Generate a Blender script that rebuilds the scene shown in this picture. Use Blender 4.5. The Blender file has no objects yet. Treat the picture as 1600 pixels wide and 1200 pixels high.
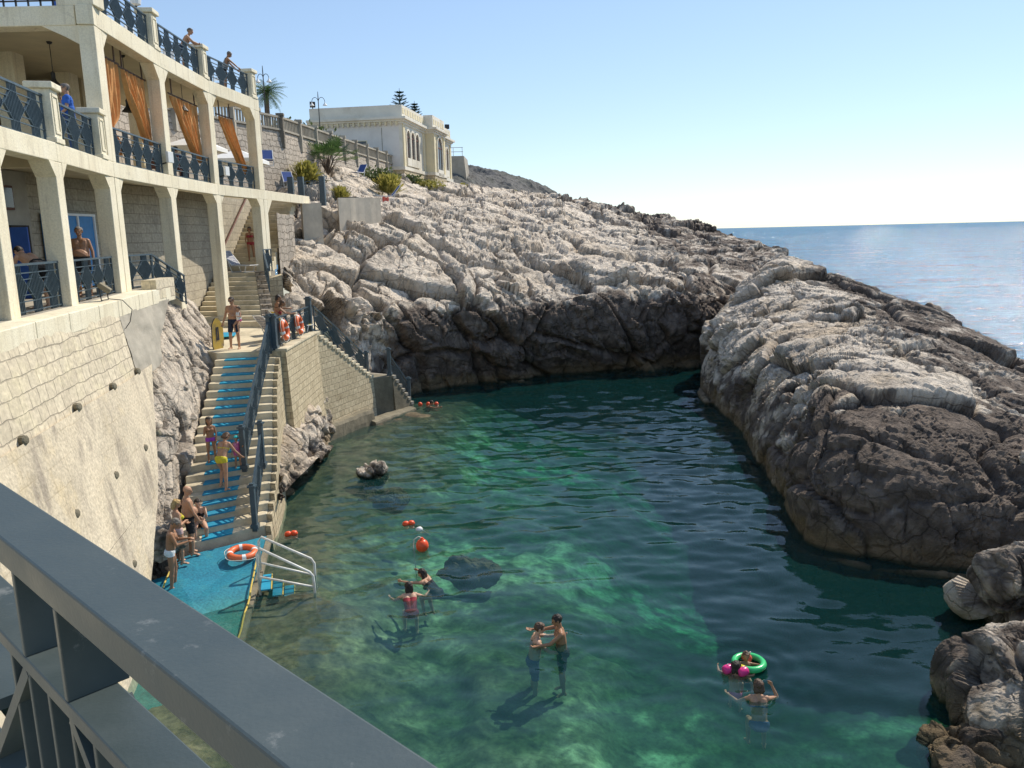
import bpy, math, random
import numpy as np
from mathutils import Vector, Matrix
random.seed(7); RNG = np.random.default_rng(11)
sc = bpy.context.scene
COL = sc.collection
# ------------------------------------------------------------------ camera model (metres, z=0 is the water)
FPX = 1248.0; CAMH = 8.2
PITCH = math.atan(236/1248); ROLL = math.atan(.0235)
CF = np.array([0, math.cos(PITCH), -math.sin(PITCH)]); _U = np.array([0, math.sin(PITCH), math.cos(PITCH)]); _R = np.array([1., 0, 0])
CR = math.cos(ROLL)*_R - math.sin(ROLL)*_U; CU = math.sin(ROLL)*_R + math.cos(ROLL)*_U
CC = np.array([0, 0, CAMH])
def ray(x, y): return CF + (x-800)/FPX*CR + (600-y)/FPX*CU
def at(x, y, Y): d = ray(x, y); return CC + d*Y/d[1]
def onz(x, y, z): d = ray(x, y); return CC + d*(z-CAMH)/d[2]
V3 = lambda *a: np.array(a, float)
def unit(v): v = np.asarray(v, float); return v/np.linalg.norm(v)
def smooth01(a, b, x): t = np.clip((x-a)/(b-a), 0, 1); return t*t*(3-2*t)
# ------------------------------------------------------------------ numpy noise
def _h(ix, iy, iz, s=0):
    n = (ix.astype(np.int64)*374761393 + iy.astype(np.int64)*668265263 + iz.astype(np.int64)*2147483647 + s*1274126177) & 0xFFFFFFFF
    n = ((n ^ (n >> 13))*1274126177) & 0xFFFFFFFF
    n = ((n ^ (n >> 15))*2246822519) & 0xFFFFFFFF
    return ((n ^ (n >> 16)) & 0xFFFFFF)/float(0xFFFFFF)
def vnoise(P, s=0):
    I = np.floor(P).astype(np.int64); f = P-I; f = f*f*f*(f*(f*6-15)+10)
    r = 0
    for dx in (0, 1):
        wx = f[:, 0] if dx else 1-f[:, 0]
        for dy in (0, 1):
            wy = f[:, 1] if dy else 1-f[:, 1]
            for dz in (0, 1):
                wz = f[:, 2] if dz else 1-f[:, 2]
                r = r + wx*wy*wz*_h(I[:, 0]+dx, I[:, 1]+dy, I[:, 2]+dz, s)
    return r*2-1
_ROT = np.array([[.36, .48, -.8], [-.8, .6, 0], [.48, .64, .6]])
def fbm(P, o=4, s=0, g=.5):
    a = 1; t = 0; r = 0
    for k in range(o):
        r = r + a*vnoise(P, s+k); t += a; a *= g; P = (P@_ROT.T)*2.03+17.3
    return r/t
def ridged(P, o=4, s=0):
    a = 1; t = 0; r = 0
    for k in range(o):
        r = r + a*(1-np.abs(vnoise(P, s+k))*2); t += a; a *= .5; P = (P@_ROT.T)*2.07+9.1
    return r/t
def worley(P, s=0):
    I = np.floor(P).astype(np.int64); f1 = np.full(len(P), 9.); f2 = f1.copy(); cid = np.zeros(len(P))
    tilt = np.zeros(len(P))
    for dx in (-1, 0, 1):
        for dy in (-1, 0, 1):
            for dz in (-1, 0, 1):
                c = I + np.array([dx, dy, dz])
                q = np.stack([_h(c[:, 0], c[:, 1], c[:, 2], s+k) for k in (1, 2, 3)], 1) + c
                d = np.sqrt(((P-q)**2).sum(1)); idv = _h(c[:, 0], c[:, 1], c[:, 2], s+5)
                tl = (P[:, 0]-q[:, 0])*(idv-.5)*2 + (P[:, 2]-q[:, 2])*(_h(c[:, 0], c[:, 1], c[:, 2], s+6)-.5)*2
                m = d < f1
                f2 = np.where(m, f1, np.minimum(f2, d)); cid = np.where(m, idv, cid); tilt = np.where(m, tl, tilt); f1 = np.where(m, d, f1)
    return f1, f2, cid, tilt
# ------------------------------------------------------------------ materials
def newmat(name):
    m = bpy.data.materials.new(name); m.use_nodes = True
    nt = m.node_tree
    for n in list(nt.nodes): nt.nodes.remove(n)
    out = nt.nodes.new('ShaderNodeOutputMaterial')
    return m, nt, out
def N(nt, typ, **kw):
    n = nt.nodes.new(typ)
    for k, v in kw.items():
        if k.startswith('i_'):
            key = k[2:]; n.inputs[int(key) if key.isdigit() else key.replace('_', ' ')].default_value = v
        else: setattr(n, k, v)
    return n
def ramp(nt, src, stops):
    r = nt.nodes.new('ShaderNodeValToRGB'); e = r.color_ramp.elements
    while len(e) < len(stops): e.new(.5)
    for el, (p, c) in zip(e, stops): el.position = p; el.color = (*c, 1)
    nt.links.new(src, r.inputs[0]); return r
def mixc(nt, fac, a, b, mode='MIX'):
    n = nt.nodes.new('ShaderNodeMix'); n.data_type = 'RGBA'; n.blend_type = mode
    for s, v in ((n.inputs[0], fac), (n.inputs[6], a), (n.inputs[7], b)):
        if hasattr(v, 'links'): nt.links.new(v, s)
        elif isinstance(v, (int, float)): s.default_value = v
        else: s.default_value = (*v, 1)
    return n.outputs[2]
def pmat(name, col, rough=.6, var=.18, scale=6., bump=.15, bscale=None, metal=0., spec=.4, dirt=None, coord='Object'):
    """procedural surface: noise-varied base colour, fine bump, optional dirt colour in large blotches"""
    m, nt, out = newmat(name); L = nt.links.new
    tc = N(nt, 'ShaderNodeTexCoord'); b = N(nt, 'ShaderNodeBsdfPrincipled')
    n1 = N(nt, 'ShaderNodeTexNoise', i_Scale=scale, i_Detail=5., i_Roughness=.6); L(tc.outputs[coord], n1.inputs['Vector'])
    c = np.array(col)
    r = ramp(nt, n1.outputs[0], [(.3, tuple(c*(1-var))), (.7, tuple(np.minimum(c*(1+var), .95)))])
    colout = r.outputs[0]
    if dirt:
        n2 = N(nt, 'ShaderNodeTexNoise', i_Scale=scale*.23, i_Detail=6., i_Roughness=.7); L(tc.outputs[coord], n2.inputs['Vector'])
        f = ramp(nt, n2.outputs[0], [(.48, (0, 0, 0)), (.72, (1, 1, 1))])
        colout = mixc(nt, f.outputs[0], colout, dirt)
    L(colout, b.inputs['Base Color'])
    b.inputs['Roughness'].default_value = rough; b.inputs['Metallic'].default_value = metal
    b.inputs['Specular IOR Level'].default_value = spec
    if bump:
        n3 = N(nt, 'ShaderNodeTexNoise', i_Scale=bscale or scale*4, i_Detail=4.); L(tc.outputs[coord], n3.inputs['Vector'])
        bp = N(nt, 'ShaderNodeBump', i_Strength=bump, i_Distance=.02); L(n3.outputs[0], bp.inputs['Height']); L(bp.outputs[0], b.inputs['Normal'])
    L(b.outputs[0], out.inputs[0]); return m
def brickmat(name, c1, c2, mortar, bw, bh, ms=.012, squash=1., distort=.0, stain=(.2, .17, .12), rough=.85, bump=.6, stainlo=.52):
    m, nt, out = newmat(name); L = nt.links.new
    uv = N(nt, 'ShaderNodeUVMap'); b = N(nt, 'ShaderNodeBsdfPrincipled', i_Roughness=rough)
    vec = uv.outputs[0]
    if distort:
        nz = N(nt, 'ShaderNodeTexNoise', i_Scale=2.2, i_Detail=3.); L(vec, nz.inputs['Vector'])
        sub = N(nt, 'ShaderNodeVectorMath', operation='SUBTRACT'); L(nz.outputs[1], sub.inputs[0]); sub.inputs[1].default_value = (.5, .5, .5)
        sca = N(nt, 'ShaderNodeVectorMath', operation='SCALE'); L(sub.outputs[0], sca.inputs[0]); sca.inputs['Scale'].default_value = distort
        ad = N(nt, 'ShaderNodeVectorMath', operation='ADD'); L(vec, ad.inputs[0]); L(sca.outputs[0], ad.inputs[1]); vec = ad.outputs[0]
    br = N(nt, 'ShaderNodeTexBrick', i_Scale=1., i_Color1=(*c1, 1), i_Color2=(*c2, 1), i_Mortar=(*mortar, 1))
    br.inputs['Brick Width'].default_value = bw; br.inputs['Row Height'].default_value = bh; br.inputs['Mortar Size'].default_value = ms
    br.inputs['Mortar Smooth'].default_value = .4; br.squash = squash; br.squash_frequency = 3
    L(vec, br.inputs['Vector'])
    n1 = N(nt, 'ShaderNodeTexNoise', i_Scale=1.1, i_Detail=7., i_Roughness=.68); L(uv.outputs[0], n1.inputs['Vector'])
    f = ramp(nt, n1.outputs[0], [(stainlo, (0, 0, 0)), (stainlo+.22, (1, 1, 1))])
    c = mixc(nt, f.outputs[0], br.outputs[0], stain)
    n2 = N(nt, 'ShaderNodeTexNoise', i_Scale=9., i_Detail=6.); L(uv.outputs[0], n2.inputs['Vector'])
    f2 = ramp(nt, n2.outputs[0], [(.3, (.72, .72, .72)), (.7, (1.1, 1.1, 1.1))])
    c = mixc(nt, 1., c, f2.outputs[0], 'MULTIPLY'); L(c, b.inputs['Base Color'])
    inv = N(nt, 'ShaderNodeMath', operation='SUBTRACT', i_0=1.); L(br.outputs[1], inv.inputs[1])
    ad2 = N(nt, 'ShaderNodeMath', operation='MULTIPLY_ADD', i_1=.6); L(n2.outputs[0], ad2.inputs[0]); L(inv.outputs[0], ad2.inputs[2])
    bp = N(nt, 'ShaderNodeBump', i_Strength=bump, i_Distance=.03); L(ad2.outputs[0], bp.inputs['Height']); L(bp.outputs[0], b.inputs['Normal'])
    L(b.outputs[0], out.inputs[0]); return m
def rockmat(name, bscale=5., bump=.8, rough=.88):
    """rock: albedo comes from the mesh's 'col' attribute (lichen, painted shade, darker cracks, tide line, fresh stone) broken up by procedural grain"""
    m, nt, out = newmat(name); L = nt.links.new
    tc = N(nt, 'ShaderNodeTexCoord'); at_ = N(nt, 'ShaderNodeAttribute', attribute_name='col'); b = N(nt, 'ShaderNodeBsdfPrincipled', i_Roughness=rough)
    b.inputs['Specular IOR Level'].default_value = .25
    n1 = N(nt, 'ShaderNodeTexNoise', i_Scale=bscale*.6, i_Detail=9., i_Roughness=.72); L(tc.outputs['Object'], n1.inputs['Vector'])
    f = ramp(nt, n1.outputs[0], [(.25, (.5, .48, .46)), (.5, (.97, .97, .97)), (.75, (1.16, 1.13, 1.08))])
    c = mixc(nt, 1., at_.outputs[0], f.outputs[0], 'MULTIPLY')
    vo = N(nt, 'ShaderNodeTexVoronoi', feature='DISTANCE_TO_EDGE', i_Scale=bscale*.32); 
    wn = N(nt, 'ShaderNodeTexNoise', i_Scale=bscale*.5, i_Detail=4.); L(tc.outputs['Object'], wn.inputs['Vector'])
    mx = N(nt, 'ShaderNodeMix', data_type='VECTOR'); mx.inputs[0].default_value = .25; L(tc.outputs['Object'], mx.inputs[4]); L(wn.outputs[1], mx.inputs[5]); L(mx.outputs[1], vo.inputs['Vector'])
    cr = ramp(nt, vo.outputs[0], [(0., (.35, .33, .31)), (.035, (1, 1, 1))])
    c = mixc(nt, .55, c, cr.outputs[0], 'MULTIPLY'); L(c, b.inputs['Base Color'])
    n2 = N(nt, 'ShaderNodeTexNoise', i_Scale=bscale, i_Detail=10., i_Roughness=.75); L(tc.outputs['Object'], n2.inputs['Vector'])
    ma = N(nt, 'ShaderNodeMath', operation='MULTIPLY_ADD', i_1=.35); L(cr.outputs[0], ma.inputs[0]); L(n2.outputs[0], ma.inputs[2])
    v2 = N(nt, 'ShaderNodeTexVoronoi', feature='F1', i_Scale=bscale*.8); L(mx.outputs[1], v2.inputs['Vector']); n3 = N(nt, 'ShaderNodeTexNoise', i_Scale=bscale*4.5, i_Detail=5., i_Roughness=.65); L(tc.outputs['Object'], n3.inputs['Vector'])
    mb_ = N(nt, 'ShaderNodeMath', operation='MULTIPLY_ADD', i_1=.55); L(v2.outputs[0], mb_.inputs[0]); L(ma.outputs[0], mb_.inputs[2]); ma = N(nt, 'ShaderNodeMath', operation='MULTIPLY_ADD', i_1=.3); L(n3.outputs[0], ma.inputs[0]); L(mb_.outputs[0], ma.inputs[2])
    bp = N(nt, 'ShaderNodeBump', i_Strength=bump, i_Distance=.16); L(ma.outputs[0], bp.inputs['Height']); L(bp.outputs[0], b.inputs['Normal'])
    L(b.outputs[0], out.inputs[0]); return m
# ------------------------------------------------------------------ mesh builder
def wloc(o):
    p = V3(0, 0, 0)
    while o is not None: p = p + np.array(o.location); o = o.parent
    return p
class MB:
    def __init__(s): s.v = []; s.f = []; s.n = 0
    def add(s, v, f):
        v = [np.asarray(p, float) for p in v]
        s.v += v; s.f += [tuple(i+s.n for i in q) for q in f]; s.n += len(v); return s
    def hexa(s, b, t):   # bottom quad, top quad (same winding, ccw seen from above)
        return s.add(list(b)+list(t), [(3, 2, 1, 0), (4, 5, 6, 7), (0, 1, 5, 4), (1, 2, 6, 5), (2, 3, 7, 6), (3, 0, 4, 7)])
    def prism(s, poly, off):   # polygon (list of points) extruded by vector
        n = len(poly); off = np.asarray(off, float); a = [np.asarray(p, float) for p in poly]
        nrm = sum(np.cross(a[i]-a[0], a[i+1]-a[0]) for i in range(1, n-1))
        if nrm@off > 0: fl = False
        else: fl = True
        f = [tuple(range(n-1, -1, -1)), tuple(range(n, 2*n))]+[(i, (i+1) % n, n+(i+1) % n, n+i) for i in range(n)]
        if fl: f = [q[::-1] for q in f]
        return s.add(a+[p+off for p in a], f)
    def box(s, c, size, rz=0.):
        c = V3(*c); x, y, z = [d/2 for d in size]; ca, sa = math.cos(rz), math.sin(rz)
        r = lambda a, b, d: c+V3(a*ca-b*sa, a*sa+b*ca, d)
        return s.hexa([r(-x, -y, -z), r(x, -y, -z), r(x, y, -z), r(-x, y, -z)], [r(-x, -y, z), r(x, -y, z), r(x, y, z), r(-x, y, z)])
    def bar(s, p, q, w, h, up=(0, 0, 1)):   # rectangular bar p->q, w sideways, h along up
        p = V3(*p); q = V3(*q); d = unit(q-p); up = np.asarray(up, float)
        sd = np.cross(d, up)
        if np.linalg.norm(sd) < 1e-4: sd = np.cross(d, V3(1, 0, 0))
        sd = unit(sd); u = np.cross(sd, d); a = sd*w/2; b = u*h/2
        return s.add([p-a-b, p+a-b, p+a+b, p-a+b, q-a-b, q+a-b, q+a+b, q-a+b], [(3, 2, 1, 0)[::-1], (4, 5, 6, 7)[::-1], (0, 4, 5, 1), (1, 5, 6, 2), (2, 6, 7, 3), (3, 7, 4, 0)])
    def tube(s, pts, r, n=8, closed=False, caps=True):
        pts = [V3(*p) for p in pts]; m = len(pts); rs = r if hasattr(r, '__len__') else [r]*m; base = []; ref = None
        for i, p in enumerate(pts):
            a = pts[(i-1) % m] if (closed or i > 0) else p; b = pts[(i+1) % m] if (closed or i < m-1) else p
            d = unit(b-a)
            if ref is None: ref = unit(np.cross(d, V3(0, 0, 1) if abs(d[2]) < .9 else V3(1, 0, 0)))
            ref = unit(ref-d*(ref@d)); o = np.cross(d, ref)
            base += [p+rs[i]*(math.cos(t)*ref+math.sin(t)*o) for t in np.linspace(0, 2*math.pi, n, endpoint=False)]
        f = []
        for i in range(m if closed else m-1):
            j = (i+1) % m
            f += [(i*n+k, i*n+(k+1) % n, j*n+(k+1) % n, j*n+k) for k in range(n)]
        if not closed and caps: f += [tuple(range(n))[::-1], tuple(range((m-1)*n, m*n))]
        return s.add(base, f)
    def lathe(s, prof, c, n=16, axis=None):
        c = V3(*c); b = []; f = []; m = len(prof)
        ex, ey, ez = V3(1, 0, 0), V3(0, 1, 0), V3(0, 0, 1)
        if axis is not None:
            ez = unit(axis); ex = unit(np.cross(ez, V3(.3, .9, .1))); ey = np.cross(ez, ex)
        for r, z in prof: b += [c+r*math.cos(t)*ex+r*math.sin(t)*ey+z*ez for t in np.linspace(0, 2*math.pi, n, endpoint=False)]
        for i in range(m-1): f += [(i*n+k, i*n+(k+1) % n, (i+1)*n+(k+1) % n, (i+1)*n+k) for k in range(n)]
        f += [tuple(range(n))[::-1], tuple(range((m-1)*n, m*n))]
        return s.add(b, f)
    def sphere(s, c, r, n=12, m=8):
        rr = r if hasattr(r, '__len__') else (r, r, r); c = V3(*c); v = [c-V3(0, 0, rr[2])]; f = []
        for i in range(1, m):
            ph = -math.pi/2+math.pi*i/m
            v += [c+V3(rr[0]*math.cos(ph)*math.cos(t), rr[1]*math.cos(ph)*math.sin(t), rr[2]*math.sin(ph)) for t in np.linspace(0, 2*math.pi, n, endpoint=False)]
        v.append(c+V3(0, 0, rr[2])); last = len(v)-1
        f += [(0, 1+(k+1) % n, 1+k) for k in range(n)]
        for i in range(m-2): f += [(1+i*n+k, 1+i*n+(k+1) % n, 1+(i+1)*n+(k+1) % n, 1+(i+1)*n+k) for k in range(n)]
        f += [(last, 1+(m-2)*n+k, 1+(m-2)*n+(k+1) % n) for k in range(n)]
        return s.add(v, f)
    def grid(s, G, flip=False):   # G (R,C,3)
        R, C = G.shape[:2]; f = []
        for i in range(R-1):
            for j in range(C-1):
                q = (i*C+j, i*C+j+1, (i+1)*C+j+1, (i+1)*C+j); f.append(q[::-1] if flip else q)
        return s.add(list(G.reshape(-1, 3)), f)
    def build(s, name, mat, parent=None, loc=None, smooth=False, uv=True, bevel=0.):
        base = wloc(parent) if parent is not None else V3(0, 0, 0)
        if loc is None: loc = V3(0, 0, 0) if parent is not None else (V3(*[*(np.array(s.v)[:, :2].mean(0)), np.array(s.v)[:, 2].min()]))
        else: loc = V3(*loc)-base if parent is not None else V3(*loc)
        V = np.array(s.v)-base-loc
        me = bpy.data.meshes.new(name); me.from_pydata(V.tolist(), [], s.f); me.update()
        if uv: boxuv(me)
        me.materials.append(mat)
        if smooth: me.polygons.foreach_set('use_smooth', [True]*len(me.polygons))
        o = bpy.data.objects.new(name, me); COL.objects.link(o); o.location = loc.tolist()
        if parent is not None: o.parent = parent
        if bevel:
            md = o.modifiers.new('edge', 'BEVEL'); md.width = bevel; md.segments = 2; md.limit_method = 'ANGLE'; md.angle_limit = .6
        return o
def boxuv(me):
    uvl = me.uv_layers.new(name='UVMap'); n = len(me.loops)
    vi = np.empty(n, np.int32); me.loops.foreach_get('vertex_index', vi)
    co = np.empty(len(me.vertices)*3); me.vertices.foreach_get('co', co); co = co.reshape(-1, 3)
    pn = np.empty(len(me.polygons)*3); me.polygons.foreach_get('normal', pn); pn = pn.reshape(-1, 3)
    lt = np.empty(len(me.polygons), np.int32); me.polygons.foreach_get('loop_total', lt)
    nn = np.repeat(pn, lt, 0); P = co[vi]; top = np.abs(nn[:, 2]) > .85
    h = np.hypot(nn[:, 0], nn[:, 1])+1e-9; tx, ty = -nn[:, 1]/h, nn[:, 0]/h
    u = np.where(top, P[:, 0], P[:, 0]*tx+P[:, 1]*ty); v = np.where(top, P[:, 1], P[:, 2])
    uvl.data.foreach_set('uv', np.stack([u, v], 1).astype(np.float32).ravel())
def npmesh(name, V, F, mat, loc=(0, 0, 0), parent=None, smooth=True, col=None, uv=False):
    """V (n,3) world coords, F (m,4) or (m,3) ints"""
    base = wloc(parent) if parent is not None else V3(0, 0, 0); l = V3(*loc)
    V = np.asarray(V, float)-base-(l if parent is None else 0)
    k = F.shape[1]; me = bpy.data.meshes.new(name)
    me.vertices.add(len(V)); me.vertices.foreach_set('co', V.astype(np.float32).ravel())
    me.loops.add(F.size); me.loops.foreach_set('vertex_index', F.astype(np.int32).ravel())
    me.polygons.add(len(F)); me.polygons.foreach_set('loop_start', np.arange(0, F.size, k, dtype=np.int32))
    try: me.polygons.foreach_set('loop_total', np.full(len(F), k, np.int32))
    except Exception: pass
    me.update(calc_edges=True); me.validate()
    if col is not None:
        a = me.attributes.new('col', 'FLOAT_COLOR', 'POINT'); a.data.foreach_set('color', np.concatenate([col, np.ones((len(col), 1))], 1).astype(np.float32).ravel())
    if uv: boxuv(me)
    me.materials.append(mat); me.polygons.foreach_set('use_smooth', [smooth]*len(me.polygons))
    o = bpy.data.objects.new(name, me); COL.objects.link(o)
    if parent is not None: o.parent = parent
    else: o.location = l.tolist()
    return o
def tag(o, label=None, cat=None, group=None, kind=None):
    if label: o['label'] = label
    if cat: o['category'] = cat
    if group: o['group'] = group
    if kind: o['kind'] = kind
    return o
def thing(name, label, cat, loc, group=None, rz=0.):
    o = bpy.data.objects.new(name, None); COL.objects.link(o); o.location = [float(v) for v in loc]; o.rotation_euler = (0, 0, rz)
    o.empty_display_size = .2
    return tag(o, label, cat, group)
def dup(root, loc, rz=None, label=None, group=None):
    r = root.copy(); COL.objects.link(r); r.location = [float(v) for v in loc]
    if rz is not None: r.rotation_euler = (0, 0, rz)
    if label: r['label'] = label
    if group: r['group'] = group
    for ch in list(root.children):
        c = ch.copy(); COL.objects.link(c); c.parent = r
        for g in list(ch.children):
            d = g.copy(); COL.objects.link(d); d.parent = c
    return r
def gridfaces(R, C):
    i, j = np.meshgrid(np.arange(R-1), np.arange(C-1), indexing='ij'); a = (i*C+j).ravel()
    return np.stack([a, a+1, a+C+1, a+C], 1)
def crspline(A, n):   # Catmull-Rom along axis 0, n samples
    m = A.shape[0]; t = np.linspace(0, m-1, n); i = np.minimum(t.astype(int), m-2); f = (t-i)[:, None, None] if A.ndim == 3 else (t-i)[:, None]
    p0, p1, p2, p3 = A[np.maximum(i-1, 0)], A[i], A[i+1], A[np.minimum(i+2, m-1)]
    return .5*((2*p1)+(-p0+p2)*f+(2*p0-5*p1+4*p2-p3)*f**2+(-p0+3*p1-3*p2+p3)*f**3)
def even(B, n):   # resample axis 0 evenly by (apparent + real) length
    d = np.linalg.norm(np.diff(B, axis=0), axis=2); dist = np.linalg.norm(B[1:]-CC, axis=2)
    m = (d/dist).mean(1)/(d/dist).mean(1).sum()+.8*d.mean(1)/d.mean(1).sum()
    t = np.concatenate([[0], np.cumsum(m)]); q = np.linspace(0, t[-1], n); i = np.clip(np.searchsorted(t, q)-1, 0, len(t)-2); f = ((q-t[i])/(t[i+1]-t[i]))[:, None, None]
    return B[i]*(1-f)+B[i+1]*f
def lattice(rows, nr, nc):   # rows: list of lists of 3-vectors
    A = np.array(rows, float); B = even(crspline(A, max(200, nr)), nr); return np.swapaxes(even(crspline(np.swapaxes(B, 0, 1), max(200, nc)), nc), 0, 1)
def gnormals(G):
    du = np.gradient(G, axis=1); dv = np.gradient(G, axis=0); n = np.cross(du, dv); return n/(np.linalg.norm(n, axis=2, keepdims=True)+1e-9)
# ------------------------------------------------------------------ shared materials
M = {}
def creammat():
    m, nt, out = newmat('weathered_cream_render'); K = nt.links.new; tc = N(nt, 'ShaderNodeTexCoord'); b = N(nt, 'ShaderNodeBsdfPrincipled', i_Roughness=.8)
    n1 = N(nt, 'ShaderNodeTexNoise', i_Scale=.9, i_Detail=6., i_Roughness=.65); K(tc.outputs['Object'], n1.inputs['Vector']); r = ramp(nt, n1.outputs[0], [(.3, (.74, .65, .46)), (.55, (.83, .75, .56)), (.75, (.86, .79, .62))])
    mp = N(nt, 'ShaderNodeMapping'); mp.inputs['Scale'].default_value = (3.2, 3.2, .22); K(tc.outputs['Object'], mp.inputs[0]); n2 = N(nt, 'ShaderNodeTexNoise', i_Scale=1.6, i_Detail=6., i_Roughness=.65); K(mp.outputs[0], n2.inputs['Vector']); f = ramp(nt, n2.outputs[0], [(.52, (0, 0, 0)), (.74, (.75, .75, .75))])
    c = mixc(nt, f.outputs[0], r.outputs[0], (.50, .42, .29)); n4 = N(nt, 'ShaderNodeTexNoise', i_Scale=2.6, i_Detail=8., i_Roughness=.75); K(tc.outputs['Object'], n4.inputs['Vector']); f4 = ramp(nt, n4.outputs[0], [(.60, (0, 0, 0)), (.68, (.5, .5, .5))]); c = mixc(nt, f4.outputs[0], c, (.52, .46, .36))
    n3 = N(nt, 'ShaderNodeTexNoise', i_Scale=26., i_Detail=6.); K(tc.outputs['Object'], n3.inputs['Vector']); r3 = ramp(nt, n3.outputs[0], [(.3, (.88, .88, .88)), (.65, (1.05, 1.05, 1.05))]); c = mixc(nt, 1., c, r3.outputs[0], 'MULTIPLY'); K(c, b.inputs['Base Color'])
    bq = N(nt, 'ShaderNodeBump', i_Strength=.35, i_Distance=.02); K(n3.outputs[0], bq.inputs['Height']); K(bq.outputs[0], b.inputs['Normal']); K(b.outputs[0], out.inputs[0]); return m
M['cream'] = creammat()
M['cream_in'] = pmat('cream_ceiling_render', (.60, .52, .36), .85, .08, 1.2, .2, 20, dirt=(.46, .40, .28))
M['iron'] = pmat('slate_blue_painted_iron', (.055, .085, .105), .42, .2, 8, .1, 60, spec=.5)
M['darkiron'] = pmat('dark_iron', (.03, .03, .03), .5, .2, 8, .1, 50)
M['white'] = pmat('white_paint', (.78, .78, .76), .4, .05, 8, .05, 40)
M['steel'] = pmat('white_coated_steel_tube', (.74, .73, .68), .35, .1, 14, .1, 60, dirt=(.55, .48, .38))
M['paleconcrete'] = pmat('pale_beige_concrete', (.56, .49, .39), .9, .14, 1.5, .5, 22, dirt=(.40, .34, .26))
M['concrete'] = pmat('weathered_concrete', (.40, .36, .29), .9, .16, 1.5, .5, 22, dirt=(.26, .23, .18))
M['darkconcrete'] = pmat('wet_algae_concrete', (.22, .19, .13), .85, .25, 2.2, .7, 18, dirt=(.10, .09, .06))
M['stairstone'] = pmat('worn_limestone_step', (.66, .57, .40), .85, .14, 2.5, .5, 24, dirt=(.33, .28, .19))
M['block'] = brickmat('limestone_block_wall', (.50, .44, .33), (.42, .37, .28), (.28, .24, .18), .72, .34, .012, distort=.03, stain=(.30, .26, .20))
M['ashlar'] = brickmat('pale_ashlar_retaining_wall', (.72, .62, .45), (.60, .51, .37), (.44, .37, .27), .40, .30, .016, distort=.12, stain=(.76, .66, .44), stainlo=.50)
M['wallstone'] = brickmat('tan_stone_wall', (.62, .52, .34), (.50, .41, .26), (.33, .27, .18), .36, .24, .014, distort=.07, stain=(.26, .19, .10), stainlo=.55)
M['rubble'] = brickmat('rubble_stone_wall', (.54, .46, .37), (.42, .36, .29), (.26, .22, .17), .55, .34, .03, distort=.42, stain=(.34, .29, .23), bump=1.)
M['rock'] = rockmat('limestone_rock', 5., 1.0)
M['farrock'] = rockmat('distant_scrub_rock', 1.6, .9)
M['skin'] = pmat('tanned_skin', (.46, .255, .155), .5, .08, 9, .04, 60, spec=.35)
M['paleskin'] = pmat('light_skin', (.56, .34, .23), .5, .08, 9, .04, 60, spec=.35)
M['darkskin'] = pmat('deep_tanned_skin', (.34, .175, .095), .48, .08, 9, .04, 60, spec=.35)
M['hair_dark'] = pmat('dark_brown_hair', (.025, .016, .011), .55, .35, 40, .4, 80)
M['hair_grey'] = pmat('cropped_grey_hair', (.16, .14, .12), .6, .3, 40, .4, 80)
M['hair_blonde'] = pmat('blonde_hair', (.42, .27, .10), .5, .3, 30, .4, 80)
M['hair_brown'] = pmat('brown_hair', (.09, .05, .028), .55, .35, 40, .4, 80)
def cloth(name, c, **k): M[name] = pmat(name+'_cloth', c, .85, .12, 12, .2, 90, **k)
cloth('mustard', (.44, .31, .06), dirt=(.06, .07, .12)); cloth('black', (.018, .018, .02)); cloth('navy', (.02, .03, .06)); cloth('yellow', (.62, .52, .04)); cloth('purple', (.33, .06, .42))
cloth('whitecloth', (.75, .75, .74)); cloth('royal', (.03, .12, .45)); cloth('greyshirt', (.28, .27, .25)); cloth('teal', (.03, .42, .46)); cloth('pink', (.7, .09, .25))
cloth('coral', (.75, .18, .13)); cloth('brick', (.32, .04, .05)); cloth('palepink', (.62, .42, .38)); cloth('denim', (.05, .09, .2)); cloth('flower', (.5, .1, .3), dirt=(.75, .7, .7))
M['orange'] = pmat('orange_plastic', (.78, .15, .045), .42, .12, 5, .05, 40, dirt=(.6, .16, .07))
M['red_plastic'] = pmat('bright_red_orange_plastic', (.85, .10, .03), .35, .08, 6, .03, 40)
M['rope'] = pmat('yellow_rope', (.62, .46, .10), .8, .3, 60, .5, 120)
M['paleRope'] = pmat('white_rope', (.7, .68, .6), .8, .2, 60, .5, 120)
M['blueglass'] = pmat('blue_shutter', (.05, .23, .50), .5, .12, 4, .1, 30)
M['bluedoor'] = pmat('deep_blue_door', (.03, .10, .38), .5, .15, 4, .1, 30)
M['darkroom'] = pmat('dim_interior', (.05, .042, .035), .9, .25, 3, .1)
M['wood'] = pmat('dark_red_brown_wood', (.13, .05, .03), .6, .3, 6, .2, 40)
M['glass'] = pmat('dark_window_glass', (.03, .035, .04), .12, .2, 3, 0., spec=.6)
M['curtain'] = pmat('orange_curtain_fabric', (.66, .32, .11), .85, .12, 7, .25, 60, dirt=(.48, .19, .06))
M['rod'] = pmat('rusty_curtain_rod', (.10, .06, .045), .6, .3, 20, .2)
M['parasol'] = pmat('white_canvas', (.80, .79, .76), .85, .04, 3, .1, 30)
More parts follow.
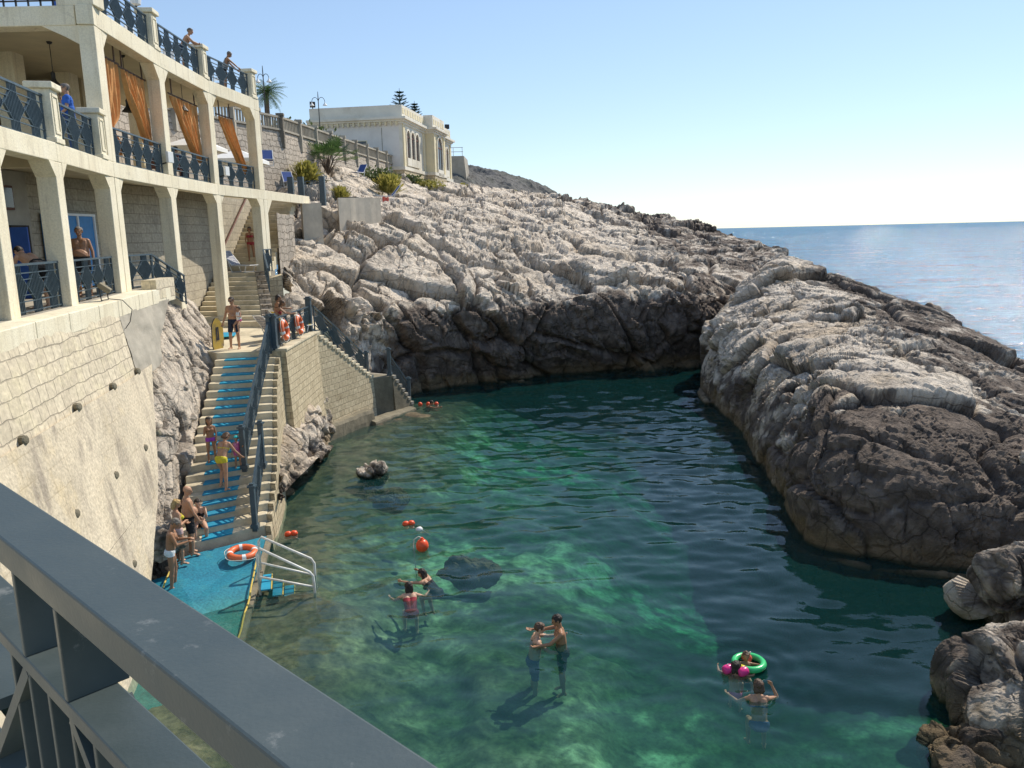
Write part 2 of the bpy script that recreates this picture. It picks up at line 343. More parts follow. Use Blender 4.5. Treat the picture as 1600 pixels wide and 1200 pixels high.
# ------------------------------------------------------------------ rock shaping
DIP = unit((.74, .18, -.62))
def strat(P, k=.34): return P - np.outer(P@DIP, DIP)*k
def rock_shape(P, amp=1., s=0, fs=1., hf=1.):
    W = np.stack([fbm(P*.45*fs, 3, s+70+i) for i in range(3)], 1)
    Q = strat(P)*fs + .5*W
    f1, f2, cid, tl = worley(Q*.30, s); g1, g2, cid2, tl2 = worley(Q*.85+5+.3*W, s+20); h1, h2, cid3, tl3 = worley(Q*2.3+3+.5*W, s+40)
    act = smooth01(-.25, .35, fbm(P*.22*fs, 3, s+61)); act3 = smooth01(-.2, .4, fbm(P*.5*fs, 3, s+63))      # some faces are sound slabs, others shattered
    crack = np.exp(-((f2-f1)/.05)**2); crack2 = np.exp(-((g2-g1)/.07)**2)*(.15+.85*act); crack3 = np.exp(-((h2-h1)/.09)**2)*act3
    d = fbm(Q*.17, 3, s+3)*.6 + (cid-.5)*.75 + tl*.8 - crack*.5 + ((cid2-.5)*.36 + tl2*.55)*(.25+.75*act) - crack2*.22 + ((cid3-.5)*.13 + tl3*.2)*(.2+.8*act3) - crack3*.07
    d += ridged(strat(P, .4)*.9*fs+W, 5, s+8)*.17*(.4+.6*act) + fbm(P*3.2*fs, 3 if hf < .5 else 4, s+12)*.12*(.4+.6*act3)*(.5+.5*hf)
    k1, k2, kc, kt = worley(P*5.2*fs+W*2, s+90); d += hf*(kt*.10-np.exp(-((k2-k1)/.12)**2)*.045+(kc-.5)*.05)*(.35+.65*act3) + hf*ridged(P*7*fs, 3, s+95)*.03
    return d*amp/fs, np.clip(crack*.75+crack2*.6+crack3*.4, 0, 1)
PALE = V3(.84, .73, .595); WARM = V3(.68, .55, .40); GREY = V3(.42, .365, .31); DARK = V3(.090, .070, .056); TAN = V3(.30, .215, .105)
def lerp(a, b, f): return a+(b-a)*f[:, None]
def rock_color(P, crack, dark, tide_z=.45, s=0, warm=.5, dk=1.):
    n = fbm(P*.55, 4, s+31); n2 = fbm(P*2.3, 4, s+35)
    c = np.tile(PALE, (len(P), 1)); c = lerp(c, WARM, np.clip(smooth01(-.1, .5, n)*warm+n2*.25, 0, 1)); c = lerp(c, GREY, smooth01(.12, .55, fbm(P*.9+40, 4, s+37))*.55)
    c = c*(1+.22*n2)[:, None]
    n5 = fbm(P*3.6, 5, s+58); c = lerp(c, V3(.13, .115, .10), smooth01(.16, .42, n5+.35*n)*(.30+.55*np.clip(dark*1.6, 0, 1)))
    c = lerp(c, DARK*1.6, crack*.5)
    sp = smooth01(.0, .35, dark-.5+.55*fbm(P*1.5, 5, s+44)+.25*fbm(P*.4, 3, s+48)+.15*n2)
    c = lerp(c, lerp(np.tile(DARK*dk, (len(P), 1)), V3(.16, .125, .098)*dk, smooth01(-.2, .4, fbm(P*3.1, 4, s+53))), sp)
    c = lerp(c, TAN*(1+.3*n2[:, None]) if False else np.tile(TAN, (len(P), 1))*(1+.3*n2)[:, None], smooth01(tide_z+.35, tide_z-.1, P[:, 2]+.4*n+.3*n2)*.62)
    if tide_z > -5: c = lerp(c, V3(.05, .055, .03), smooth01(.16, .02, P[:, 2]))
    return np.clip(c, .01, .9)
def rock_sheet(name, G, darkfun, amp=1., s=0, fs=1., mat=None, kind='structure', edge=None, warm=.5, flip=False, tide_z=.45, far=None, hf=1., dk=1.):
    R, C = G.shape[:2]; nr = gnormals(G).reshape(-1, 3)*(-1 if flip else 1); P = G.reshape(-1, 3)
    d, ck = rock_shape(P, amp, s, fs, hf)
    if far: d2, ck2 = rock_shape(P*V3(1, .6, 1.5), amp, s+3, fs*1.5, hf*.3); w = smooth01(far[0], far[1], P[:, 1]); d = d*(1-w)+d2*.95*w; ck = ck*(1-w)+ck2*w
    if edge is not None: d = d*edge.ravel()
    P2 = P+nr*d[:, None]
    c = rock_color(P2, ck, darkfun(P2), tide_z, s, warm, dk)
    F = gridfaces(R, C); F = F[:, ::-1] if flip else F
    o = npmesh(name, P2, F, mat or M['rock'], loc=P.mean(0)*V3(1, 1, 0), smooth=False, col=c)
    if kind: o['kind'] = kind
    return o, P2.reshape(R, C, 3)
def L(*t): return [at(*q) if q is not None else None for q in t]
# ---- main hillside: columns of (px, py, distance) from the waterline up to the skyline
cols = [
 [(452, 690, 32), (450, 660, 33), (445, 540, 35.5), (440, 482, 37.5), (433, 440, 40), (427, 400, 44), (424, 352, 47.5), (415, 322, 51), (408, 285, 56), (380, 250, 60)],
 [(470, 690, 32), (470, 660, 33), (462, 540, 35), (455, 470, 36.5), (450, 425, 39), (450, 385, 42), (470, 345, 45), (480, 318, 47.5), (470, 285, 54), (440, 240, 58)],
 [(520, 680, 34.5), (515, 655, 36), (505, 540, 37), (500, 475, 38), (510, 430, 40), (510, 392, 43), (520, 352, 46), (530, 322, 49), (530, 285, 56), (520, 258, 62)],
 [(600, 668, 38), (600, 640, 39), (575, 555, 39.3), (572, 480, 40), (580, 440, 42), (580, 398, 44.5), (585, 358, 48), (590, 325, 53), (590, 293, 62), (600, 276, 72)],
 [(700, 632, 41), (700, 608, 42.3), (690, 540, 41.9), (690, 478, 42.4), (690, 440, 44.5), (690, 400, 47.5), (690, 358, 52), (690, 325, 59), (690, 303, 70), (710, 292, 79)],
 [(830, 612, 44), (830, 592, 45), (830, 530, 44.3), (830, 470, 44.8), (830, 430, 47.5), (830, 395, 51), (830, 363, 57), (820, 338, 66), (800, 318, 78), (795, 300, 96)],
 [(960, 597, 46), (960, 577, 47), (960, 520, 46.3), (960, 466, 47), (965, 430, 49.5), (970, 402, 53.5), (970, 380, 60), (965, 360, 70), (955, 344, 82), (925, 322, 100)],
 [(1098, 585, 48), (1098, 566, 49), (1096, 515, 48.2), (1094, 465, 48.6), (1090, 430, 51), (1088, 408, 55), (1085, 393, 61), (1080, 378, 70), (1068, 364, 80), (1050, 345, 96)],
 [(1180, 575, 51), (1180, 560, 52), (1180, 500, 51.5), (1180, 455, 52), (1170, 430, 54), (1160, 410, 58), (1152, 398, 63), (1145, 386, 70), (1138, 376, 76), (1122, 365, 85)],
 [(1280, 565, 56), (1280, 550, 57), (1275, 500, 57), (1265, 455, 57.5), (1255, 432, 59), (1248, 420, 62), (1240, 411, 66), (1232, 406, 70), (1222, 400, 75), (1205, 402, 80)],
 [(1420, 600, 62), (1400, 590, 63), (1370, 540, 64), (1350, 510, 65), (1335, 490, 68), (1320, 478, 71), (1305, 468, 74), (1290, 460, 77), (1275, 452, 80), (1255, 445, 83)]]
HC = [L(*c) for c in cols]
rows = [[HC[j][0]+V3(0, .2, -4) for j in range(len(HC))]]+[[HC[j][i] for j in range(len(HC))] for i in range(10)]
rows.append([p+V3(-1, 14, -2.5) for p in rows[-1]]); rows.append([p+V3(-2, 40, -10) for p in rows[-1]])
G = lattice(rows, 580, 780)
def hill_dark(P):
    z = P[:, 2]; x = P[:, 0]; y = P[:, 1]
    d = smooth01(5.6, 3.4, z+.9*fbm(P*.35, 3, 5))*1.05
    d = np.maximum(d, .78*smooth01(4, 15, x)*smooth01(-3, 3, z)); d = np.maximum(d, .62*smooth01(62, 95, y)*smooth01(-8, 6, x))  # right slope: lichen plus shadow painted into the rock colour
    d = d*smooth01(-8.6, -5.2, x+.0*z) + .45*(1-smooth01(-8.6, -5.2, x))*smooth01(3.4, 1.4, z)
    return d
E_ = np.ones((580, 780)); E_ *= (1+.5*smooth01(60, 95, G[:, :, 1]))
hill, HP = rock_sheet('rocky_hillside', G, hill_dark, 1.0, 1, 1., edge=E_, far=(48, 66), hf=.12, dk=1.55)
# ---- rock ridge on the right, closing the cove from the open sea
rc = [
 [(1165, 598, 52), (1165, 590, 52), (1165, 560, 52.5), (1165, 530, 53), (1170, 500, 54), (1185, 472, 56)],
 [(1130, 610, 47), (1112, 604, 44.5), (1112, 570, 45), (1116, 535, 45.5), (1128, 500, 47), (1155, 468, 50)],
 [(1094, 618, 40.3), (1095, 604, 41), (1097, 570, 41.5), (1103, 525, 42.3), (1125, 486, 44.5), (1172, 440, 49)],
 [(1114, 656, 35.3), (1118, 640, 36), (1117, 590, 37), (1124, 540, 38.4), (1152, 480, 42), (1196, 420, 48)],
 [(1142, 700, 31.2), (1150, 682, 32), (1148, 620, 33), (1160, 552, 35), (1196, 470, 40.5), (1224, 409, 47)],
 [(1172, 745, 26.6), (1182, 724, 27.3), (1184, 650, 28.3), (1204, 565, 31), (1250, 488, 37), (1272, 425, 46)],
 [(1204, 815, 22.8), (1216, 790, 23.5), (1224, 705, 24.3), (1254, 592, 27), (1306, 508, 34), (1325, 443, 44)],
 [(1245, 885, 19.4), (1260, 856, 20), (1270, 740, 20.8), (1305, 602, 23.8), (1366, 532, 31), (1390, 472, 41)],
 [(1322, 905, 18.4), (1332, 876, 19), (1346, 750, 19.6), (1385, 618, 22.6), (1440, 560, 29), (1460, 502, 39)],
 [(1412, 915, 17.8), (1422, 888, 18.3), (1440, 770, 18.9), (1474, 645, 21.6), (1512, 592, 27.5), (1530, 540, 37)],
 [(1515, 925, 17.3), (1522, 895, 17.9), (1540, 790, 18.4), (1566, 688, 20.6), (1590, 630, 26), (1600, 575, 35)],
 [(1640, 930, 17.0), (1645, 905, 17.5), (1655, 810, 18), (1675, 715, 20), (1690, 665, 25), (1690, 605, 33)],
 [(1790, 930, 16.8), (1795, 905, 17.3), (1805, 815, 17.8), (1820, 735, 19.6), (1830, 690, 24), (1820, 640, 31)]]
RC = [L(*c) for c in rc]
rows = [[RC[j][0]+V3(.4, .3, -4) for j in range(len(RC))]]+[[RC[j][i] for j in range(len(RC))] for i in range(6)]
rows.append([p+V3(2.0, 3.5, -.5) for p in rows[-1]]); rows.append([p+V3(3.2, 4.0, -2.3) for p in rows[-1]]); rows.append([p*V3(1, 1, 0)+V3(2.5, 3.5, -1.5) for p in rows[-1]])
G = lattice(rows, 520, 680)
def ridge_dark(P):  # front and low flank: brown stone with shade painted into its colour
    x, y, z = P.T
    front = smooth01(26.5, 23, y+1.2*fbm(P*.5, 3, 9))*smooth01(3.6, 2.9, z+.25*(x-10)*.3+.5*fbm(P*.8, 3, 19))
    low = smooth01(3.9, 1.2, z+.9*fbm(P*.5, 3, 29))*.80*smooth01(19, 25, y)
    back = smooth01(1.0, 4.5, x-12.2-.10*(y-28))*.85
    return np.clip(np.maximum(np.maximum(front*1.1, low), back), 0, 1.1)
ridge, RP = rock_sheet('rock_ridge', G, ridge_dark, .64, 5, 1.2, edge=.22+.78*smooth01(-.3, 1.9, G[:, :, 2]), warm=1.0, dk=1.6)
# ---- cliff between the retaining wall and the bathing stairs
cl = [
 [(196, 448, 25.5), (214, 470, 24.8), (210, 545, 22.3), (222, 640, 20.5), (236, 740, 19.4), (218, 840, 18.6), (205, 905, 17.7), (200, 935, 17.2)],
 [(236, 452, 26), (236, 470, 25.2), (240, 545, 22.9), (245, 640, 20.9), (250, 740, 19.7), (238, 845, 18.8), (226, 895, 18.1), (222, 925, 17.6)],
 [(268, 462, 28.5), (268, 478, 27.2), (268, 545, 23.9), (270, 640, 21.6), (266, 740, 20.3), (250, 850, 19.2), (250, 885, 18.5), (248, 912, 18)],
 [(300, 478, 30), (298, 496, 28.8), (300, 546, 25.8), (292, 645, 22.7), (278, 745, 21), (264, 845, 19.7), (266, 872, 19.1), (268, 895, 18.6)],
 [(318, 494, 31.5), (322, 512, 30), (326, 548, 27.4), (308, 650, 23.8), (288, 748, 21.8), (280, 838, 20.3), (284, 858, 19.9), (290, 874, 19.5)],
 [(330, 512, 32), (338, 530, 30.4), (345, 552, 28.2), (322, 655, 24.9), (300, 752, 22.6), (290, 834, 21), (296, 850, 20.7), (304, 864, 20.3)]]
CL = [L(*c) for c in cl]
G = lattice([[CL[j][i] for j in range(6)] for i in range(8)], 420, 190)
ed = np.ones((420, 190)); ed *= np.linspace(0.3, 1, 190)[None, :]**.5
cliff, _ = rock_sheet('cliff', G, lambda P: .6*smooth01(1.3, .3, P[:, 2]+.3*fbm(P, 3, 3)), .46, 9, 1.7, edge=ed, warm=.05, flip=True)
# ---- rubble slope under the landing wall
rs = [
 [(428, 628, 27.5), (452, 622, 29), (480, 606, 31.6), (500, 612, 33), (520, 628, 34.5)],
 [(426, 665, 25.8), (448, 650, 27.2), (482, 634, 30.2), (506, 640, 32), (522, 652, 33.5)],
 [(424, 705, 24.2), (446, 690, 25.5), (480, 668, 28), (504, 665, 30), (516, 676, 31.6)],
 [(434, 750, 22.8), (452, 728, 24.2), (474, 708, 26), (498, 692, 28.5), (512, 694, 30)],
 [(432, 790, 21.7), (454, 758, 23.3), (480, 734, 25), (508, 712, 27), (520, 704, 28.5)]]
G = lattice([L(*r) for r in rs], 200, 170)
G = G+0
Pr = G.reshape(-1, 3); f1_, f2_, c1_, _t = worley(Pr*1.25+.25*np.stack([vnoise(Pr*2, i) for i in range(3)], 1), 33); h1_, h2_, c2_, _t = worley(Pr*2.9, 35)
dome = np.sqrt(np.clip(1-(f1_/.75)**2, 0, 1))*.34*(.5+c1_)+np.sqrt(np.clip(1-(h1_/.75)**2, 0, 1))*.10
G = G-gnormals(G)*((dome-.22)[:, None]).reshape(G.shape[0], G.shape[1], 1)
rub, _ = rock_sheet('rubble_slope', G, lambda P: .9*smooth01(1.6, .5, P[:, 2]+.4*fbm(P, 3, 3)), .22, 13, 2.4, warm=.9, flip=True)
# ---- far headland
fh = [[(700, 320, 100), (760, 330, 105), (830, 342, 110), (900, 352, 118), (960, 352, 125)],
      [(690, 292, 105), (740, 300, 110), (800, 312, 116), (860, 330, 125), (930, 345, 130)],
      [(690, 268, 112), (735, 278, 118), (800, 290, 124), (850, 306, 132), (905, 330, 138)],
      [(690, 258, 125), (725, 262, 130), (790, 277, 136), (845, 295, 142), (885, 318, 146)],
      [(690, 262, 150), (725, 266, 150), (790, 281, 155), (845, 300, 160), (885, 322, 165)]]
G = lattice([L(*r) for r in fh], 150, 300)
R_, C_ = G.shape[:2]; P = G.reshape(-1, 3); nr = gnormals(G).reshape(-1, 3)
d = ridged(P*.16, 4, 3)*.9+fbm(P*.6, 4, 9)*.5; P2 = P+nr*d[:, None]
c = lerp(np.tile(V3(.17, .155, .13), (len(P), 1)), V3(.085, .095, .05), smooth01(-.1, .3, fbm(P*.12, 4, 8)+.5*fbm(P*.5, 3, 4))); c = lerp(c, V3(.13, .13, .13), smooth01(10.5, 14, P[:, 2])*.7)
tag(npmesh('headland', P2, gridfaces(R_, C_), M['farrock'], loc=P.mean(0)*V3(1, 1, 0), smooth=False, col=c), kind='structure')
# ------------------------------------------------------------------ water
def water_mat():
    m, nt, out = newmat('sea_water_surface'); K = nt.links.new
    tc = N(nt, 'ShaderNodeTexCoord')
    def wave(sx, sy, rot, sc_, det, rough=.5):
        mp = N(nt, 'ShaderNodeMapping'); mp.inputs['Scale'].default_value = (sx, sy, 1); mp.inputs['Rotation'].default_value = (0, 0, rot); K(tc.outputs['Object'], mp.inputs[0])
        n = N(nt, 'ShaderNodeTexNoise', i_Scale=sc_, i_Detail=det, i_Roughness=rough, i_Distortion=.6); K(mp.outputs[0], n.inputs['Vector']); return n.outputs[0]
    b = wave(.8, 1.4, -.2, 4.5, 3.)
    bp = N(nt, 'ShaderNodeBump', i_Strength=1., i_Distance=.004); K(b, bp.inputs['Height'])
    f0 = N(nt, 'ShaderNodeFresnel', i_IOR=1.33); ge = N(nt, 'ShaderNodeNewGeometry'); bk = N(nt, 'ShaderNodeMath', operation='MULTIPLY_ADD', i_1=-.52, i_2=1.); K(ge.outputs['Backfacing'], bk.inputs[0])
    fh = N(nt, 'ShaderNodeMath', operation='MULTIPLY'); K(f0.outputs[0], fh.inputs[0]); K(bk.outputs[0], fh.inputs[1])   # seen from below only part of the light is turned back, so waves focus it softly
    tr = N(nt, 'ShaderNodeBsdfTransparent'); tr.inputs[0].default_value = (.90, .97, .95, 1)
    gl = N(nt, 'ShaderNodeBsdfGlossy', i_Roughness=.03); K(bp.outputs[0], gl.inputs['Normal'])
    mx = N(nt, 'ShaderNodeMixShader'); K(fh.outputs[0], mx.inputs[0]); tb = N(nt, 'ShaderNodeBsdfDiffuse'); tb.inputs[0].default_value = (.014, .088, .088, 1); tm = N(nt, 'ShaderNodeMixShader'); tm.inputs[0].default_value = .21; K(tr.outputs[0], tm.inputs[1]); K(tb.outputs[0], tm.inputs[2]); K(tm.outputs[0], mx.inputs[1]); K(gl.outputs[0], mx.inputs[2]); K(mx.outputs[0], out.inputs[0])
    va = N(nt, 'ShaderNodeVolumeAbsorption', i_Density=.38); va.inputs[0].default_value = (.25, .81, .70, 1); K(va.outputs[0], out.inputs['Volume'])
    return m
def sea_mat():
    m, nt, out = newmat('open_sea_surface'); K = nt.links.new
    tc = N(nt, 'ShaderNodeTexCoord')
    def wave(sx, sy, rot, sc_, det):
        mp = N(nt, 'ShaderNodeMapping'); mp.inputs['Scale'].default_value = (sx, sy, 1); mp.inputs['Rotation'].default_value = (0, 0, rot); K(tc.outputs['Object'], mp.inputs[0])
        n = N(nt, 'ShaderNodeTexNoise', i_Scale=sc_, i_Detail=det, i_Roughness=.55, i_Distortion=.4); K(mp.outputs[0], n.inputs['Vector']); return n.outputs[0]
    a = wave(.5, 1, .3, 1.3, 6.); c = wave(.4, 1, .5, .16, 5.)
    s2 = N(nt, 'ShaderNodeMath', operation='MULTIPLY_ADD', i_1=1.6); K(c, s2.inputs[0]); K(a, s2.inputs[2])
    bp = N(nt, 'ShaderNodeBump', i_Strength=1., i_Distance=.4); K(s2.outputs[0], bp.inputs['Height'])
    b = N(nt, 'ShaderNodeBsdfDiffuse'); r = ramp(nt, c, [(.35, (.015, .11, .23)), (.65, (.045, .21, .37))]); r2 = ramp(nt, a, [(.35, (.55, .6, .65)), (.65, (1.25, 1.2, 1.15))]); K(mixc(nt, 1., r.outputs[0], r2.outputs[0], 'MULTIPLY'), b.inputs[0])
    gl = N(nt, 'ShaderNodeBsdfGlossy', i_Roughness=.12); K(bp.outputs[0], gl.inputs['Normal'])
    g = wave(.8, 1., .2, 3.2, 4.); b2 = N(nt, 'ShaderNodeBump', i_Strength=1., i_Distance=.6); K(g, b2.inputs['Height']); g2 = N(nt, 'ShaderNodeBsdfGlossy', i_Roughness=.06); K(b2.outputs[0], g2.inputs['Normal'])
    m1 = N(nt, 'ShaderNodeMixShader'); m1.inputs[0].default_value = .12; K(b.outputs[0], m1.inputs[1]); K(gl.outputs[0], m1.inputs[2]); m2 = N(nt, 'ShaderNodeMixShader'); m2.inputs[0].default_value = .20; K(m1.outputs[0], m2.inputs[1]); K(g2.outputs[0], m2.inputs[2]); K(m2.outputs[0], out.inputs[0]); return m
Rz_ = lambda a: np.array([[math.cos(a), -math.sin(a), 0], [math.sin(a), math.cos(a), 0], [0, 0, 1]])
M['water'] = water_mat(); M['sea'] = sea_mat()
# cove water: a closed body with a really rippled surface
WR, WC = 640, 430; wy = 2+58*np.linspace(0, 1, WR)**1.15; xm = np.interp(wy, [2, 14, 30, 50, 60], [16, 24, 21, 20, 16]); wu = np.linspace(0, 1, WC)
WX = -14+(xm[:, None]+14)*wu[None, :]; WY = np.repeat(wy[:, None], WC, 1); Pw = np.stack([WX.ravel(), WY.ravel(), np.zeros(WR*WC)], 1)
wz = fbm(Pw*V3(.85, 1.5, 1)@Rz_(.12), 2, 201)*.060+fbm(Pw*V3(2.1, 3.2, 1)@Rz_(-.25), 2, 205)*.020+fbm(Pw*V3(.35, .6, 1), 1, 209)*.04
wz *= np.interp(Pw[:, 1], [8, 16, 34], [.50, .75, 1.35])
for cx, cy_w, r_ in [(*onz(835, 1003, 0)[:2], .3), (*onz(878, 1004, 0)[:2], .3), (*onz(642, 944, 0)[:2], .3), (*onz(683, 914, 0)[:2], .3), (*onz(1188, 1102, 0)[:2], .3), (*onz(1165, 1043, 0)[:2], .45), (*onz(660, 858, 0)[:2], .2)]:   # rings spreading from the bathers
    d_ = np.hypot(Pw[:, 0]-cx, Pw[:, 1]-cy_w); wz += .016*np.sin((d_-r_)*16)*np.exp(-np.clip(d_-r_, 0, None)*1.7)*smooth01(r_*.4, r_, d_)
brd = np.minimum.reduce([np.arange(WR)[:, None]+0*np.arange(WC)[None, :], WR-1-np.arange(WR)[:, None]+0*np.arange(WC)[None, :], 0*np.arange(WR)[:, None]+np.arange(WC)[None, :], 0*np.arange(WR)[:, None]+WC-1-np.arange(WC)[None, :]]).ravel()
Pw[:, 2] = wz*np.clip(brd/6., 0, 1); loop = np.concatenate([np.arange(WC), np.arange(1, WR)*WC+WC-1, (WR-1)*WC+np.arange(WC-2, -1, -1), np.arange(WR-2, 0, -1)*WC]); nl = len(loop); B0 = WR*WC
Pb = Pw[loop]*V3(1, 1, 0)-V3(0, 0, 9); i_ = np.arange(nl); side = np.stack([loop[i_], B0+i_, B0+(i_+1) % nl, loop[(i_+1) % nl]], 1); ctr = B0+nl; cap = np.stack([B0+i_, np.full(nl, ctr), np.full(nl, ctr), B0+(i_+1) % nl], 1)
Vw = np.concatenate([Pw, Pb, [[3, 30, -9]]]); me = bpy.data.meshes.new('cove_water'); Fw = [tuple(q) for q in gridfaces(WR, WC).tolist()]+[tuple(q) for q in side.tolist()]+[(int(q[0]), int(q[1]), int(q[3])) for q in cap]
me.from_pydata(Vw.tolist(), [], Fw); me.update(); me.materials.append(M['water']); me.polygons.foreach_set('use_smooth', [True]*(len(gridfaces(WR, WC)))+[False]*(2*nl)); ow = bpy.data.objects.new('cove_water', me); COL.objects.link(ow); tag(ow, kind='structure')
sp = [(16, 2), (600, -300), (26000, 9000), (20000, 26000), (-20000, 26000), (-400, 260), (-30, 140), (16, 60), (20, 50), (21, 30), (24, 14)]
s = MB(); s.add([V3(x, y, -.02) for x, y in sp], [tuple(range(len(sp)))])
tag(s.build('open_sea', M['sea'], loc=(0, 0, 0)), kind='structure')
# seabed: shallow stony shelf on the left, weed and pale stones deepening to the right and the back
nx, ny = 340, 420
gx, gy = np.meshgrid(np.linspace(-13, 24, nx), np.linspace(4, 58, ny)); P = np.stack([gx.ravel(), gy.ravel(), np.zeros(nx*ny)], 1)
xs = np.interp(P[:, 1], [4, 12, 16, 20, 24, 28, 33, 38, 43, 58], [-4.5, -5.3, -5.6, -6.3, -7, -5.8, -5.4, -4.4, -3, 0])   # left shore line
dx = P[:, 0]-xs
z = -.25-1.0*smooth01(0, 5, dx)-.75*smooth01(4, 11, dx)-.9*smooth01(24, 40, P[:, 1])*smooth01(1, 6, dx)-1.4*smooth01(8, 14, dx)*smooth01(14, 22, P[:, 1])
z *= 1.05; z += .16*fbm(P*.5, 4, 60)+.3*smooth01(.1, .5, fbm(P*.33, 3, 66))
f1, f2, cid, tl = worley(P*.9+.3*np.stack([vnoise(P*1.3, i) for i in range(3)], 1), 77); z += .16*np.clip(.55-f1, 0, 1)*(cid > .35)*smooth01(7, 2, dx)+.05*fbm(P*3, 3, 61)
z += .9*smooth01(13, 11, P[:, 1])*smooth01(1.5, 5.5, dx)*0
P[:, 2] = z
n1 = fbm(P*.28, 4, 80); n2 = fbm(P*1.6, 4, 84)
c = lerp(np.tile(V3(.085, .085, .05), (len(P), 1)), V3(.33, .30, .20), smooth01(-.1, .35, n2))
c = c*1.25; c = lerp(c, V3(.028, .042, .018), smooth01(.02, .28, n1+.35*n2)*.9)
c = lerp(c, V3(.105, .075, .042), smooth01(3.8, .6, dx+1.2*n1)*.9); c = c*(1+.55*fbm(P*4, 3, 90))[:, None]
c = lerp(c, V3(.09, .13, .035), smooth01(20, 10, P[:, 1])*smooth01(7, 10, P[:, 0])*.7); c = c*(1-.75*smooth01(36, 44, P[:, 1]))[:, None]; c = c*(1-.6*smooth01(.5, 6.5, P[:, 0]+.9*n1*3)*smooth01(13, 16, P[:, 1]))[:, None]; c = c*(1+.35*smooth01(19, 13, P[:, 1]))[:, None]  # darker to the right: painted shade softening the edge of the ridge's shadow
def bed_mat():
    m, nt, out = newmat('pebbled_weedy_seabed'); K = nt.links.new
    tc = N(nt, 'ShaderNodeTexCoord'); a = N(nt, 'ShaderNodeAttribute', attribute_name='col'); b = N(nt, 'ShaderNodeBsdfPrincipled', i_Roughness=.95)
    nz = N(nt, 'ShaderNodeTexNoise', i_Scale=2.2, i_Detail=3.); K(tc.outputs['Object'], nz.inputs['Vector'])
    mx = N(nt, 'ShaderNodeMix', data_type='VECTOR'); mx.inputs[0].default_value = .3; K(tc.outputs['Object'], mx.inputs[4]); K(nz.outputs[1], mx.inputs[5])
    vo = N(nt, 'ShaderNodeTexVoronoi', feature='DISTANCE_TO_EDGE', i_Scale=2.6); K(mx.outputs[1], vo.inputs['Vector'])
    caustic_net = ramp(nt, vo.outputs[0], [(0., (1.5, 1.55, 1.35)), (.10, (1.15, 1.18, 1.1)), (.3, (.8, .81, .82))])  # pale Voronoi edges paint a caustic light net into the seabed colour
    msk = N(nt, 'ShaderNodeTexNoise', i_Scale=.7, i_Detail=3.); K(tc.outputs['Object'], msk.inputs['Vector']); mr_ = ramp(nt, msk.outputs[0], [(.42, (.15, .15, .15)), (.62, (.95, .95, .95))]); c_ = mixc(nt, mr_.outputs[0], a.outputs[0], mixc(nt, 1., a.outputs[0], caustic_net.outputs[0], 'MULTIPLY'))
    pb = N(nt, 'ShaderNodeTexNoise', i_Scale=7., i_Detail=6., i_Roughness=.7); K(tc.outputs['Object'], pb.inputs['Vector'])
    pr = ramp(nt, pb.outputs[0], [(.3, (.45, .45, .45)), (.7, (1.5, 1.5, 1.45))]); c_ = mixc(nt, 1., c_, pr.outputs[0], 'MULTIPLY'); K(c_, b.inputs['Base Color']); K(b.outputs[0], out.inputs[0]); return m
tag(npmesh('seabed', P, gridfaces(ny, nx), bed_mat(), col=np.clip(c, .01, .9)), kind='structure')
# ------------------------------------------------------------------ terrace building on the left
Z1, Z2, Z3 = 6.8, 10.4, 14.4
FP = [(-8.55, 10.5), (-9.45, 15.3), (-9.97, 18.4), (-10.95, 23.0), (-11.47, 28.2), (-11.68, 33.2), (-11.25, 37.8), (-10.75, 45.0)]
fx = lambda y: float(np.interp(y, [q[1] for q in FP], [q[0] for q in FP]))
def fpt(y, z, inn=0.):   # point on facade at distance y, moved inwards
    e = .05; u = unit(V3(fx(y+e)-fx(y-e), 2*e, 0)); return V3(fx(y), y, z)+V3(-u[1], u[0], 0)*inn
def ftan(y): e = .3; return unit(V3(fx(y+e)-fx(y-e), 2*e, 0))
bld = thing('terrace_building', 'cream concrete terrace building with open arcaded floors standing on the cliff at left', 'building', (-12, 24, Z1))
DEP = .42
def column(y, w, z0, z1, name='column', double=False):
    u = ftan(y); n = V3(-u[1], u[0], 0); c = V3(fx(y), y, 0); mb = MB()
    spans = [(-w/2, -.02), (.02, w/2)] if double else [(-w/2, w/2)]
    for a, b in spans:
        q = [c+u*a, c+u*b, c+u*b+n*DEP, c+u*a+n*DEP]; mb.hexa([p+V3(0, 0, z0) for p in q], [p+V3(0, 0, z1) for p in q])
    mb.build(name, M['cream'], bld, bevel=.02)
def beam(ys, zt, h, name='beam'):
    mb = MB()
    for a, b in zip(ys[:-1], ys[1:]):
        p, q = fpt(a, 0, -.004), fpt(b, 0, -.004); pi, qi = fpt(a, 0, DEP+.004), fpt(b, 0, DEP+.004)
        mb.hexa([v+V3(0, 0, zt-h) for v in (p, q, qi, pi)], [v+V3(0, 0, zt) for v in (p, q, qi, pi)])
    mb.build(name, M['cream'], bld, bevel=.015)
def haunch(y, side, w, zb, s=.36):
    u = ftan(y)*side; c = V3(fx(y), y, zb)+u*(w/2); n = V3(-abs(u[1]), u[0]*np.sign(u[1]), 0)
    MB().prism([c+V3(0, 0, .003), c+u*s+V3(0, 0, .003), c+V3(0, 0, -s)], n*DEP).build('haunch', M['cream'], bld)
cy_ = {'A': 15.3, 'B': 18.4, 'C': 23.0, 'D': 28.2, 'E': 33.2, 'F': 37.8}; cw = {'A': .45, 'B': .45, 'C': .95, 'D': .5, 'E': .5, 'F': .9}
base = {'A': Z1, 'B': Z1, 'C': Z1, 'D': 5.6, 'E': 4.6, 'F': Z1-.3}
HB = .42
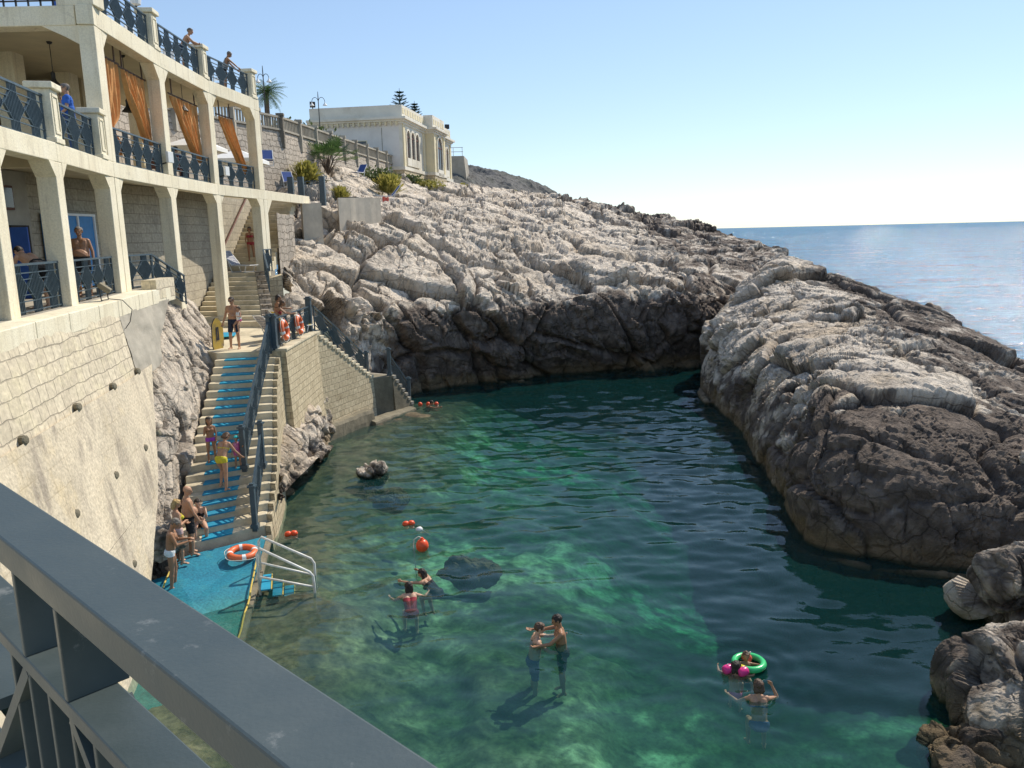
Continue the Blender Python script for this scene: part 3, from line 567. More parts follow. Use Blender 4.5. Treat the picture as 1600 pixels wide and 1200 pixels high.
for k in 'ABCDEF':
    column(cy_[k], cw[k], base[k]-.02, Z2-HB, double=k in 'CF')
    haunch(cy_[k], 1, cw[k], Z2-HB, .34 if k != 'F' else .6); haunch(cy_[k], -1, cw[k], Z2-HB, .34)
column(12.0, .45, Z1, Z2-HB)
beam([10.5, 15.3, 18.4, 23.0, 28.2, 33.2, 37.8, 44.6], Z2, HB)
HT = .5
for k, w in (('C', .62), ('D', .5), ('E', .5), ('F', .6)):
    y = cy_[k]+(.0 if k != 'C' else .02); column(y, w, Z2, Z3-HT)
    if k != 'F': haunch(y, 1, w, Z3-HT, .45)
    if k != 'C': haunch(y, -1, w, Z3-HT, .45)
beam([22.68, 23.0, 28.2, 33.2, 37.8, 38.15], Z3, HT)
# slabs
def slab(name, pts, zt, th, mat): MB().prism([V3(x, y, zt) for x, y in pts], (0, 0, -th)).build(name, mat, bld)
inn = [tuple(fpt(y, 0, DEP+.006)[:2]) for y in (10.5, 15.3, 18.4, 23, 28.2, 33.2, 37.8, 44.6)]
slab('floor_slab', inn[:-1]+[tuple(fpt(38.2, 0, DEP+.006)[:2]), (-18.2, 38.2), (-18.2, 10.5)], Z2-.004, .2, M['cream_in']); slab('floor_slab', [(-13.45, 38.2), (-13.45, 44.6), (-18.2, 44.6), (-18.2, 38.2)], Z2-.004, .2, M['cream_in'])
rin = [tuple(fpt(y, 0, DEP+.006)[:2]) for y in (23.3, 28.2, 33.2, 38.15)]
slab('roof_slab', rin+[(-17.0, 38.15), (-17.0, 31.5), (-21, 31.5), (-21, 23.3)], Z3-.004, .24, M['cream_in'])
MB().hexa([V3(-21, 22.7, Z3-HT), V3(-11.38, 22.7, Z3-HT), V3(-11.38, 23.28, Z3-HT), V3(-21, 23.28, Z3-HT)], [V3(-21, 22.7, Z3), V3(-11.38, 22.7, Z3), V3(-11.38, 23.28, Z3), V3(-21, 23.28, Z3)]).build('end_beam', M['cream'], bld, bevel=.02)
MB().prism([V3(-11.3, 22.72, Z3-HT), V3(-12.3, 22.72, Z3-HT), V3(-11.7, 22.72, Z3-HT-.28), V3(-11.3, 22.72, Z3-HT-.5)], (0, .45, 0)).build('haunch', M['cream'], bld)
slab('floor_slab', [tuple(fpt(y, 0, -.48)[:2]) for y in (10.5, 15.3, 18.4, 23, 25.3)]+[(-12.2, 26.8), (-13.5, 26.8), (-13.5, 10.5)], Z1-.004, .25, M['concrete'])
slab('floor_slab', [(-13.35, 36.85), (-11.9, 36.75), (fx(37)-.3, 36.9), (fx(38.3)+.1, 38.3), (-13.35, 38.3)], 6.72, .3, M['concrete'])
# inner walls and columns
W = MB(); W.hexa([V3(-13.9, 10.5, Z1), V3(-13.0, 10.5, Z1), V3(-13.0, 22.25, Z1), V3(-13.9, 22.25, Z1)], [V3(-13.9, 10.5, Z2-.3), V3(-13.0, 10.5, Z2-.3), V3(-13.0, 22.25, Z2-.3), V3(-13.9, 22.25, Z2-.3)])
W.build('inner_wall', M['concrete'], bld)
W = MB()
bw = [(-13.45, 22.3), (-13.5, 27), (-13.1, 32), (-13.38, 36.9), (-13.42, 44.5)]
for (x0, y0), (x1, y1) in zip(bw[:-1], bw[1:]):
    W.hexa([V3(x0-.6, y0, 3.5), V3(x0, y0, 3.5), V3(x1, y1, 3.5), V3(x1-.6, y1, 3.5)], [V3(x0-.6, y0, Z2-.22), V3(x0, y0, Z2-.22), V3(x1, y1, Z2-.22), V3(x1-.6, y1, Z2-.22)])
W.build('inner_wall', M['block'], bld)
for y in (23.6, 26.9, 30.2): MB().box((-15.75, y, (Z2+Z3)/2-.12), (.62, .62, Z3-Z2-.24)).build('inner_column', M['cream'], bld)
for y in (34.4, 37.6): MB().box((-16.6, y, (Z2+Z3)/2-.12), (.5, .5, Z3-Z2-.24)).build('inner_column', M['cream'], bld)
MB().box((-18.2, 31.15, (Z2+Z3)/2-.12), (5.2, .25, Z3-Z2-.26)).build('inner_wall', M['cream_in'], bld)
MB().box((-20.9, 27, (Z2+Z3)/2-.12), (.2, 8, Z3-Z2-.26)).build('inner_wall', M['darkroom'], bld)
MB().box((-16.6, 30.98, Z2+1.25), (1.7, .08, 2.5)).build('brown_door', M['wood'], bld)
MB().box((-18.6, 30.98, Z2+1.3), (1.6, .08, 2.2)).build('brown_door', M['wood'], bld)
# cross beams below floor two
for y in (15.3, 18.4): MB().box((fx(y)-2.2, y, Z2-.38), (3.4, .3, .3)).build('cross_beam', M['cream_in'], bld)
# window and doors of the lower floor
f = MB(); f.box((-12.97, 21.2, 9.4), (.08, .62, .62)); wn = f.build('window', M['wood'], bld); MB().box((-12.92, 21.2, 9.4), (.03, .5, .5)).build('pane', M['glass'], wn)
dz = MB(); dz.box((-12.97, 21.65, 7.75), (.06, .8, 1.9)); dr = dz.build('doorway', M['darkroom'], bld); dd = MB(); dd.box((-12.75, 21.2, 7.72), (.5, .05, 1.84)); dd.build('door_leaf', M['bluedoor'], dr)
bp = MB(); bp.box((-13.38, 24.9, 7.95), (.06, 2.9, 2.2)); sh = bp.build('blue_screen', M['blueglass'], bld); fr = MB()
for y in (23.5, 24.4, 25.3, 26.3): fr.box((-13.33, y, 7.95), (.06, .07, 2.26))
fr.box((-13.33, 24.9, 9.06), (.062, 2.9, .07)); fr.build('frame', M['white'], sh)
# parapet posts
def ppost(y, z, w=.5, h=1.1, inn=.0):
    u = ftan(y); n = V3(-u[1], u[0], 0); c = fpt(y, z, .02+inn); r = math.atan2(u[1], u[0])
    mb = MB(); mb.box(c+n*.2+V3(0, 0, h/2), (w, .42, h), r); mb.box(c+n*.2+V3(0, 0, .06), (w+.08, .5, .12), r); o = mb.build('parapet_post', M['cream'], bld, bevel=.015)
    k = MB(); k.box(c+n*.2+V3(0, 0, h+.07), (w+.16, .58, .14), r); k.build('cap', M['cream'], o, bevel=.02)
    k = MB()   # raised frame round a recessed panel on the front face
    for a, b, sw, sh2 in ((0, h-.12, w*.7, .06), (0, .24, w*.7, .06), (-w*.32, h*.55, .05, h*.62), (w*.32, h*.55, .05, h*.62)): k.box(c+u*a-n*.018+V3(0, 0, b), (sw, .03, sh2), r)
    k.build('panel_moulding', M['cream'], o)
for y in (28.0, 33.0, 37.75): ppost(y, Z3)
for y in (14.2, 18.7, 22.3): ppost(y, Z2, .5, 1.15)
k = MB(); k.box((-11.45, 23.0, Z3+.55), (.8, .55, 1.1)); k.box((-11.0, 23.0, Z3+.5), (.3, .62, 1.0)); k.build('parapet_post', M['cream'], bld, bevel=.02)
# railings: hexagonal clusters of flat bars with crossed diagonals
def rail_geo(P0, P1, h=1.0, lift=.06, unitw=1.0, bw=.013, bd=.06, dense=.072):
    P0 = V3(*P0); P1 = V3(*P1); d = P1-P0; hl = math.hypot(d[0], d[1]); u = d/hl; nrm = V3(-d[1], d[0], 0)/hl; up = V3(0, 0, 1)
    fr, bars, top = MB(), MB(), MB()
    pt = lambda s, z: P0+u*s+up*z
    top.bar(pt(0, h), pt(hl, h), .07, .045); n = max(1, round(hl/unitw)); w = hl/n
    for z in (h-.17, lift+.2, lift): fr.bar(pt(0, z), pt(hl, z), .045, .022)
    zt, zb = h-.17, lift+.2; zm = (zt+zb)/2
    for i in range(n):
        c = (i+.5)*w; R = w*.485
        for sg in (-1, 1):
            fr.bar(pt(c+sg*(.13*w), zt), pt(c+sg*R, zm), .05, .016, nrm) if False else fr.bar(pt(c+sg*(.13*w), zt), pt(c+sg*R, zm), .016, .05, nrm)
            fr.bar(pt(c+sg*R, zm), pt(c+sg*(.13*w), zb), .016, .05, nrm)
        m = int(R/dense)
        for j in range(-m, m+1):
            o = j*dense; k = max(0, (abs(o)-(.13*w))/(R-(.13*w))); a, b = zb+(zm-zb)*k, zt-(zt-zm)*k
            if b-a < .05: continue
            if abs(o) <= .17*w: a, b = lift-.05, h
            bars.bar(pt(c+o, a), pt(c+o, b), bw, bd, nrm)
        if i < n-1:
            e = (i+1)*w
            for z in (zm+(zt-zm)*.55, zb+(zm-zb)*.45): fr.bar(pt(e-w*.3, z), pt(e+w*.3, z), .016, .045, nrm)
    for s in (.03, hl-.03): bars.bar(pt(s, lift-.05), pt(s, h), .03, .05, nrm)
    return fr, bars, top
def bld_rail(P0, P1, **k):
    fr, bars, top = rail_geo(P0, P1, **k); fr.add(bars.v, bars.f); o = fr.build('railing', M['iron'], bld); top.build('top_rail', M['iron'], o)
for a, b in ((15.6, 18.15), (18.7, 22.5), (12.3, 15.0)): bld_rail(fpt(a, Z1, .2), fpt(b, Z1, .2))
for a, b in ((11, 13.95), (14.45, 18.45), (18.95, 22.05), (23.4, 27.95), (28.5, 32.95), (33.5, 37.4)): bld_rail(fpt(a, Z2, .2), fpt(b, Z2, .2))
for a, b in ((23.6, 27.75), (28.25, 32.75), (33.25, 37.5)): bld_rail(fpt(a, Z3, .2), fpt(b, Z3, .2))
g = MB()
for x in np.arange(-18, -11.9, .33): g.box((x, 22.98, Z3+.5), (.04, .04, 1.0))
for z in (.2, .5, .8, 1.0): g.bar((-18, 22.98, Z3+z), (-11.9, 22.98, Z3+z), .04, .035)
g.build('railing', M['darkiron'], bld)
# ledge and retaining wall
lg = MB(); ys = [10.5, 12.5, 14.5, 16.2, 18, 19.8, 21.6, 23.2, 24.4, 25.3]
lgp = [(fpt(y, 0, -.62), fpt(y, 0, .0)) for y in ys]
for i in range(len(ys)-1):
    a, b = lgp[i], lgp[i+1]; g_ = .008
    lg.hexa([a[0]+V3(0, g_, Z1-.42), b[0]+V3(0, -g_, Z1-.42), b[1]+V3(0, -g_, Z1-.42), a[1]+V3(0, g_, Z1-.42)], [a[0]+V3(0, g_, Z1+.005), b[0]+V3(0, -g_, Z1+.005), b[1]+V3(0, -g_, Z1+.005), a[1]+V3(0, g_, Z1+.005)])
MB().hexa([fpt(y, Z1-.3, o) for y, o in ((23.6, -.62), (25.3, -.62), (25.3, -.2), (23.6, -.2))], [fpt(y, Z1+.28, o) for y, o in ((23.6, -.62), (25.3, -.62), (25.3, -.2), (23.6, -.2))]).build('parapet_wall', M['ashlar'], bld)
lg.build('ledge', M['cream'], bld, bevel=.02)
rw = thing('retaining_wall', 'tall battered retaining wall below the terrace, pale ashlar above streaked concrete', 'wall', (-9.5, 18, 0))
def wallp(y, z): k = (Z1-z)/Z1; return fpt(y, z, -.56-1.15*k)
def wsheet(name, y0, y1, z0, z1, mat, ny=14, nz=8, amp=.03, off=0., y1b=None):
    Y, Zz = np.meshgrid(np.linspace(0, 1, ny*6), np.linspace(z0, z1, nz*6)); P = []
    for k, z in zip(Y.ravel(), Zz.ravel()):
        f = (z1-z)/(z1-z0); e = y1+(0 if y1b is None else (y1b-y1)*f); P.append(wallp(y0+(e-y0)*k, z)+V3(off, 0, 0))
    P = np.array(P); nn = V3(.95, -.2, .2); P = P+nn*(fbm(P*.9, 3, 4)*amp+fbm(P*4, 3, 6)*amp*.35)[:, None]
    return npmesh(name, P, gridfaces(nz*6, ny*6), mat, parent=rw, smooth=True, uv=True)
def streakmat():
    m, nt, out = newmat('streaked_concrete_panel'); K = nt.links.new; tc = N(nt, 'ShaderNodeTexCoord'); b = N(nt, 'ShaderNodeBsdfPrincipled', i_Roughness=.9)
    mp = N(nt, 'ShaderNodeMapping'); mp.inputs['Scale'].default_value = (1.6, 1.6, .14); K(tc.outputs['Object'], mp.inputs[0])
    n = N(nt, 'ShaderNodeTexNoise', i_Scale=1.5, i_Detail=5., i_Roughness=.62); K(mp.outputs[0], n.inputs['Vector']); r = ramp(nt, n.outputs[0], [(.46, (0, 0, 0)), (.6, (1, 1, 1))])
    n2 = N(nt, 'ShaderNodeTexNoise', i_Scale=.55, i_Detail=6., i_Roughness=.65); K(tc.outputs['Object'], n2.inputs['Vector']); r2 = ramp(nt, n2.outputs[0], [(.35, (.74, .63, .46)), (.55, (.62, .53, .39)), (.72, (.72, .58, .36))])
    n4 = N(nt, 'ShaderNodeTexNoise', i_Scale=.9, i_Detail=2.); K(tc.outputs['Object'], n4.inputs['Vector']); r4 = ramp(nt, n4.outputs[0], [(.42, (0, 0, 0)), (.6, (1, 1, 1))])
    mm = N(nt, 'ShaderNodeMath', operation='MULTIPLY'); K(r.outputs[0], mm.inputs[0]); K(r4.outputs[0], mm.inputs[1]); m2 = N(nt, 'ShaderNodeMath', operation='MULTIPLY', i_1=.75); K(mm.outputs[0], m2.inputs[0])
    c = mixc(nt, m2.outputs[0], r2.outputs[0], (.30, .25, .20)); n3 = N(nt, 'ShaderNodeTexNoise', i_Scale=14., i_Detail=6.); K(tc.outputs['Object'], n3.inputs['Vector'])
    r3 = ramp(nt, n3.outputs[0], [(.3, (.75, .75, .75)), (.65, (1.08, 1.08, 1.08))]); c = mixc(nt, 1., c, r3.outputs[0], 'MULTIPLY'); uv = N(nt, 'ShaderNodeUVMap'); nd = N(nt, 'ShaderNodeTexNoise', i_Scale=1.4, i_Detail=3.); K(uv.outputs[0], nd.inputs['Vector']); md = N(nt, 'ShaderNodeMix', data_type='VECTOR'); md.inputs[0].default_value = .10; K(uv.outputs[0], md.inputs[4]); K(nd.outputs[1], md.inputs[5])
    br = N(nt, 'ShaderNodeTexBrick', i_Scale=1., i_Color1=(1.03, 1.02, 1., 1), i_Color2=(.92, .91, .89, 1), i_Mortar=(.76, .73, .68, 1)); br.inputs['Brick Width'].default_value = .62; br.inputs['Row Height'].default_value = .40; br.inputs['Mortar Size'].default_value = .012; br.inputs['Mortar Smooth'].default_value = .6; K(md.outputs[1], br.inputs['Vector'])
    nb = N(nt, 'ShaderNodeTexNoise', i_Scale=.8, i_Detail=4.); K(tc.outputs['Object'], nb.inputs['Vector']); rb = ramp(nt, nb.outputs[0], [(.42, (.12, .12, .12)), (.62, (.85, .85, .85))]); c = mixc(nt, rb.outputs[0], c, mixc(nt, 1., c, br.outputs[0], 'MULTIPLY'))
    K(c, b.inputs['Base Color'])
    bq = N(nt, 'ShaderNodeBump', i_Strength=.4, i_Distance=.04); K(n3.outputs[0], bq.inputs['Height']); K(bq.outputs[0], b.inputs['Normal']); K(b.outputs[0], out.inputs[0]); return m
M['streak'] = streakmat()
wsheet('ashlar_facing', 10.5, 19.5, 4.9, 6.5, M['ashlar'], amp=.035, y1b=19.8); wsheet('plaster_strip', 19.45, 24.6, 4.8, 6.45, M['concrete'], ny=5, amp=.09, off=.02, y1b=22.0)
wsheet('concrete_panel', 10.5, 20.8, 2.3, 5.0, M['streak'], amp=.02, off=.08, y1b=18.2); wsheet('concrete_panel', 10.5, 18.2, -.3, 2.3, M['streak'], amp=.03, off=.085, y1b=14.2)
k = 0
for z, yl in ((5.05, (12.6, 15.2, 17.4, 19.4)), (3.4, (13.6, 16.0, 18.2, 19.6)), (1.6, (13.5, 15.5))):
    for y in yl:
        p = wallp(y, z)+V3(.12, -.02, 0); MB().lathe([(.075, -.15), (.085, -.02), (.06, .0), (.02, .005)], p, 8, (.93, -.15, .1)).build('weep_stone', M['darkconcrete'], rw); k += 1
# ------------------------------------------------------------------ bathing stairs
YS = [829, 809, 791, 776, 761, 745, 730, 713, 699, 685, 671, 658, 645, 631, 619, 606, 593, 581, 569, 558, 547]
LX = lambda y: float(np.interp(y, [547, 590, 640, 694, 740, 800, 829], [338, 328, 312, 300, 288, 280, 282])); RX = lambda y: float(np.interp(y, [547, 600, 640, 712, 780, 829], [431, 426, 424, 427, 420, 415]))
TL = lambda y: float(np.interp(y, [547, 640, 700, 829], [2, 4, 8, 16]))
stz = lambda k: .3+.1976*k
ND = []
for k, y in enumerate([v+3+5*(v-547)/282 for v in YS], 1): ND.append((onz(LX(y), y+TL(y), stz(k)), onz(RX(y), y-TL(y), stz(k))))
# even out the run of the steps
t = np.arange(21); sm = lambda a: np.polyval(np.polyfit(t, a, 4), t)
LL = np.stack([sm([n[0][i] for n in ND]) for i in range(3)], 1); RR = np.stack([sm([n[1][i] for n in ND]) for i in range(3)], 1)
LL[:, 2] = RR[:, 2] = [stz(k+1) for k in t]
stairs = thing('bathing_stairs', 'long pale stone staircase with blue painted treads climbing from the bathing platform', 'stairs', LL[0]*V3(1, 1, 0)+V3(0, 0, .3))
M['bluepaint'] = pmat('bright_blue_tread_paint', (.015, .30, .47), .6, .25, 3, .15, 40, dirt=(.03, .20, .32))
for k in range(20):
    a, b, c, d = LL[k], RR[k], RR[k+1], LL[k+1]; z = LL[k][2]; dn = V3(1, 1, 0)
    st = MB().hexa([p*dn+V3(0, 0, z-.75) for p in (a, b, c, d)], [p*dn+V3(0, 0, z) for p in (a, b, c, d)])
    jit = RNG.uniform(-.012, .012); o = st.build('step', M['stairstone'], stairs, bevel=.018)
    f0, f1 = np.interp(k, [0, 10, 20], [.24, .19, .16]), np.interp(k, [0, 10, 20], [.60, .65, .70])
    q = [a+(b-a)*f0, a+(b-a)*f1, d+(c-d)*f1, d+(c-d)*f0]; w = unit((a-d)*dn)*.012
    m = MB(); m.hexa([p*dn+V3(0, 0, z+.002) for p in (q[0]+w, q[1]+w, q[2], q[3])], [p*dn+V3(0, 0, z+.008) for p in (q[0]+w, q[1]+w, q[2], q[3])])
    m.hexa([p*dn+V3(0, 0, z-.035) for p in (q[0]+w, q[1]+w, q[1]+w*.2, q[0]+w*.2)], [p*dn+V3(0, 0, z+.0015) for p in (q[0]+w, q[1]+w, q[1]+w*.2, q[0]+w*.2)])
    m.build('blue_tread', M['bluepaint'], o)
# side wall following the steps
sw = MB()
for k in range(20):
    a, b = RR[k], RR[k+1]; o = V3(.16, -.05, 0)
    sw.hexa([V3(a[0], a[1], -.6)+o*.05, V3(a[0], a[1], -.6)+o*1.5, V3(b[0], b[1], -.6)+o*1.5, V3(b[0], b[1], -.6)+o*.05], [a+o*.05-V3(0, 0, .015), a+o-V3(0, 0, .015), V3(b[0], b[1], a[2]-.015)+o, V3(b[0], b[1], a[2]-.015)+o*.05])
sw.build('side_wall', M['wallstone'], stairs)
# landing
ZL = 4.45
KC = at(489, 521, 31.9); KC[2] = ZL
landing = thing('landing_terrace', 'stone landing at the head of the blue stairs, held by a tan block wall', 'terrace', (-9, 30, ZL))
lp = [LL[20], RR[20], KC, V3(-7.6, 33.4, ZL+.02), V3(-8.6, 35.2, 4.6), V3(-10.6, 33.5, 4.72), V3(-12.9, 32.6, 4.72), V3(-12.9, 29.5, 4.6)]
mb = MB(); mb.add([p for p in lp]+[p-V3(0, 0, .5) for p in lp]+[np.mean(lp, 0)], [(i, (i+1) % 8, 16) for i in range(8)]+[(i, 8+i, 8+(i+1) % 8, (i+1) % 8) for i in range(8)])
mb.build('paving', M['stairstone'], landing)
wl = MB(); a, b = RR[20]+V3(.17, -.04, 0), KC; o = unit(np.cross(b-a, V3(0, 0, 1)))*.16
wl.hexa([a*V3(1, 1, 0)+o*2.2-V3(0, 0, .5), b*V3(1, 1, 0)+o*2.2-V3(0, 0, .5), b*V3(1, 1, 0)-o*2-V3(0, 0, .5), a*V3(1, 1, 0)-o*2-V3(0, 0, .5)], [a+o-V3(0, 0, .02), b+o-V3(0, 0, .02), b-o*2-V3(0, 0, .02), a-o*2-V3(0, 0, .02)])
wl.build('block_wall', M['wallstone'], landing)
cp = MB(); n_ = 9
for i in range(n_):
    p, q = a+(b-a)*(i+.02)/n_, a+(b-a)*(i+.98)/n_; h = .11+.015*RNG.random()
    cp.hexa([p+o*1.25-V3(0, 0, .02), q+o*1.25-V3(0, 0, .02), q-o*1.2-V3(0, 0, .02), p-o*1.2-V3(0, 0, .02)], [p+o*1.25+V3(0, 0, h*.5), q+o*1.25+V3(0, 0, h*.5), q-o*1.2+V3(0, 0, h*.5), p-o*1.2+V3(0, 0, h*.5)])
cp.build('coping', M['stairstone'], landing, bevel=.01)
# stairs going down to the water on the right, in two flights along the wall
ws = thing('water_stairs', 'weathered stone stairs descending along the wall to the water behind the landing', 'stairs', (-6.5, 35, 0))
S0 = KC+V3(.05, .1, 0); S1 = at(583, 591, 35.9); S2 = at(614, 598, 36.5); S2[2] = S1[2]; S3 = at(646, 632, 37.7); S3[2] = .12
def flight(p, q, n, mat, wallmat, inw=1.5, zb=-.8, batter=.1):
    d = (q-p)*V3(1, 1, 0)/n; dz_ = (p[2]-q[2])/n; nin = unit(V3(-d[1], d[0], 0))*inw; out = -unit(nin)
    for i in range(n):
        a = p+d*i; e = a+d; z = p[2]-dz_*(i+.0); j = RNG.uniform(-.01, .01)
        a = V3(a[0], a[1], z); e = V3(e[0], e[1], z); lo = lambda v, zz: V3(v[0], v[1], zz)
        m = MB().hexa([lo(a, z-.16)+out*.05, lo(e, z-.16)+out*.05, lo(e, z-.16)+nin, lo(a, z-.16)+nin], [a+out*.05, e+out*.05, e+nin, a+nin]); m.build('step', mat, ws, bevel=.02)
        MB().hexa([lo(a, zb)+out*batter*(z+.8)*.6, lo(e, zb)+out*batter*(z+.8)*.6, lo(e, zb)+nin, lo(a, zb)+nin], [lo(a, z-.16), lo(e, z-.16), lo(e, z-.16)+nin, lo(a, z-.16)+nin]).build('wall_course', wallmat, ws)
flight(S0, S1, 15, M['stairstone'], M['wallstone']); flight(S2, S3, 7, M['concrete'], M['darkconcrete'], 1.5)
MB().hexa([V3(*S1[:2], -.8), V3(*S2[:2], -.8), V3(*S2[:2], -.8)+V3(-1.4, .9, 0), V3(*S1[:2], -.8)+V3(-1.4, .9, 0)], [S1, S2, S2+V3(-1.4, .9, 0), S1+V3(-1.4, .9, 0)]).build('landing_block', M['darkconcrete'], ws, bevel=.03)
# concrete ledges in front
def ledge(name, label, g0, g1, zt, wid, tilt=0., slant=0.):
    d = unit((g1-g0)*V3(1, 1, 0)); n = V3(-d[1], d[0], 0); R, C = 14, 40; prof = [(0, -.8), (.0, zt*.3), (.03, zt*.8), (.10, zt), (wid*.5, zt+.03), (wid, zt+.02), (wid, -.8)]
    s = np.linspace(0, 1, C); P = []
    for (o, z) in prof:
        for k in s: q = g0+(g1-g0)*k; P.append(V3(q[0], q[1], 0)+n*o+V3(0, 0, z+tilt*k*(z > 0)))
    P = np.array(P); P = P+.05*np.stack([fbm(P*1.8, 4, 30+i) for i in range(3)], 1)
    m = MB().grid(P.reshape(len(prof), C, 3), flip=False); nP = len(prof)
    m.f.append(tuple(i*C for i in range(nP))); m.f.append(tuple(i*C+C-1 for i in range(nP))[::-1])
    tag(m.build(name, M['darkconcrete']), label, 'concrete ledge')
ledge('concrete_ledge', 'long low rounded concrete ledge at the waterline below the water stairs', onz(505, 694, 0), onz(586, 661, 0), .62, 1.0)
ledge('concrete_ledge', 'upper straight concrete ledge built against the tan stair wall', onz(503, 676, .0)+V3(-.35, .3, 0), onz(588, 648, .0)+V3(-.35, .3, 0), 1.35, .7, .2)
ledge('concrete_ledge', 'narrow concrete footing at water level under the last stair flight', onz(588, 664, 0), onz(652, 641, 0), .16, .6)
# ------------------------------------------------------------------ flights under the arcade
up = thing('arcade_stairs', 'broad pale stone steps rising from the landing under the arcade', 'stairs', (-11.8, 32.5, 4.7))
n = 11
for i in range(n):
    f = i/n; g = (i+1)/n; z = 4.72+(6.72-4.72)*(i+1)/n; y0, y1 = 32.5+4.3*f, 32.5+4.3*g; xl0, xl1 = -12.95-.4*f, -12.95-.4*g; xr0, xr1 = -10.1-1.5*f, -10.1-1.5*g
    MB().hexa([V3(xl0, y0, z-.6), V3(xr0, y0, z-.6), V3(xr1, y1, z-.6), V3(xl1, y1, z-.6)], [V3(xl0, y0, z), V3(xr0, y0, z), V3(xr1, y1, z), V3(xl1, y1, z)]).build('step', M['stairstone'], up, bevel=.02)
sdw = MB()
for i in range(n):
    f = i/n; g = (i+1)/n; z = 4.72+2.0*(i+1)/n+.04; y0, y1 = 32.5+4.3*f, 32.5+4.3*g; xr0, xr1 = -10.1-1.5*f, -10.1-1.5*g
    sdw.hexa([V3(xr0+.01, y0, 4), V3(xr0+.5, y0, 4), V3(xr1+.5, y1, 4), V3(xr1+.01, y1, 4)], [V3(xr0+.01, y0, z), V3(xr0+.5, y0, z), V3(xr1+.5, y1, z), V3(xr1+.01, y1, z)])
sdw.build('side_wall', M['rubble'], up)
u2 = thing('upper_stairs', 'steep sunlit stone flight climbing to the middle terrace beside a yellow block wall', 'stairs', (-12.5, 38.3, 6.72))
n = 18
for i in range(n):
    y0, y1 = 38.3+5.6*i/n, 38.3+5.6*(i+1)/n; z = 6.72+(Z2-6.72)*(i+1)/n
    MB().hexa([V3(-13.4, y0, z-.6), V3(-11.3, y0, z-.6), V3(-11.3, y1, z-.6), V3(-13.4, y1, z-.6)], [V3(-13.4, y0, z), V3(-11.3, y0, z), V3(-11.3, y1, z), V3(-13.4, y1, z)]).build('step', M['stairstone'], u2, bevel=.02)
hr = MB(); hr.tube([V3(-13.3, 37.6, 7.7), V3(-13.3, 43.6, 11.4)], .05, 6); hr.build('handrail', M['wood'], u2)
# ------------------------------------------------------------------ bathing platform
pl = MB(); ZP = [(258, 880, .3), (300, 866, .3), (418, 837, .3), (402, 896, .22), (390, 935, .0), (376, 985, -.16), (340, 1130, -.3), (120, 1130, -.3), (190, 985, -.16), (226, 935, 0), (240, 898, .2)]
tp = [onz(*q) for q in ZP]; bt = [p*V3(1, 1, 0)+V3(.12, 0, -1.6) for p in tp]; n = len(tp)
def platmat():
    m, nt, out = newmat('blue_painted_platform'); K = nt.links.new; tc = N(nt, 'ShaderNodeTexCoord'); b = N(nt, 'ShaderNodeBsdfPrincipled')
    sp = N(nt, 'ShaderNodeSeparateXYZ'); ge = N(nt, 'ShaderNodeNewGeometry'); K(ge.outputs[0], sp.inputs[0])
    n1 = N(nt, 'ShaderNodeTexNoise', i_Scale=1.1, i_Detail=6., i_Roughness=.65); K(tc.outputs['Object'], n1.inputs['Vector'])
    r = ramp(nt, n1.outputs[0], [(.3, (.014, .16, .25)), (.55, (.018, .23, .33)), (.8, (.06, .22, .24))])
    h = N(nt, 'ShaderNodeMapRange'); K(sp.outputs[2], h.inputs[0]); h.inputs[1].default_value = .12; h.inputs[2].default_value = -.08
    ad = N(nt, 'ShaderNodeMath', operation='MULTIPLY_ADD', i_1=1.2, i_2=-.6); K(n1.outputs[0], ad.inputs[0]); a2 = N(nt, 'ShaderNodeMath', operation='ADD'); a2.use_clamp = True; K(h.outputs[0], a2.inputs[0]); K(ad.outputs[0], a2.inputs[1])
    c = mixc(nt, a2.outputs[0], r.outputs[0], (.05, .24, .21)); n2 = N(nt, 'ShaderNodeTexNoise', i_Scale=18., i_Detail=5.); K(tc.outputs['Object'], n2.inputs['Vector']); r2 = ramp(nt, n2.outputs[0], [(.3, (.7, .7, .7)), (.7, (1.15, 1.15, 1.15))])
    c = mixc(nt, 1., c, r2.outputs[0], 'MULTIPLY'); K(c, b.inputs['Base Color']); b.inputs['Roughness'].default_value = .55
    bq = N(nt, 'ShaderNodeBump', i_Strength=.4, i_Distance=.02); K(n2.outputs[0], bq.inputs['Height']); K(bq.outputs[0], b.inputs['Normal']); K(b.outputs[0], out.inputs[0]); return m
plt = thing('bathing_platform', 'flat blue painted concrete bathing platform at the foot of the blue stairs', 'platform', (-8, 18, .3))
top = MB().add(tp+[np.mean(tp, 0)*V3(1, 1, 0)+V3(0, 0, .05)], [(i, (i+1) % n, n)[::-1] for i in range(n)]); top.build('blue_surface', platmat(), plt)
sd_ = MB().add(tp+bt, [(i, (i+1) % n, n+(i+1) % n, n+i) for i in range(n)]); sd_.build('concrete_edge', M['darkconcrete'], plt)
e0 = [onz(*q) for q in ZP[2:7]]
eb = MB()
for a, b in zip(e0[:-1], e0[1:]): eb.bar(a+V3(.06, 0, -.03), b+V3(.06, 0, -.03), .14, .1)
eb.build('kerb', M['darkconcrete'], plt)
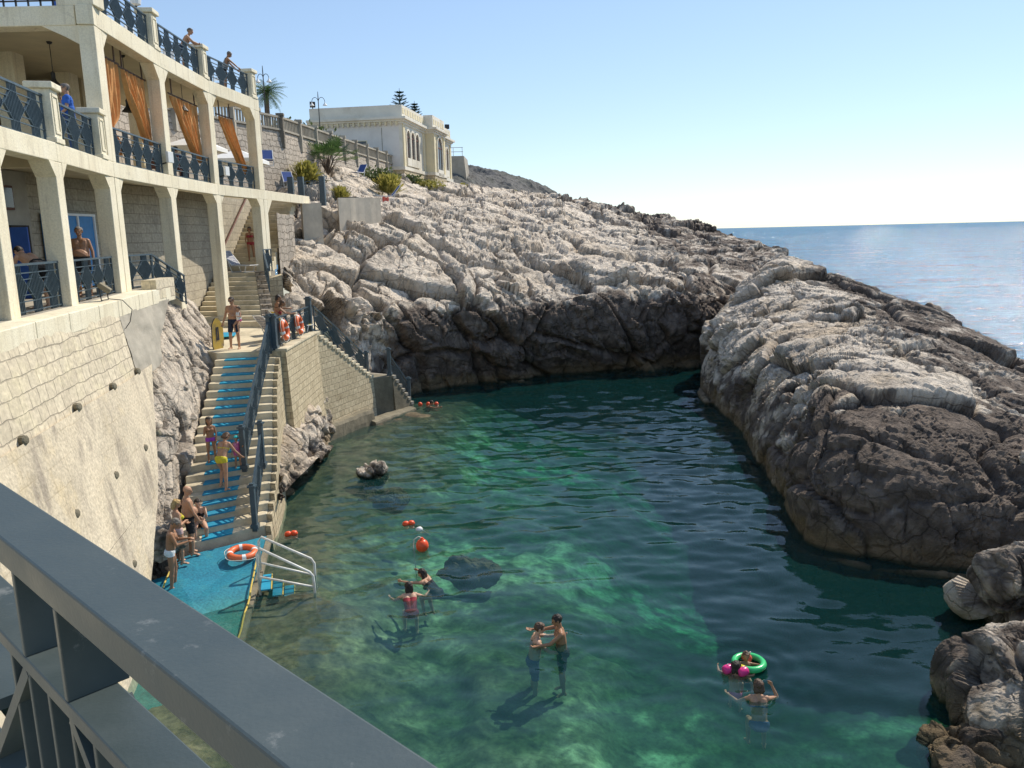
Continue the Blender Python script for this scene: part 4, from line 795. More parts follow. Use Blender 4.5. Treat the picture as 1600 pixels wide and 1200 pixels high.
# bottom of the cliff beside the platform: dark tidal step
# ------------------------------------------------------------------ free-standing railings
def fence(name, label, segs, posts, cat='railing', pw=.13, **k):
    o0 = segs[0][0]; t = thing(name, label, cat, o0)
    for a, b in segs:
        fr, bars, top = rail_geo(a, b, **k); fr.add(bars.v, bars.f); o = fr.build('panel', M['iron'], t); top.build('top_rail', M['iron'], t)
    for p, h in posts:
        m = MB(); m.box(V3(*p)+V3(0, 0, h/2-.05), (pw, pw, h+.1)); m.box(V3(*p)+V3(0, 0, .05), (pw+.07, pw+.07, .1)); q = m.build('post', M['iron'], t)
        c = MB(); c.box(V3(*p)+V3(0, 0, h+.02), (pw+.08, pw+.08, .05)); c.box(V3(*p)+V3(0, 0, h+.07), (pw-.02, pw-.02, .06)); c.build('cap', M['iron'], q)
    return t
def stp(k, f): return LL[k]+(RR[k]-LL[k])*f
b0, b1 = stp(0, .88), stp(6, .90); c0, c1 = stp(6, .68), stp(20, .90)
fence('stair_railing', 'lower short slate railing of the blue stairs, beside the ladder end of the platform', [(b0, b1)], [(b0, 1.15), (b1, 1.25)], unitw=.75)
fence('stair_railing', 'long upper slate railing running up the middle of the blue stairs', [(c0, c1)], [(c0, 1.2), (c1, 1.15)], unitw=.75)
g1 = KC+V3(-.12, .05, .05); g0 = RR[20]+V3(-.08, .12, .05)
fence('landing_railing', 'slate railing on the landing wall carrying two orange lifebuoys', [(g0, g1)], [(g0, 1.1), (g1, 1.3)], unitw=1.0, pw=.2)
r0 = S0+V3(-.1, .1, .05); r1 = S1+V3(-.3, .2, .0); r2 = S2+V3(-.15, .1, 0); r3 = S3+V3(-.2, .1, .1)
fence('water_stair_railing', 'dark slate railing descending beside the water stairs towards the cove', [(r0+V3(.05, .08, 0), r1), (r2, r3)], [(r1, 1.15), (r2, 1.2), (r3, 1.2)], unitw=1.0, pw=.16)
a = V3(-10.25, 34.3, 5.95); b = V3(-11.0, 36.3, 6.72); c = V3(-10.95, 37.3, 6.72)
fence('arcade_railing', 'slate railing turning from the arcade steps to the double column', [(a, b), (b, c)], [], unitw=.8)
a = fpt(23.6, Z1, .35); b = fpt(25.6, Z1, .1); c = V3(-11.3, 28.0, 6.0)
fence('ramp_railing', 'slate railing bending down behind the low parapet at the terrace end', [(a, b), (b, c)], [], unitw=.85)
# ------------------------------------------------------------------ big railing in the foreground
u = V3(.727, -.687, 0); nn = V3(.687, .727, 0); NO, FO = .343, .443
fg = thing('foreground_railing', 'large slate blue box section railing crossing the near left corner', 'railing', u*-1.0+nn*.4+V3(0, 0, 6.6))
fp = lambda s, o, z: u*s+nn*o+V3(0, 0, z)
def fbar(mb, s0, s1, z0, z1, o0=NO, o1=FO): mb.hexa([fp(s0, o0, z0), fp(s1, o0, z0), fp(s1, o1, z0), fp(s0, o1, z0)], [fp(s0, o0, z1), fp(s1, o0, z1), fp(s1, o1, z1), fp(s0, o1, z1)]); return mb
def railmat():
    m, nt, out = newmat('scuffed_slate_blue_rail_paint'); K = nt.links.new; tc = N(nt, 'ShaderNodeTexCoord'); b = N(nt, 'ShaderNodeBsdfPrincipled', i_Roughness=.42)
    n1 = N(nt, 'ShaderNodeTexNoise', i_Scale=5., i_Detail=6., i_Roughness=.6); K(tc.outputs['Object'], n1.inputs['Vector']); r = ramp(nt, n1.outputs[0], [(.3, (.046, .064, .065)), (.7, (.066, .086, .087))])
    n2 = N(nt, 'ShaderNodeTexNoise', i_Scale=16., i_Detail=8., i_Roughness=.78); K(tc.outputs['Object'], n2.inputs['Vector']); n3 = N(nt, 'ShaderNodeTexNoise', i_Scale=3.2, i_Detail=2.); K(tc.outputs['Object'], n3.inputs['Vector'])
    m1 = N(nt, 'ShaderNodeMath', operation='MULTIPLY'); K(n2.outputs[0], m1.inputs[0]); K(n3.outputs[0], m1.inputs[1]); f = ramp(nt, m1.outputs[0], [(.345, (0, 0, 0)), (.42, (.6, .6, .6))])
    c = mixc(nt, f.outputs[0], r.outputs[0], (.24, .25, .24)); vo = N(nt, 'ShaderNodeTexVoronoi', i_Scale=42.); K(tc.outputs['Object'], vo.inputs['Vector']); v = ramp(nt, vo.outputs[0], [(.03, (.8, .8, .8)), (.07, (0, 0, 0))])
    mm = N(nt, 'ShaderNodeMath', operation='MULTIPLY'); K(v.outputs[0], mm.inputs[0]); K(f.outputs[0], mm.inputs[1]); c = mixc(nt, v.outputs[0], c, (.15, .17, .18)) if False else mixc(nt, mm.outputs[0], c, (.5, .5, .48)); K(c, b.inputs['Base Color'])
    rr = ramp(nt, n1.outputs[0], [(.3, (.35, .35, .35)), (.7, (.55, .55, .55))]); K(rr.outputs[0], b.inputs['Roughness']); n4 = N(nt, 'ShaderNodeTexNoise', i_Scale=130., i_Detail=3.); K(tc.outputs['Object'], n4.inputs['Vector'])
    bq = N(nt, 'ShaderNodeBump', i_Strength=.12, i_Distance=.004); K(n4.outputs[0], bq.inputs['Height']); K(bq.outputs[0], b.inputs['Normal']); K(b.outputs[0], out.inputs[0]); return m
M['fgrail'] = railmat()
fbar(MB(), -3.4, .9, 7.645, 7.7).build('top_rail', M['fgrail'], fg, bevel=.004)
fbar(MB(), -3.4, .9, 7.458, 7.487, NO+.001, FO-.020).build('second_rail', M['fgrail'], fg, bevel=.003)
fbar(MB(), -3.4, .9, 6.75, 6.78, NO+.001, FO-.001).build('bottom_rail', M['fgrail'], fg, bevel=.003)
for s in (-2.95, -2.74, -1.53, -1.32, -.10, .11): fbar(MB(), s, s+.014, 7.487, 7.645, NO+.002, FO-.002).build('upright', M['fgrail'], fg, bevel=.002)
for s in (-3.04, -2.95, -2.85, -2.74, -2.64, -1.63, -1.53, -1.425, -1.32, -1.22, -.2, -.1, .0, .11, .2): fbar(MB(), s, s+.013, 6.78, 7.458, NO+.004, FO-.004).build('upright', M['fgrail'], fg, bevel=.002)
def fdiag(s0, z0, s1, z1):
    p, q = fp(s0, (NO+FO)/2, z0), fp(s1, (NO+FO)/2, z1); d = unit(q-p); w = np.cross(d, nn)*.012; h = nn*(FO-NO-.006)/2
    MB().add([p-w-h, p+w-h, p+w+h, p-w+h, q-w-h, q+w-h, q+w+h, q-w+h], [(0, 1, 2, 3), (7, 6, 5, 4), (0, 4, 5, 1), (1, 5, 6, 2), (2, 6, 7, 3), (3, 7, 4, 0)]).build('diagonal', M['fgrail'], fg)
for c in (-2.845, -1.42, .005):
    for sg in (-1, 1): fdiag(c+sg*.11, 7.456, c+sg*.46, 7.12); fdiag(c+sg*.46, 7.12, c+sg*.11, 6.785)
for c in (-2.13, -.71):
    fbar(MB(), c-.33, c+.33, 7.26, 7.285, NO+.003, FO-.003).build('cross_bar', M['fgrail'], fg); fbar(MB(), c-.33, c+.33, 6.94, 6.965, NO+.003, FO-.003).build('cross_bar', M['fgrail'], fg)

tf = MB(); tf.add([fp(-6, .6, 6.6), fp(6, .6, 6.6), fp(6, -7, 6.6), fp(-6, -7, 6.6)], [(3, 2, 1, 0)]); tf.add([fp(-6, .6, 6.59), fp(6, .6, 6.59), fp(6, .6, 6.2), fp(-6, .6, 6.2)], [(0, 1, 2, 3)])
tag(tf.build('terrace_paving', M['stairstone'], loc=(0, 0, 0)), kind='structure')
# ------------------------------------------------------------------ promenade, balustrade, villa
pg = MB(); pg.add([V3(-14.2, 53, 14.72), V3(-10.9, 79, 14.72), V3(-9, 130, 14.72), V3(-60, 160, 14.72), V3(-60, 30, 14.72), V3(-19.5, 36, 14.72), V3(-18.3, 41, 14.72)], [tuple(range(7))])
tag(pg.build('promenade', M['concrete'], loc=(0, 0, 0)), kind='structure')
BP = [V3(-19.6, 32, 0), V3(-18.0, 41, 0), V3(-14.1, 52.2, 0), V3(-10.75, 79, 0)]
wa = MB()
for a, b in zip(BP[:-1], BP[1:]):
    o = unit(np.cross(b-a, V3(0, 0, 1)))
    wa.hexa([a+o*.9+V3(0, 0, 8), b+o*.9+V3(0, 0, 8), b-o*.4+V3(0, 0, 8), a-o*.4+V3(0, 0, 8)], [a+V3(0, 0, 14.8), b+V3(0, 0, 14.8), b-o*.4+V3(0, 0, 14.8), a-o*.4+V3(0, 0, 14.8)])
tag(wa.build('rubble_wall', M['rubble']), 'high rubble stone wall carrying the balustraded promenade up to the villa', 'wall')
bal = thing('balustrade', 'pale concrete balustrade with square pillars along the promenade on the rubble wall', 'balustrade', BP[2]+V3(0, 0, 14.8))
def balrun(a, b, n):
    for i in range(n+1):
        p = a+(b-a)*i/n; m = MB(); m.box(p+V3(0, 0, 15.25), (.34, .34, .9), .1); m.box(p+V3(0, 0, 15.78), (.46, .46, .16), .1); m.box(p+V3(0, 0, 14.3), (.4, .4, 1.0), .1); m.build('pillar', M['concrete'], bal)
        if i < n:
            q = a+(b-a)*(i+1)/n; m = MB(); d = unit(q-p)
            for z, h in ((15.62, .12), (14.87, .12)): m.bar(p+d*.19+V3(0, 0, z), q-d*.19+V3(0, 0, z), .22, h)
            k = int(np.linalg.norm(q-p)/.24)
            for j in range(1, k): c = p+(q-p)*j/k; m.box(c+V3(0, 0, 15.24), (.11, .11, .64), .1)
            m.build('baluster_panel', M['concrete'], bal)
balrun(BP[2], BP[3], 9); balrun(BP[1], BP[2], 5); balrun(BP[0], BP[1], 3)
# villa
M['villa'] = pmat('villa_pale_render', (.76, .71, .60), .85, .08, .8, .2, 12, dirt=(.47, .41, .30)); M['villa_side'] = pmat('villa_grey_render', (.74, .70, .64), .88, .06, .7, .2, 12, dirt=(.60, .56, .50))
M['villa_ochre'] = pmat('villa_ochre_stucco', (.74, .64, .42), .85, .10, .9, .2, 12, dirt=(.62, .56, .42))
V0 = V3(-9.75, 78, 0); vu = unit(V3(3.1, 20, 0)); vo = V3(vu[1], -vu[0], 0); VL = 20.3; VD = 9.0
vil = thing('seaside_villa', 'old cream single storey villa with arched windows and flat parapet roof on the slope', 'villa', V0+V3(0, 0, 12.3))
vp = lambda s, o, z: V0+vu*s+vo*o+V3(0, 0, z)
def vbox(s0, s1, o0, o1, z0, z1): return MB().hexa([vp(s0, o0, z0), vp(s0, o1, z0), vp(s1, o1, z0), vp(s1, o0, z0)], [vp(s0, o0, z1), vp(s0, o1, z1), vp(s1, o1, z1), vp(s1, o0, z1)])
vbox(0, VL, -VD, 0, 14.62, 18.9).build('walls', M['villa'], vil)
vbox(-.02, 0, -VD, -.3, 14.63, 18.6).build('side_render', M['villa_side'], vil)
b = vbox(-.12, VL+.1, -VD, .12, 11.2, 14.3).build('plinth', M['wallstone'], vil); vbox(-.2, VL+.2, -VD, .2, 14.3, 14.62).build('plinth_moulding', M['villa'], b)
vbox(8.2, 13.3, 0, .9, 14.62, 18.9).build('projecting_bay', M['villa_ochre'], vil); vbox(8.1, 13.4, .13, 1.02, 11.0, 14.3).build('bay_plinth', M['wallstone'], vil); vbox(8.0, 13.5, .21, 1.1, 14.3, 14.618).build('bay_moulding', M['villa'], vil)
for s0, s1, o in ((0, 8.2, 0), (8.2, 13.3, .9), (13.3, VL, 0)):
    e0 = .5 if s0 == 0 else (.3 if o else 0); e1 = .5 if s1 == VL else (.3 if o else 0)
    for z0, z1, ov in ((18.5, 18.7, .12), (18.7, 18.88, .28), (18.88, 19.1, .5)):
        vbox(s0-e0*ov/.5+(0 if e0 else .003), s1+e1*ov/.5, -VD-.2 if not o else .0, o+ov, z0+.001*(o > 0), z1+.001*(o > 0)).build('cornice', M['villa'], vil)
    vbox(s0-(.05 if o else -.02), s1+(.05 if o else 0), -VD if not o else -.02, o+.05, 19.1, 20.2+(.12 if o else 0)).build('parapet', M['villa'], vil)
    m = MB(); k = int((s1-s0)/.9)
    for i in range(k): c = s0+(i+.5)*(s1-s0)/k; q = vbox(c-.3, c+.3, o+.05, o+.08, 19.45, 19.95); m.add(q.v, q.f)
    m.build('parapet_panels', M['villa_ochre'], vil)
m = MB()
for i in range(17): c = -.4-i*.52; q = vbox(-.30, -.12, c-.14, c+.02, 18.35, 18.69); m.add(q.v, q.f)
m.build('dentil_course', M['villa_ochre'], vil)
for s in (.35, 7.8, 13.75, 19.9): vbox(s-.3, s+.3, 0, .12, 14.62, 18.5).build('pilaster', M['villa_ochre'], vil)
for s in (8.6, 12.9): vbox(s-.3, s+.3, .9, 1.02, 14.62, 18.5).build('pilaster', M['villa_ochre'], vil)
def arch(s, w, z0, zs, o):
    zs += .25; w *= 1.12
    t = np.linspace(0, math.pi, 11); R = w/2
    ins = [vp(s-R, o+.03, z0), vp(s+R, o+.03, z0)]+[vp(s+R*math.cos(a), o+.03, zs+R*math.sin(a)) for a in t]
    f = MB(); pane = MB().add(ins[:1]+ins[1:2]+ins[2:], [tuple(range(len(ins)))])
    R2 = R+.17; path = [(R, z0)]+[(R*math.cos(a), zs+R*math.sin(a)) for a in t]+[(-R, z0)]; out_ = [(R2, z0)]+[(R2*math.cos(a), zs+R2*math.sin(a)) for a in t]+[(-R2, z0)]
    for i in range(len(path)-1):
        a, b, c, d = path[i], path[i+1], out_[i+1], out_[i]
        f.hexa([vp(s+q[0], o-.02, q[1]) for q in (a, b, c, d)], [vp(s+q[0], o+.16, q[1]) for q in (a, b, c, d)])
    w_ = f.build('arched_window', M['villa'], vil); pane.build('pane', M['glass'], w_)
    k = MB(); q = vbox(s-.03, s+.03, o+.035, o+.07, z0, zs+R*.95); k.add(q.v, q.f); q = vbox(s-R, s+R, o+.035, o+.075, zs-.06, zs+.06); k.add(q.v, q.f); k.build('mullion', M['wood'], w_)
    vbox(s-R2, s+R2, o, o+.2, z0-.75, z0-.02).build('balustrade_panel', M['villa'], w_)
for s in (1.7, 3.3, 4.9): arch(s, 1.05, 15.5, 17.2, 0)
arch(10.75, 1.9, 15.0, 17.0, .9)
for s in (15.2, 16.6, 18.0): arch(s, .95, 15.5, 17.2, 0)
for c in (-4.0, -6.6):
    w_ = vbox(-.06, -.01, c-.55, c+.55, 15.9, 17.1).build('window', M['villa_ochre'], vil); vbox(-.08, -.06, c-.47, c+.47, 15.98, 17.02).build('pane', M['glass'], w_)
vbox(-.03, -.01, -2.0, -1.95, 15.2, 18.2).build('drainpipe', M['darkconcrete'], vil)
for s, o in ((19.8, -.2), (0.2, -8.7)):
    q = vp(s, o, 20.35); m = MB(); m.box(q+V3(0, 0, .25), (.5, .3, .5), .3); m.box(q-V3(0, 0, .12), (.08, .08, .3)); tag(m.build('floodlight', M['darkiron']), 'dark floodlight on the seaward roof corner of the villa' if s > 5 else 'dark floodlight on the inland roof corner of the villa', 'floodlight')
# small lookout beyond
lk = thing('lookout_platform', 'small stone lookout block with thin rail beyond the villa', 'lookout', (-6.2, 112, 15))
m = MB(); c = at(714, 252, 112); m.hexa([c+V3(-3, -1, -4), c+V3(1.4, -1, -4), c+V3(1.6, 5, -4), c+V3(-3, 5, -4)], [c+V3(-3, -1, .6), c+V3(1.0, -1, .6), c+V3(1.2, 5, .6), c+V3(-3, 5, .6)]); m.build('block', M['concrete'], lk)
r = MB()
for x in (-2.6, -1.5, -.4, .8): r.bar(c+V3(x, -.9, .6), c+V3(x, -.9, 1.7), .06, .06)
for z in (1.15, 1.7): r.bar(c+V3(-2.7, -.9, z), c+V3(.9, -.9, z), .06, .06)
r.build('rail', M['concrete'], lk)
m = MB(); c = at(716, 298, 80); m.box(c+V3(0, 0, -.3), (1.6, 1.2, .9)); tag(m.build('concrete_block', M['concrete'], bevel=.05), 'small pale concrete block on the rocks below the villa front', 'block')
# ------------------------------------------------------------------ vegetation
def leafmat(name, a, b):
    m, nt, out = newmat(name); K = nt.links.new; tc = N(nt, 'ShaderNodeTexCoord'); n = N(nt, 'ShaderNodeTexNoise', i_Scale=3.1, i_Detail=4.); K(tc.outputs['Object'], n.inputs['Vector']); r = ramp(nt, n.outputs[0], [(.35, a), (.68, b)])
    p = N(nt, 'ShaderNodeBsdfPrincipled', i_Roughness=.6); K(r.outputs[0], p.inputs['Base Color']); tl = N(nt, 'ShaderNodeBsdfTranslucent'); K(r.outputs[0], tl.inputs[0]); mx = N(nt, 'ShaderNodeMixShader'); mx.inputs[0].default_value = .3
    K(p.outputs[0], mx.inputs[1]); K(tl.outputs[0], mx.inputs[2]); K(mx.outputs[0], out.inputs[0]); return m
M['leaf'] = leafmat('dark_green_leaf', (.03, .055, .02), (.085, .125, .04)); M['leaf2'] = leafmat('mid_green_leaf', (.05, .085, .02), (.14, .17, .05)); M['gold'] = leafmat('yellow_green_leaf', (.26, .25, .05), (.50, .44, .12)); M['palm'] = leafmat('palm_leaf', (.035, .08, .02), (.12, .2, .06)); M['pine'] = leafmat('pine_needle', (.02, .05, .03), (.05, .09, .05))
M['bark'] = pmat('brown_bark', (.14, .10, .07), .9, .25, 8, .5, 30)
def leaves(c, rad, n, size, seed, flat=1., mb=None, clump=7):
    g = np.random.default_rng(seed); c = V3(*c); cl = g.normal(size=(clump, 3)); cl /= np.linalg.norm(cl, axis=1)[:, None]; cl *= g.uniform(.3, .85, (clump, 1)); V = []
    pick = g.integers(0, clump, n); p = cl[pick]+g.normal(size=(n, 3))*.24; p[:, 2] = np.maximum(p[:, 2], -.8); p = c+p*np.array(rad)
    a = g.normal(size=(n, 3)); a /= np.linalg.norm(a, axis=1)[:, None]; b = np.cross(a, g.normal(size=(n, 3))); b /= np.linalg.norm(b, axis=1)[:, None]; s = size*g.uniform(.6, 1.3, (n, 1))
    V = np.stack([p-a*s, p+b*s*.45*flat, p+a*s, p-b*s*.45*flat], 1).reshape(-1, 3); return V, np.arange(4*n).reshape(n, 4)
def shrub(name, label, c, rad, n, size, mat, cat='shrub', group=None, seed=1, trunk=0., flat=1.):
    c = V3(*c); t = thing(name, label, cat, c, group); V, F = leaves(c+V3(0, 0, trunk+rad[2]*.8), rad, n, size, seed, flat, clump=9); npmesh('crown' if trunk else 'foliage', V, F, mat, parent=t, smooth=False)
    m = MB(); g = np.random.default_rng(seed+9)
    m.tube([c+V3(0, 0, -.3), c+V3(.05, 0, trunk*.5), c+V3(0, .05, trunk+rad[2]*.5)], [max(.05, .05*rad[0]+.06*trunk*.5), max(.04, .04*rad[0]+.02*trunk), .03], 6)
    for k in range(4): d = g.normal(size=3)*np.array(rad)*.5; m.tube([c+V3(0, 0, trunk*.7), c+V3(0, 0, trunk+rad[2]*.6)+d*.5, c+V3(0, 0, trunk+rad[2]*.9)+d], [.05, .035, .02], 5)
    m.build('trunk' if trunk else 'stem', M['bark'], t); return t
G0 = 14.72
shrub('dense_bush', 'dark green bush behind the balustrade nearest the palm', V3(-19.2, 62, G0), (2.6, 2.6, .85), 2600, .2, M['leaf'], 'bush', seed=3)
shrub('dense_bush', 'rounded dark bush behind the balustrade right beside the lamp post', V3(-17.0, 66, G0), (2.6, 2.2, 1.25), 3200, .2, M['leaf2'], 'bush', seed=4)
shrub('dense_bush', 'low dark bush behind the balustrade next to the terrace building', V3(-19.0, 56, G0), (2.4, 2.4, .6), 2400, .18, M['leaf'], 'bush', seed=5)
shrub('green_shrub', 'low spreading green shrub at the foot of the rubble wall', at(585, 281, 66)-V3(0, 0, .35), (2.2, 1.6, .75), 1200, .16, M['leaf2'], seed=6)
shrub('green_shrub', 'low green shrub against the villa plinth corner', at(640, 288, 73)-V3(0, 0, .3), (2.0, 1.3, .8), 1100, .16, M['leaf2'], seed=7)
shrub('dry_shrub', 'dry olive shrub below the middle of the villa front', at(668, 296, 73)-V3(0, 0, .1), (1.6, 1.2, .6), 800, .15, M['gold'], seed=8)
shrub('dry_shrub', 'tiny dry shrub below the far end of the villa', at(702, 303, 79)-V3(0, 0, .3), (1.2, 1., .5), 500, .14, M['gold'], seed=28)
for q, lb, sd in (((606, 286, 60), 'tall yellow green bush growing on the rocks left of the villa', 9), ((530, 301, 50), 'small yellow green bush behind the concrete wall', 10), ((475, 268, 52), 'upright yellow green bush in a dark pot by the blue deck chair', 11)):
    p = at(*q); h = {9: .85, 10: .5, 11: .8}[sd]; t = thing('yellow_bush', lb, 'bush', p-V3(0, 0, h), None); g = np.random.default_rng(sd); n = 900; V = []
    a = g.normal(size=(n, 3)); a[:, 2] = np.abs(a[:, 2])*1.9+.6; a /= np.linalg.norm(a, axis=1)[:, None]; L_ = h*1.9*g.uniform(.5, 1., (n, 1)); b0_ = p-V3(0, 0, h)+g.normal(size=(n, 3))*V3(.16, .16, .05)*h; sd_v = np.cross(a, V3(.3, .2, 1)); sd_v /= np.linalg.norm(sd_v, axis=1)[:, None]
    w_ = .05*h; tip = b0_+a*L_+V3(0, 0, -.15*h)*(1-a[:, 2:3]); V = np.stack([b0_+a*L_*.3-sd_v*w_*.3, b0_+a*L_*.3+sd_v*w_*.3, tip+sd_v*w_, tip-sd_v*w_], 1).reshape(-1, 3); npmesh('foliage', V, np.arange(4*n).reshape(n, 4), M['gold'], parent=t, smooth=False)
    if sd == 11: MB().lathe([(.2, -.02), (.28, .02), (.34, .5), (.36, .5), (.36, .56), (.30, .56)], p-V3(0, 0, h+.5), 12).build('pot', M['darkiron'], t)
    else: MB().tube([p-V3(0, 0, h+.2), p-V3(.03, 0, h*.3)], [.06, .03], 6).build('stem', M['bark'], t)
# tall date palm
def frond(mb, base, az, el, ln, droop, lw=.35, nl=16):
    d = V3(math.cos(az), math.sin(az), 0); pts = []
    for k in range(nl+1): f = k/nl; e = el-droop*f; pts.append(base+sum([(d*math.cos(el-droop*j/nl)+V3(0, 0, math.sin(el-droop*j/nl)))*ln/nl for j in range(k)], V3(0, 0, 0)))
    sdv = V3(-d[1], d[0], 0); v = []; f_ = []
    for k in range(1, nl+1):
        w = lw*math.sin(math.pi*min(1, .15+.85*k/nl))**.7
        for sg in (-1, 1):
            b = pts[k]; t_ = unit(pts[k]-pts[k-1]); e = b+sdv*sg*w+t_*w*.5+V3(0, 0, -w*.55); i = len(v); v += [b-t_*.035, b+t_*.035, e]; f_.append((i, i+1, i+2))
    mb.add(v, f_); return pts
tp_ = thing('date_palm', 'tall date palm standing above the bushes behind the promenade', 'palm tree', (-21.5, 75, G0))
m = MB(); m.tube([V3(-21.5, 75, G0-.5), V3(-21.4, 75, 17), V3(-21.35, 75, 21.0)], [.3, .24, .22], 9); m.build('trunk', M['bark'], tp_)
m = MB(); g = np.random.default_rng(5)
for i in range(46): frond(m, V3(-21.35, 75, 21.0), i*2.4, g.uniform(-.5, 1.35), g.uniform(1.7, 2.2), g.uniform(.9, 1.5), .42)
m.build('crown', M['palm'], tp_)
fpb = at(512, 262, 58); fp_ = thing('fan_palm', 'low bushy fan palm with spiky leaves in front of the rubble wall', 'palm tree', fpb-V3(0, 0, .5)); m = MB(); st_ = MB(); g = np.random.default_rng(8)
for i in range(34):
    az = i*2.399; el = g.uniform(.1, 1.4); L_ = g.uniform(1.0, 1.9); d = V3(math.cos(az)*math.cos(el), math.sin(az)*math.cos(el), math.sin(el)); h = fpb+d*L_; st_.tube([fpb-V3(0, 0, .5), fpb+d*L_*.4+V3(0, 0, .1), h], [.03, .02, .012], 4)
    sdv = unit(np.cross(d, V3(.01, .02, 1))); upv = np.cross(sdv, d)
    for a in np.linspace(-1.35, 1.35, 13): e = h+(d*math.cos(a)+sdv*math.sin(a))*g.uniform(.7, 1.0)-V3(0, 0, .1); wv = (sdv*math.cos(a)-d*math.sin(a))*.05; m.add([h, e-(e-h)*.3+wv, e, e-(e-h)*.3-wv], [(0, 1, 2, 3)])
m.build('crown', M['palm'], fp_); st_.build('trunk', M['bark'], fp_)
for q, h, lb in (((625, 166, 140), 3.2, 'larger star tiered pine top rising behind the villa roof'), ((648, 176, 140), 2.2, 'smaller star tiered pine top rising behind the villa roof')):
    p = at(*q)-V3(0, 0, 1.5); t = thing('norfolk_pine', lb, 'pine tree', p*V3(1, 1, 0)+V3(0, 0, G0)); m = MB(); m.tube([p*V3(1, 1, 0)+V3(0, 0, G0), p, p+V3(0, 0, h+1.2)], [.3, .16, .03], 7); m.build('trunk', M['bark'], t); m = MB()
    for k in range(7):
        z = k*(h+.9)/7; R = (1-k/8.)*1.9*h/3.2+.15
        for j in range(7):
            az = j*.8976+k*.4; b = p+V3(0, 0, z); e = b+V3(math.cos(az)*R, math.sin(az)*R, .28*R); sdv = V3(-math.sin(az), math.cos(az), 0)
            for f in np.linspace(.2, 1, 7):
                c = b+(e-b)*f
                for sg in (-1, 1): m.add([c, c+sdv*sg*.28+unit(e-b)*.12+V3(0, 0, .1), c+unit(e-b)*.22], [(0, 1, 2)])
            m.bar(b, e, .07, .07)
    m.build('crown', M['pine'], t)
sp_ = MB(); g = np.random.default_rng(77); Vs = []; Fs = []; n0 = 0
for i in range(26):
    u_, v_ = g.uniform(.5, .86), g.uniform(.12, .62); p = HP[int(u_*559), int(v_*759)]; V, F = leaves(p+V3(0, 0, .12), (g.uniform(.3, .8), .4, g.uniform(.15, .3)), 130, .085, 100+i, clump=4); Vs.append(V); Fs.append(F+n0); n0 += len(V)
o = npmesh('hillside_scrub', np.concatenate(Vs), np.concatenate(Fs), M['gold'], smooth=False); tag(o, 'scattered low dry scrub growing in cracks of the rocky hillside', 'scrub', kind='stuff')
# ------------------------------------------------------------------ lamps
def lamp_post(name, label, base, h, arms, ar=.3):
    base = V3(*base); t = thing(name, label, 'street lamp', base); m = MB(); m.lathe([(.1, 0), (.1, .3), (.045, .4), (.035, h), (.02, h+.35)], base, 8); m.build('post', M['darkiron'], t)
    for sg in arms:
        pts = [base+V3(0, 0, h-.5)]+[base+V3(sg*ar*(1-math.cos(a)), 0, h-.5+1.5*ar*math.sin(a)) for a in np.linspace(.3, math.pi*.95, 8)]
        a_ = MB().tube(pts, .022, 6).build('arm', M['darkiron'], t); e = pts[-1]; MB().lathe([(.03, .0), (.05, -.1), (.08, -.16), (.2, -.3), (.19, -.31), (.02, -.3)], e, 10).build('lamp_shade', M['white'], t)
lamp_post('street_lamp', 'thin double arm street lamp near the date palm behind the building end', V3(-17.2, 60, G0), 5.2, (1, -1), .2); lamp_post('street_lamp', 'double arm street lamp on the promenade left of the villa', V3(-15.4, 69, G0), 4.9, (1, -1), .27)
t = thing('roof_lantern', 'white lantern with pointed finial on a post on the roof terrace', 'lantern', V3(-12.6, 29.4, Z3)); b = V3(-12.6, 29.4, Z3); MB().lathe([(.09, 0), (.09, .2), (.045, .3), (.045, 1.75)], b, 8).build('post', M['darkiron'], t); MB().lathe([(.06, 1.75), (.17, 1.8), (.2, 2.1), (.3, 2.12), (.12, 2.3), (.05, 2.38), (.03, 2.6), (.005, 2.78)], b, 10).build('lantern_head', M['white'], t)
for x, y, lb in ((-13.3, 28.6, 'blue pole on the roof terrace nearest the leaning shirtless man'), (-13.4, 26.4, 'middle blue pole on the roof terrace between parapet posts'), (-13.0, 24.9, 'leftmost blue pole on the roof terrace')):
    t = thing('blue_pole', lb, 'pole', (x, y, Z3)); MB().lathe([(.16, 0), (.16, .06), (.05, .1), (.05, 5.0), (.02, 5.05)], (x, y, Z3), 8).build('shaft', M['bluedoor'], t); MB().box((x, y, Z3+.03), (.6, .6, .06)).build('base', M['concrete'], t)
def pendant(label, p, drop):
    p = V3(*p); t = thing('pendant_lamp', label, 'pendant lamp', p-V3(0, 0, drop)); m = MB(); m.lathe([(.09, 0), (.06, -.06), (.012, -.07), (.012, -drop+.4)], p, 8); m.build('chain', M['darkiron'], t)
    MB().lathe([(.02, -drop+.42), (.06, -drop+.36), (.055, -drop+.22), (.08, -drop+.15), (.2, -drop), (.18, -drop-.01), (.03, -drop+.12)], p, 12).build('lamp_shade', M['darkiron'], t)
pendant('dark pendant lamp left of the corner column under the roof', at(78, 76, 25.5)*V3(1, 1, 0)+V3(0, 0, Z3-.25), 1.25); pendant('dark pendant lamp between the two curtains of the first bay', at(195, 122, 27.5)*V3(1, 1, 0)+V3(0, 0, Z3-.25), 1.75); pendant('dark pendant lamp in front of the sunlit rubble wall', at(285, 156, 31.5)*V3(1, 1, 0)+V3(0, 0, Z3-.25), 1.15)
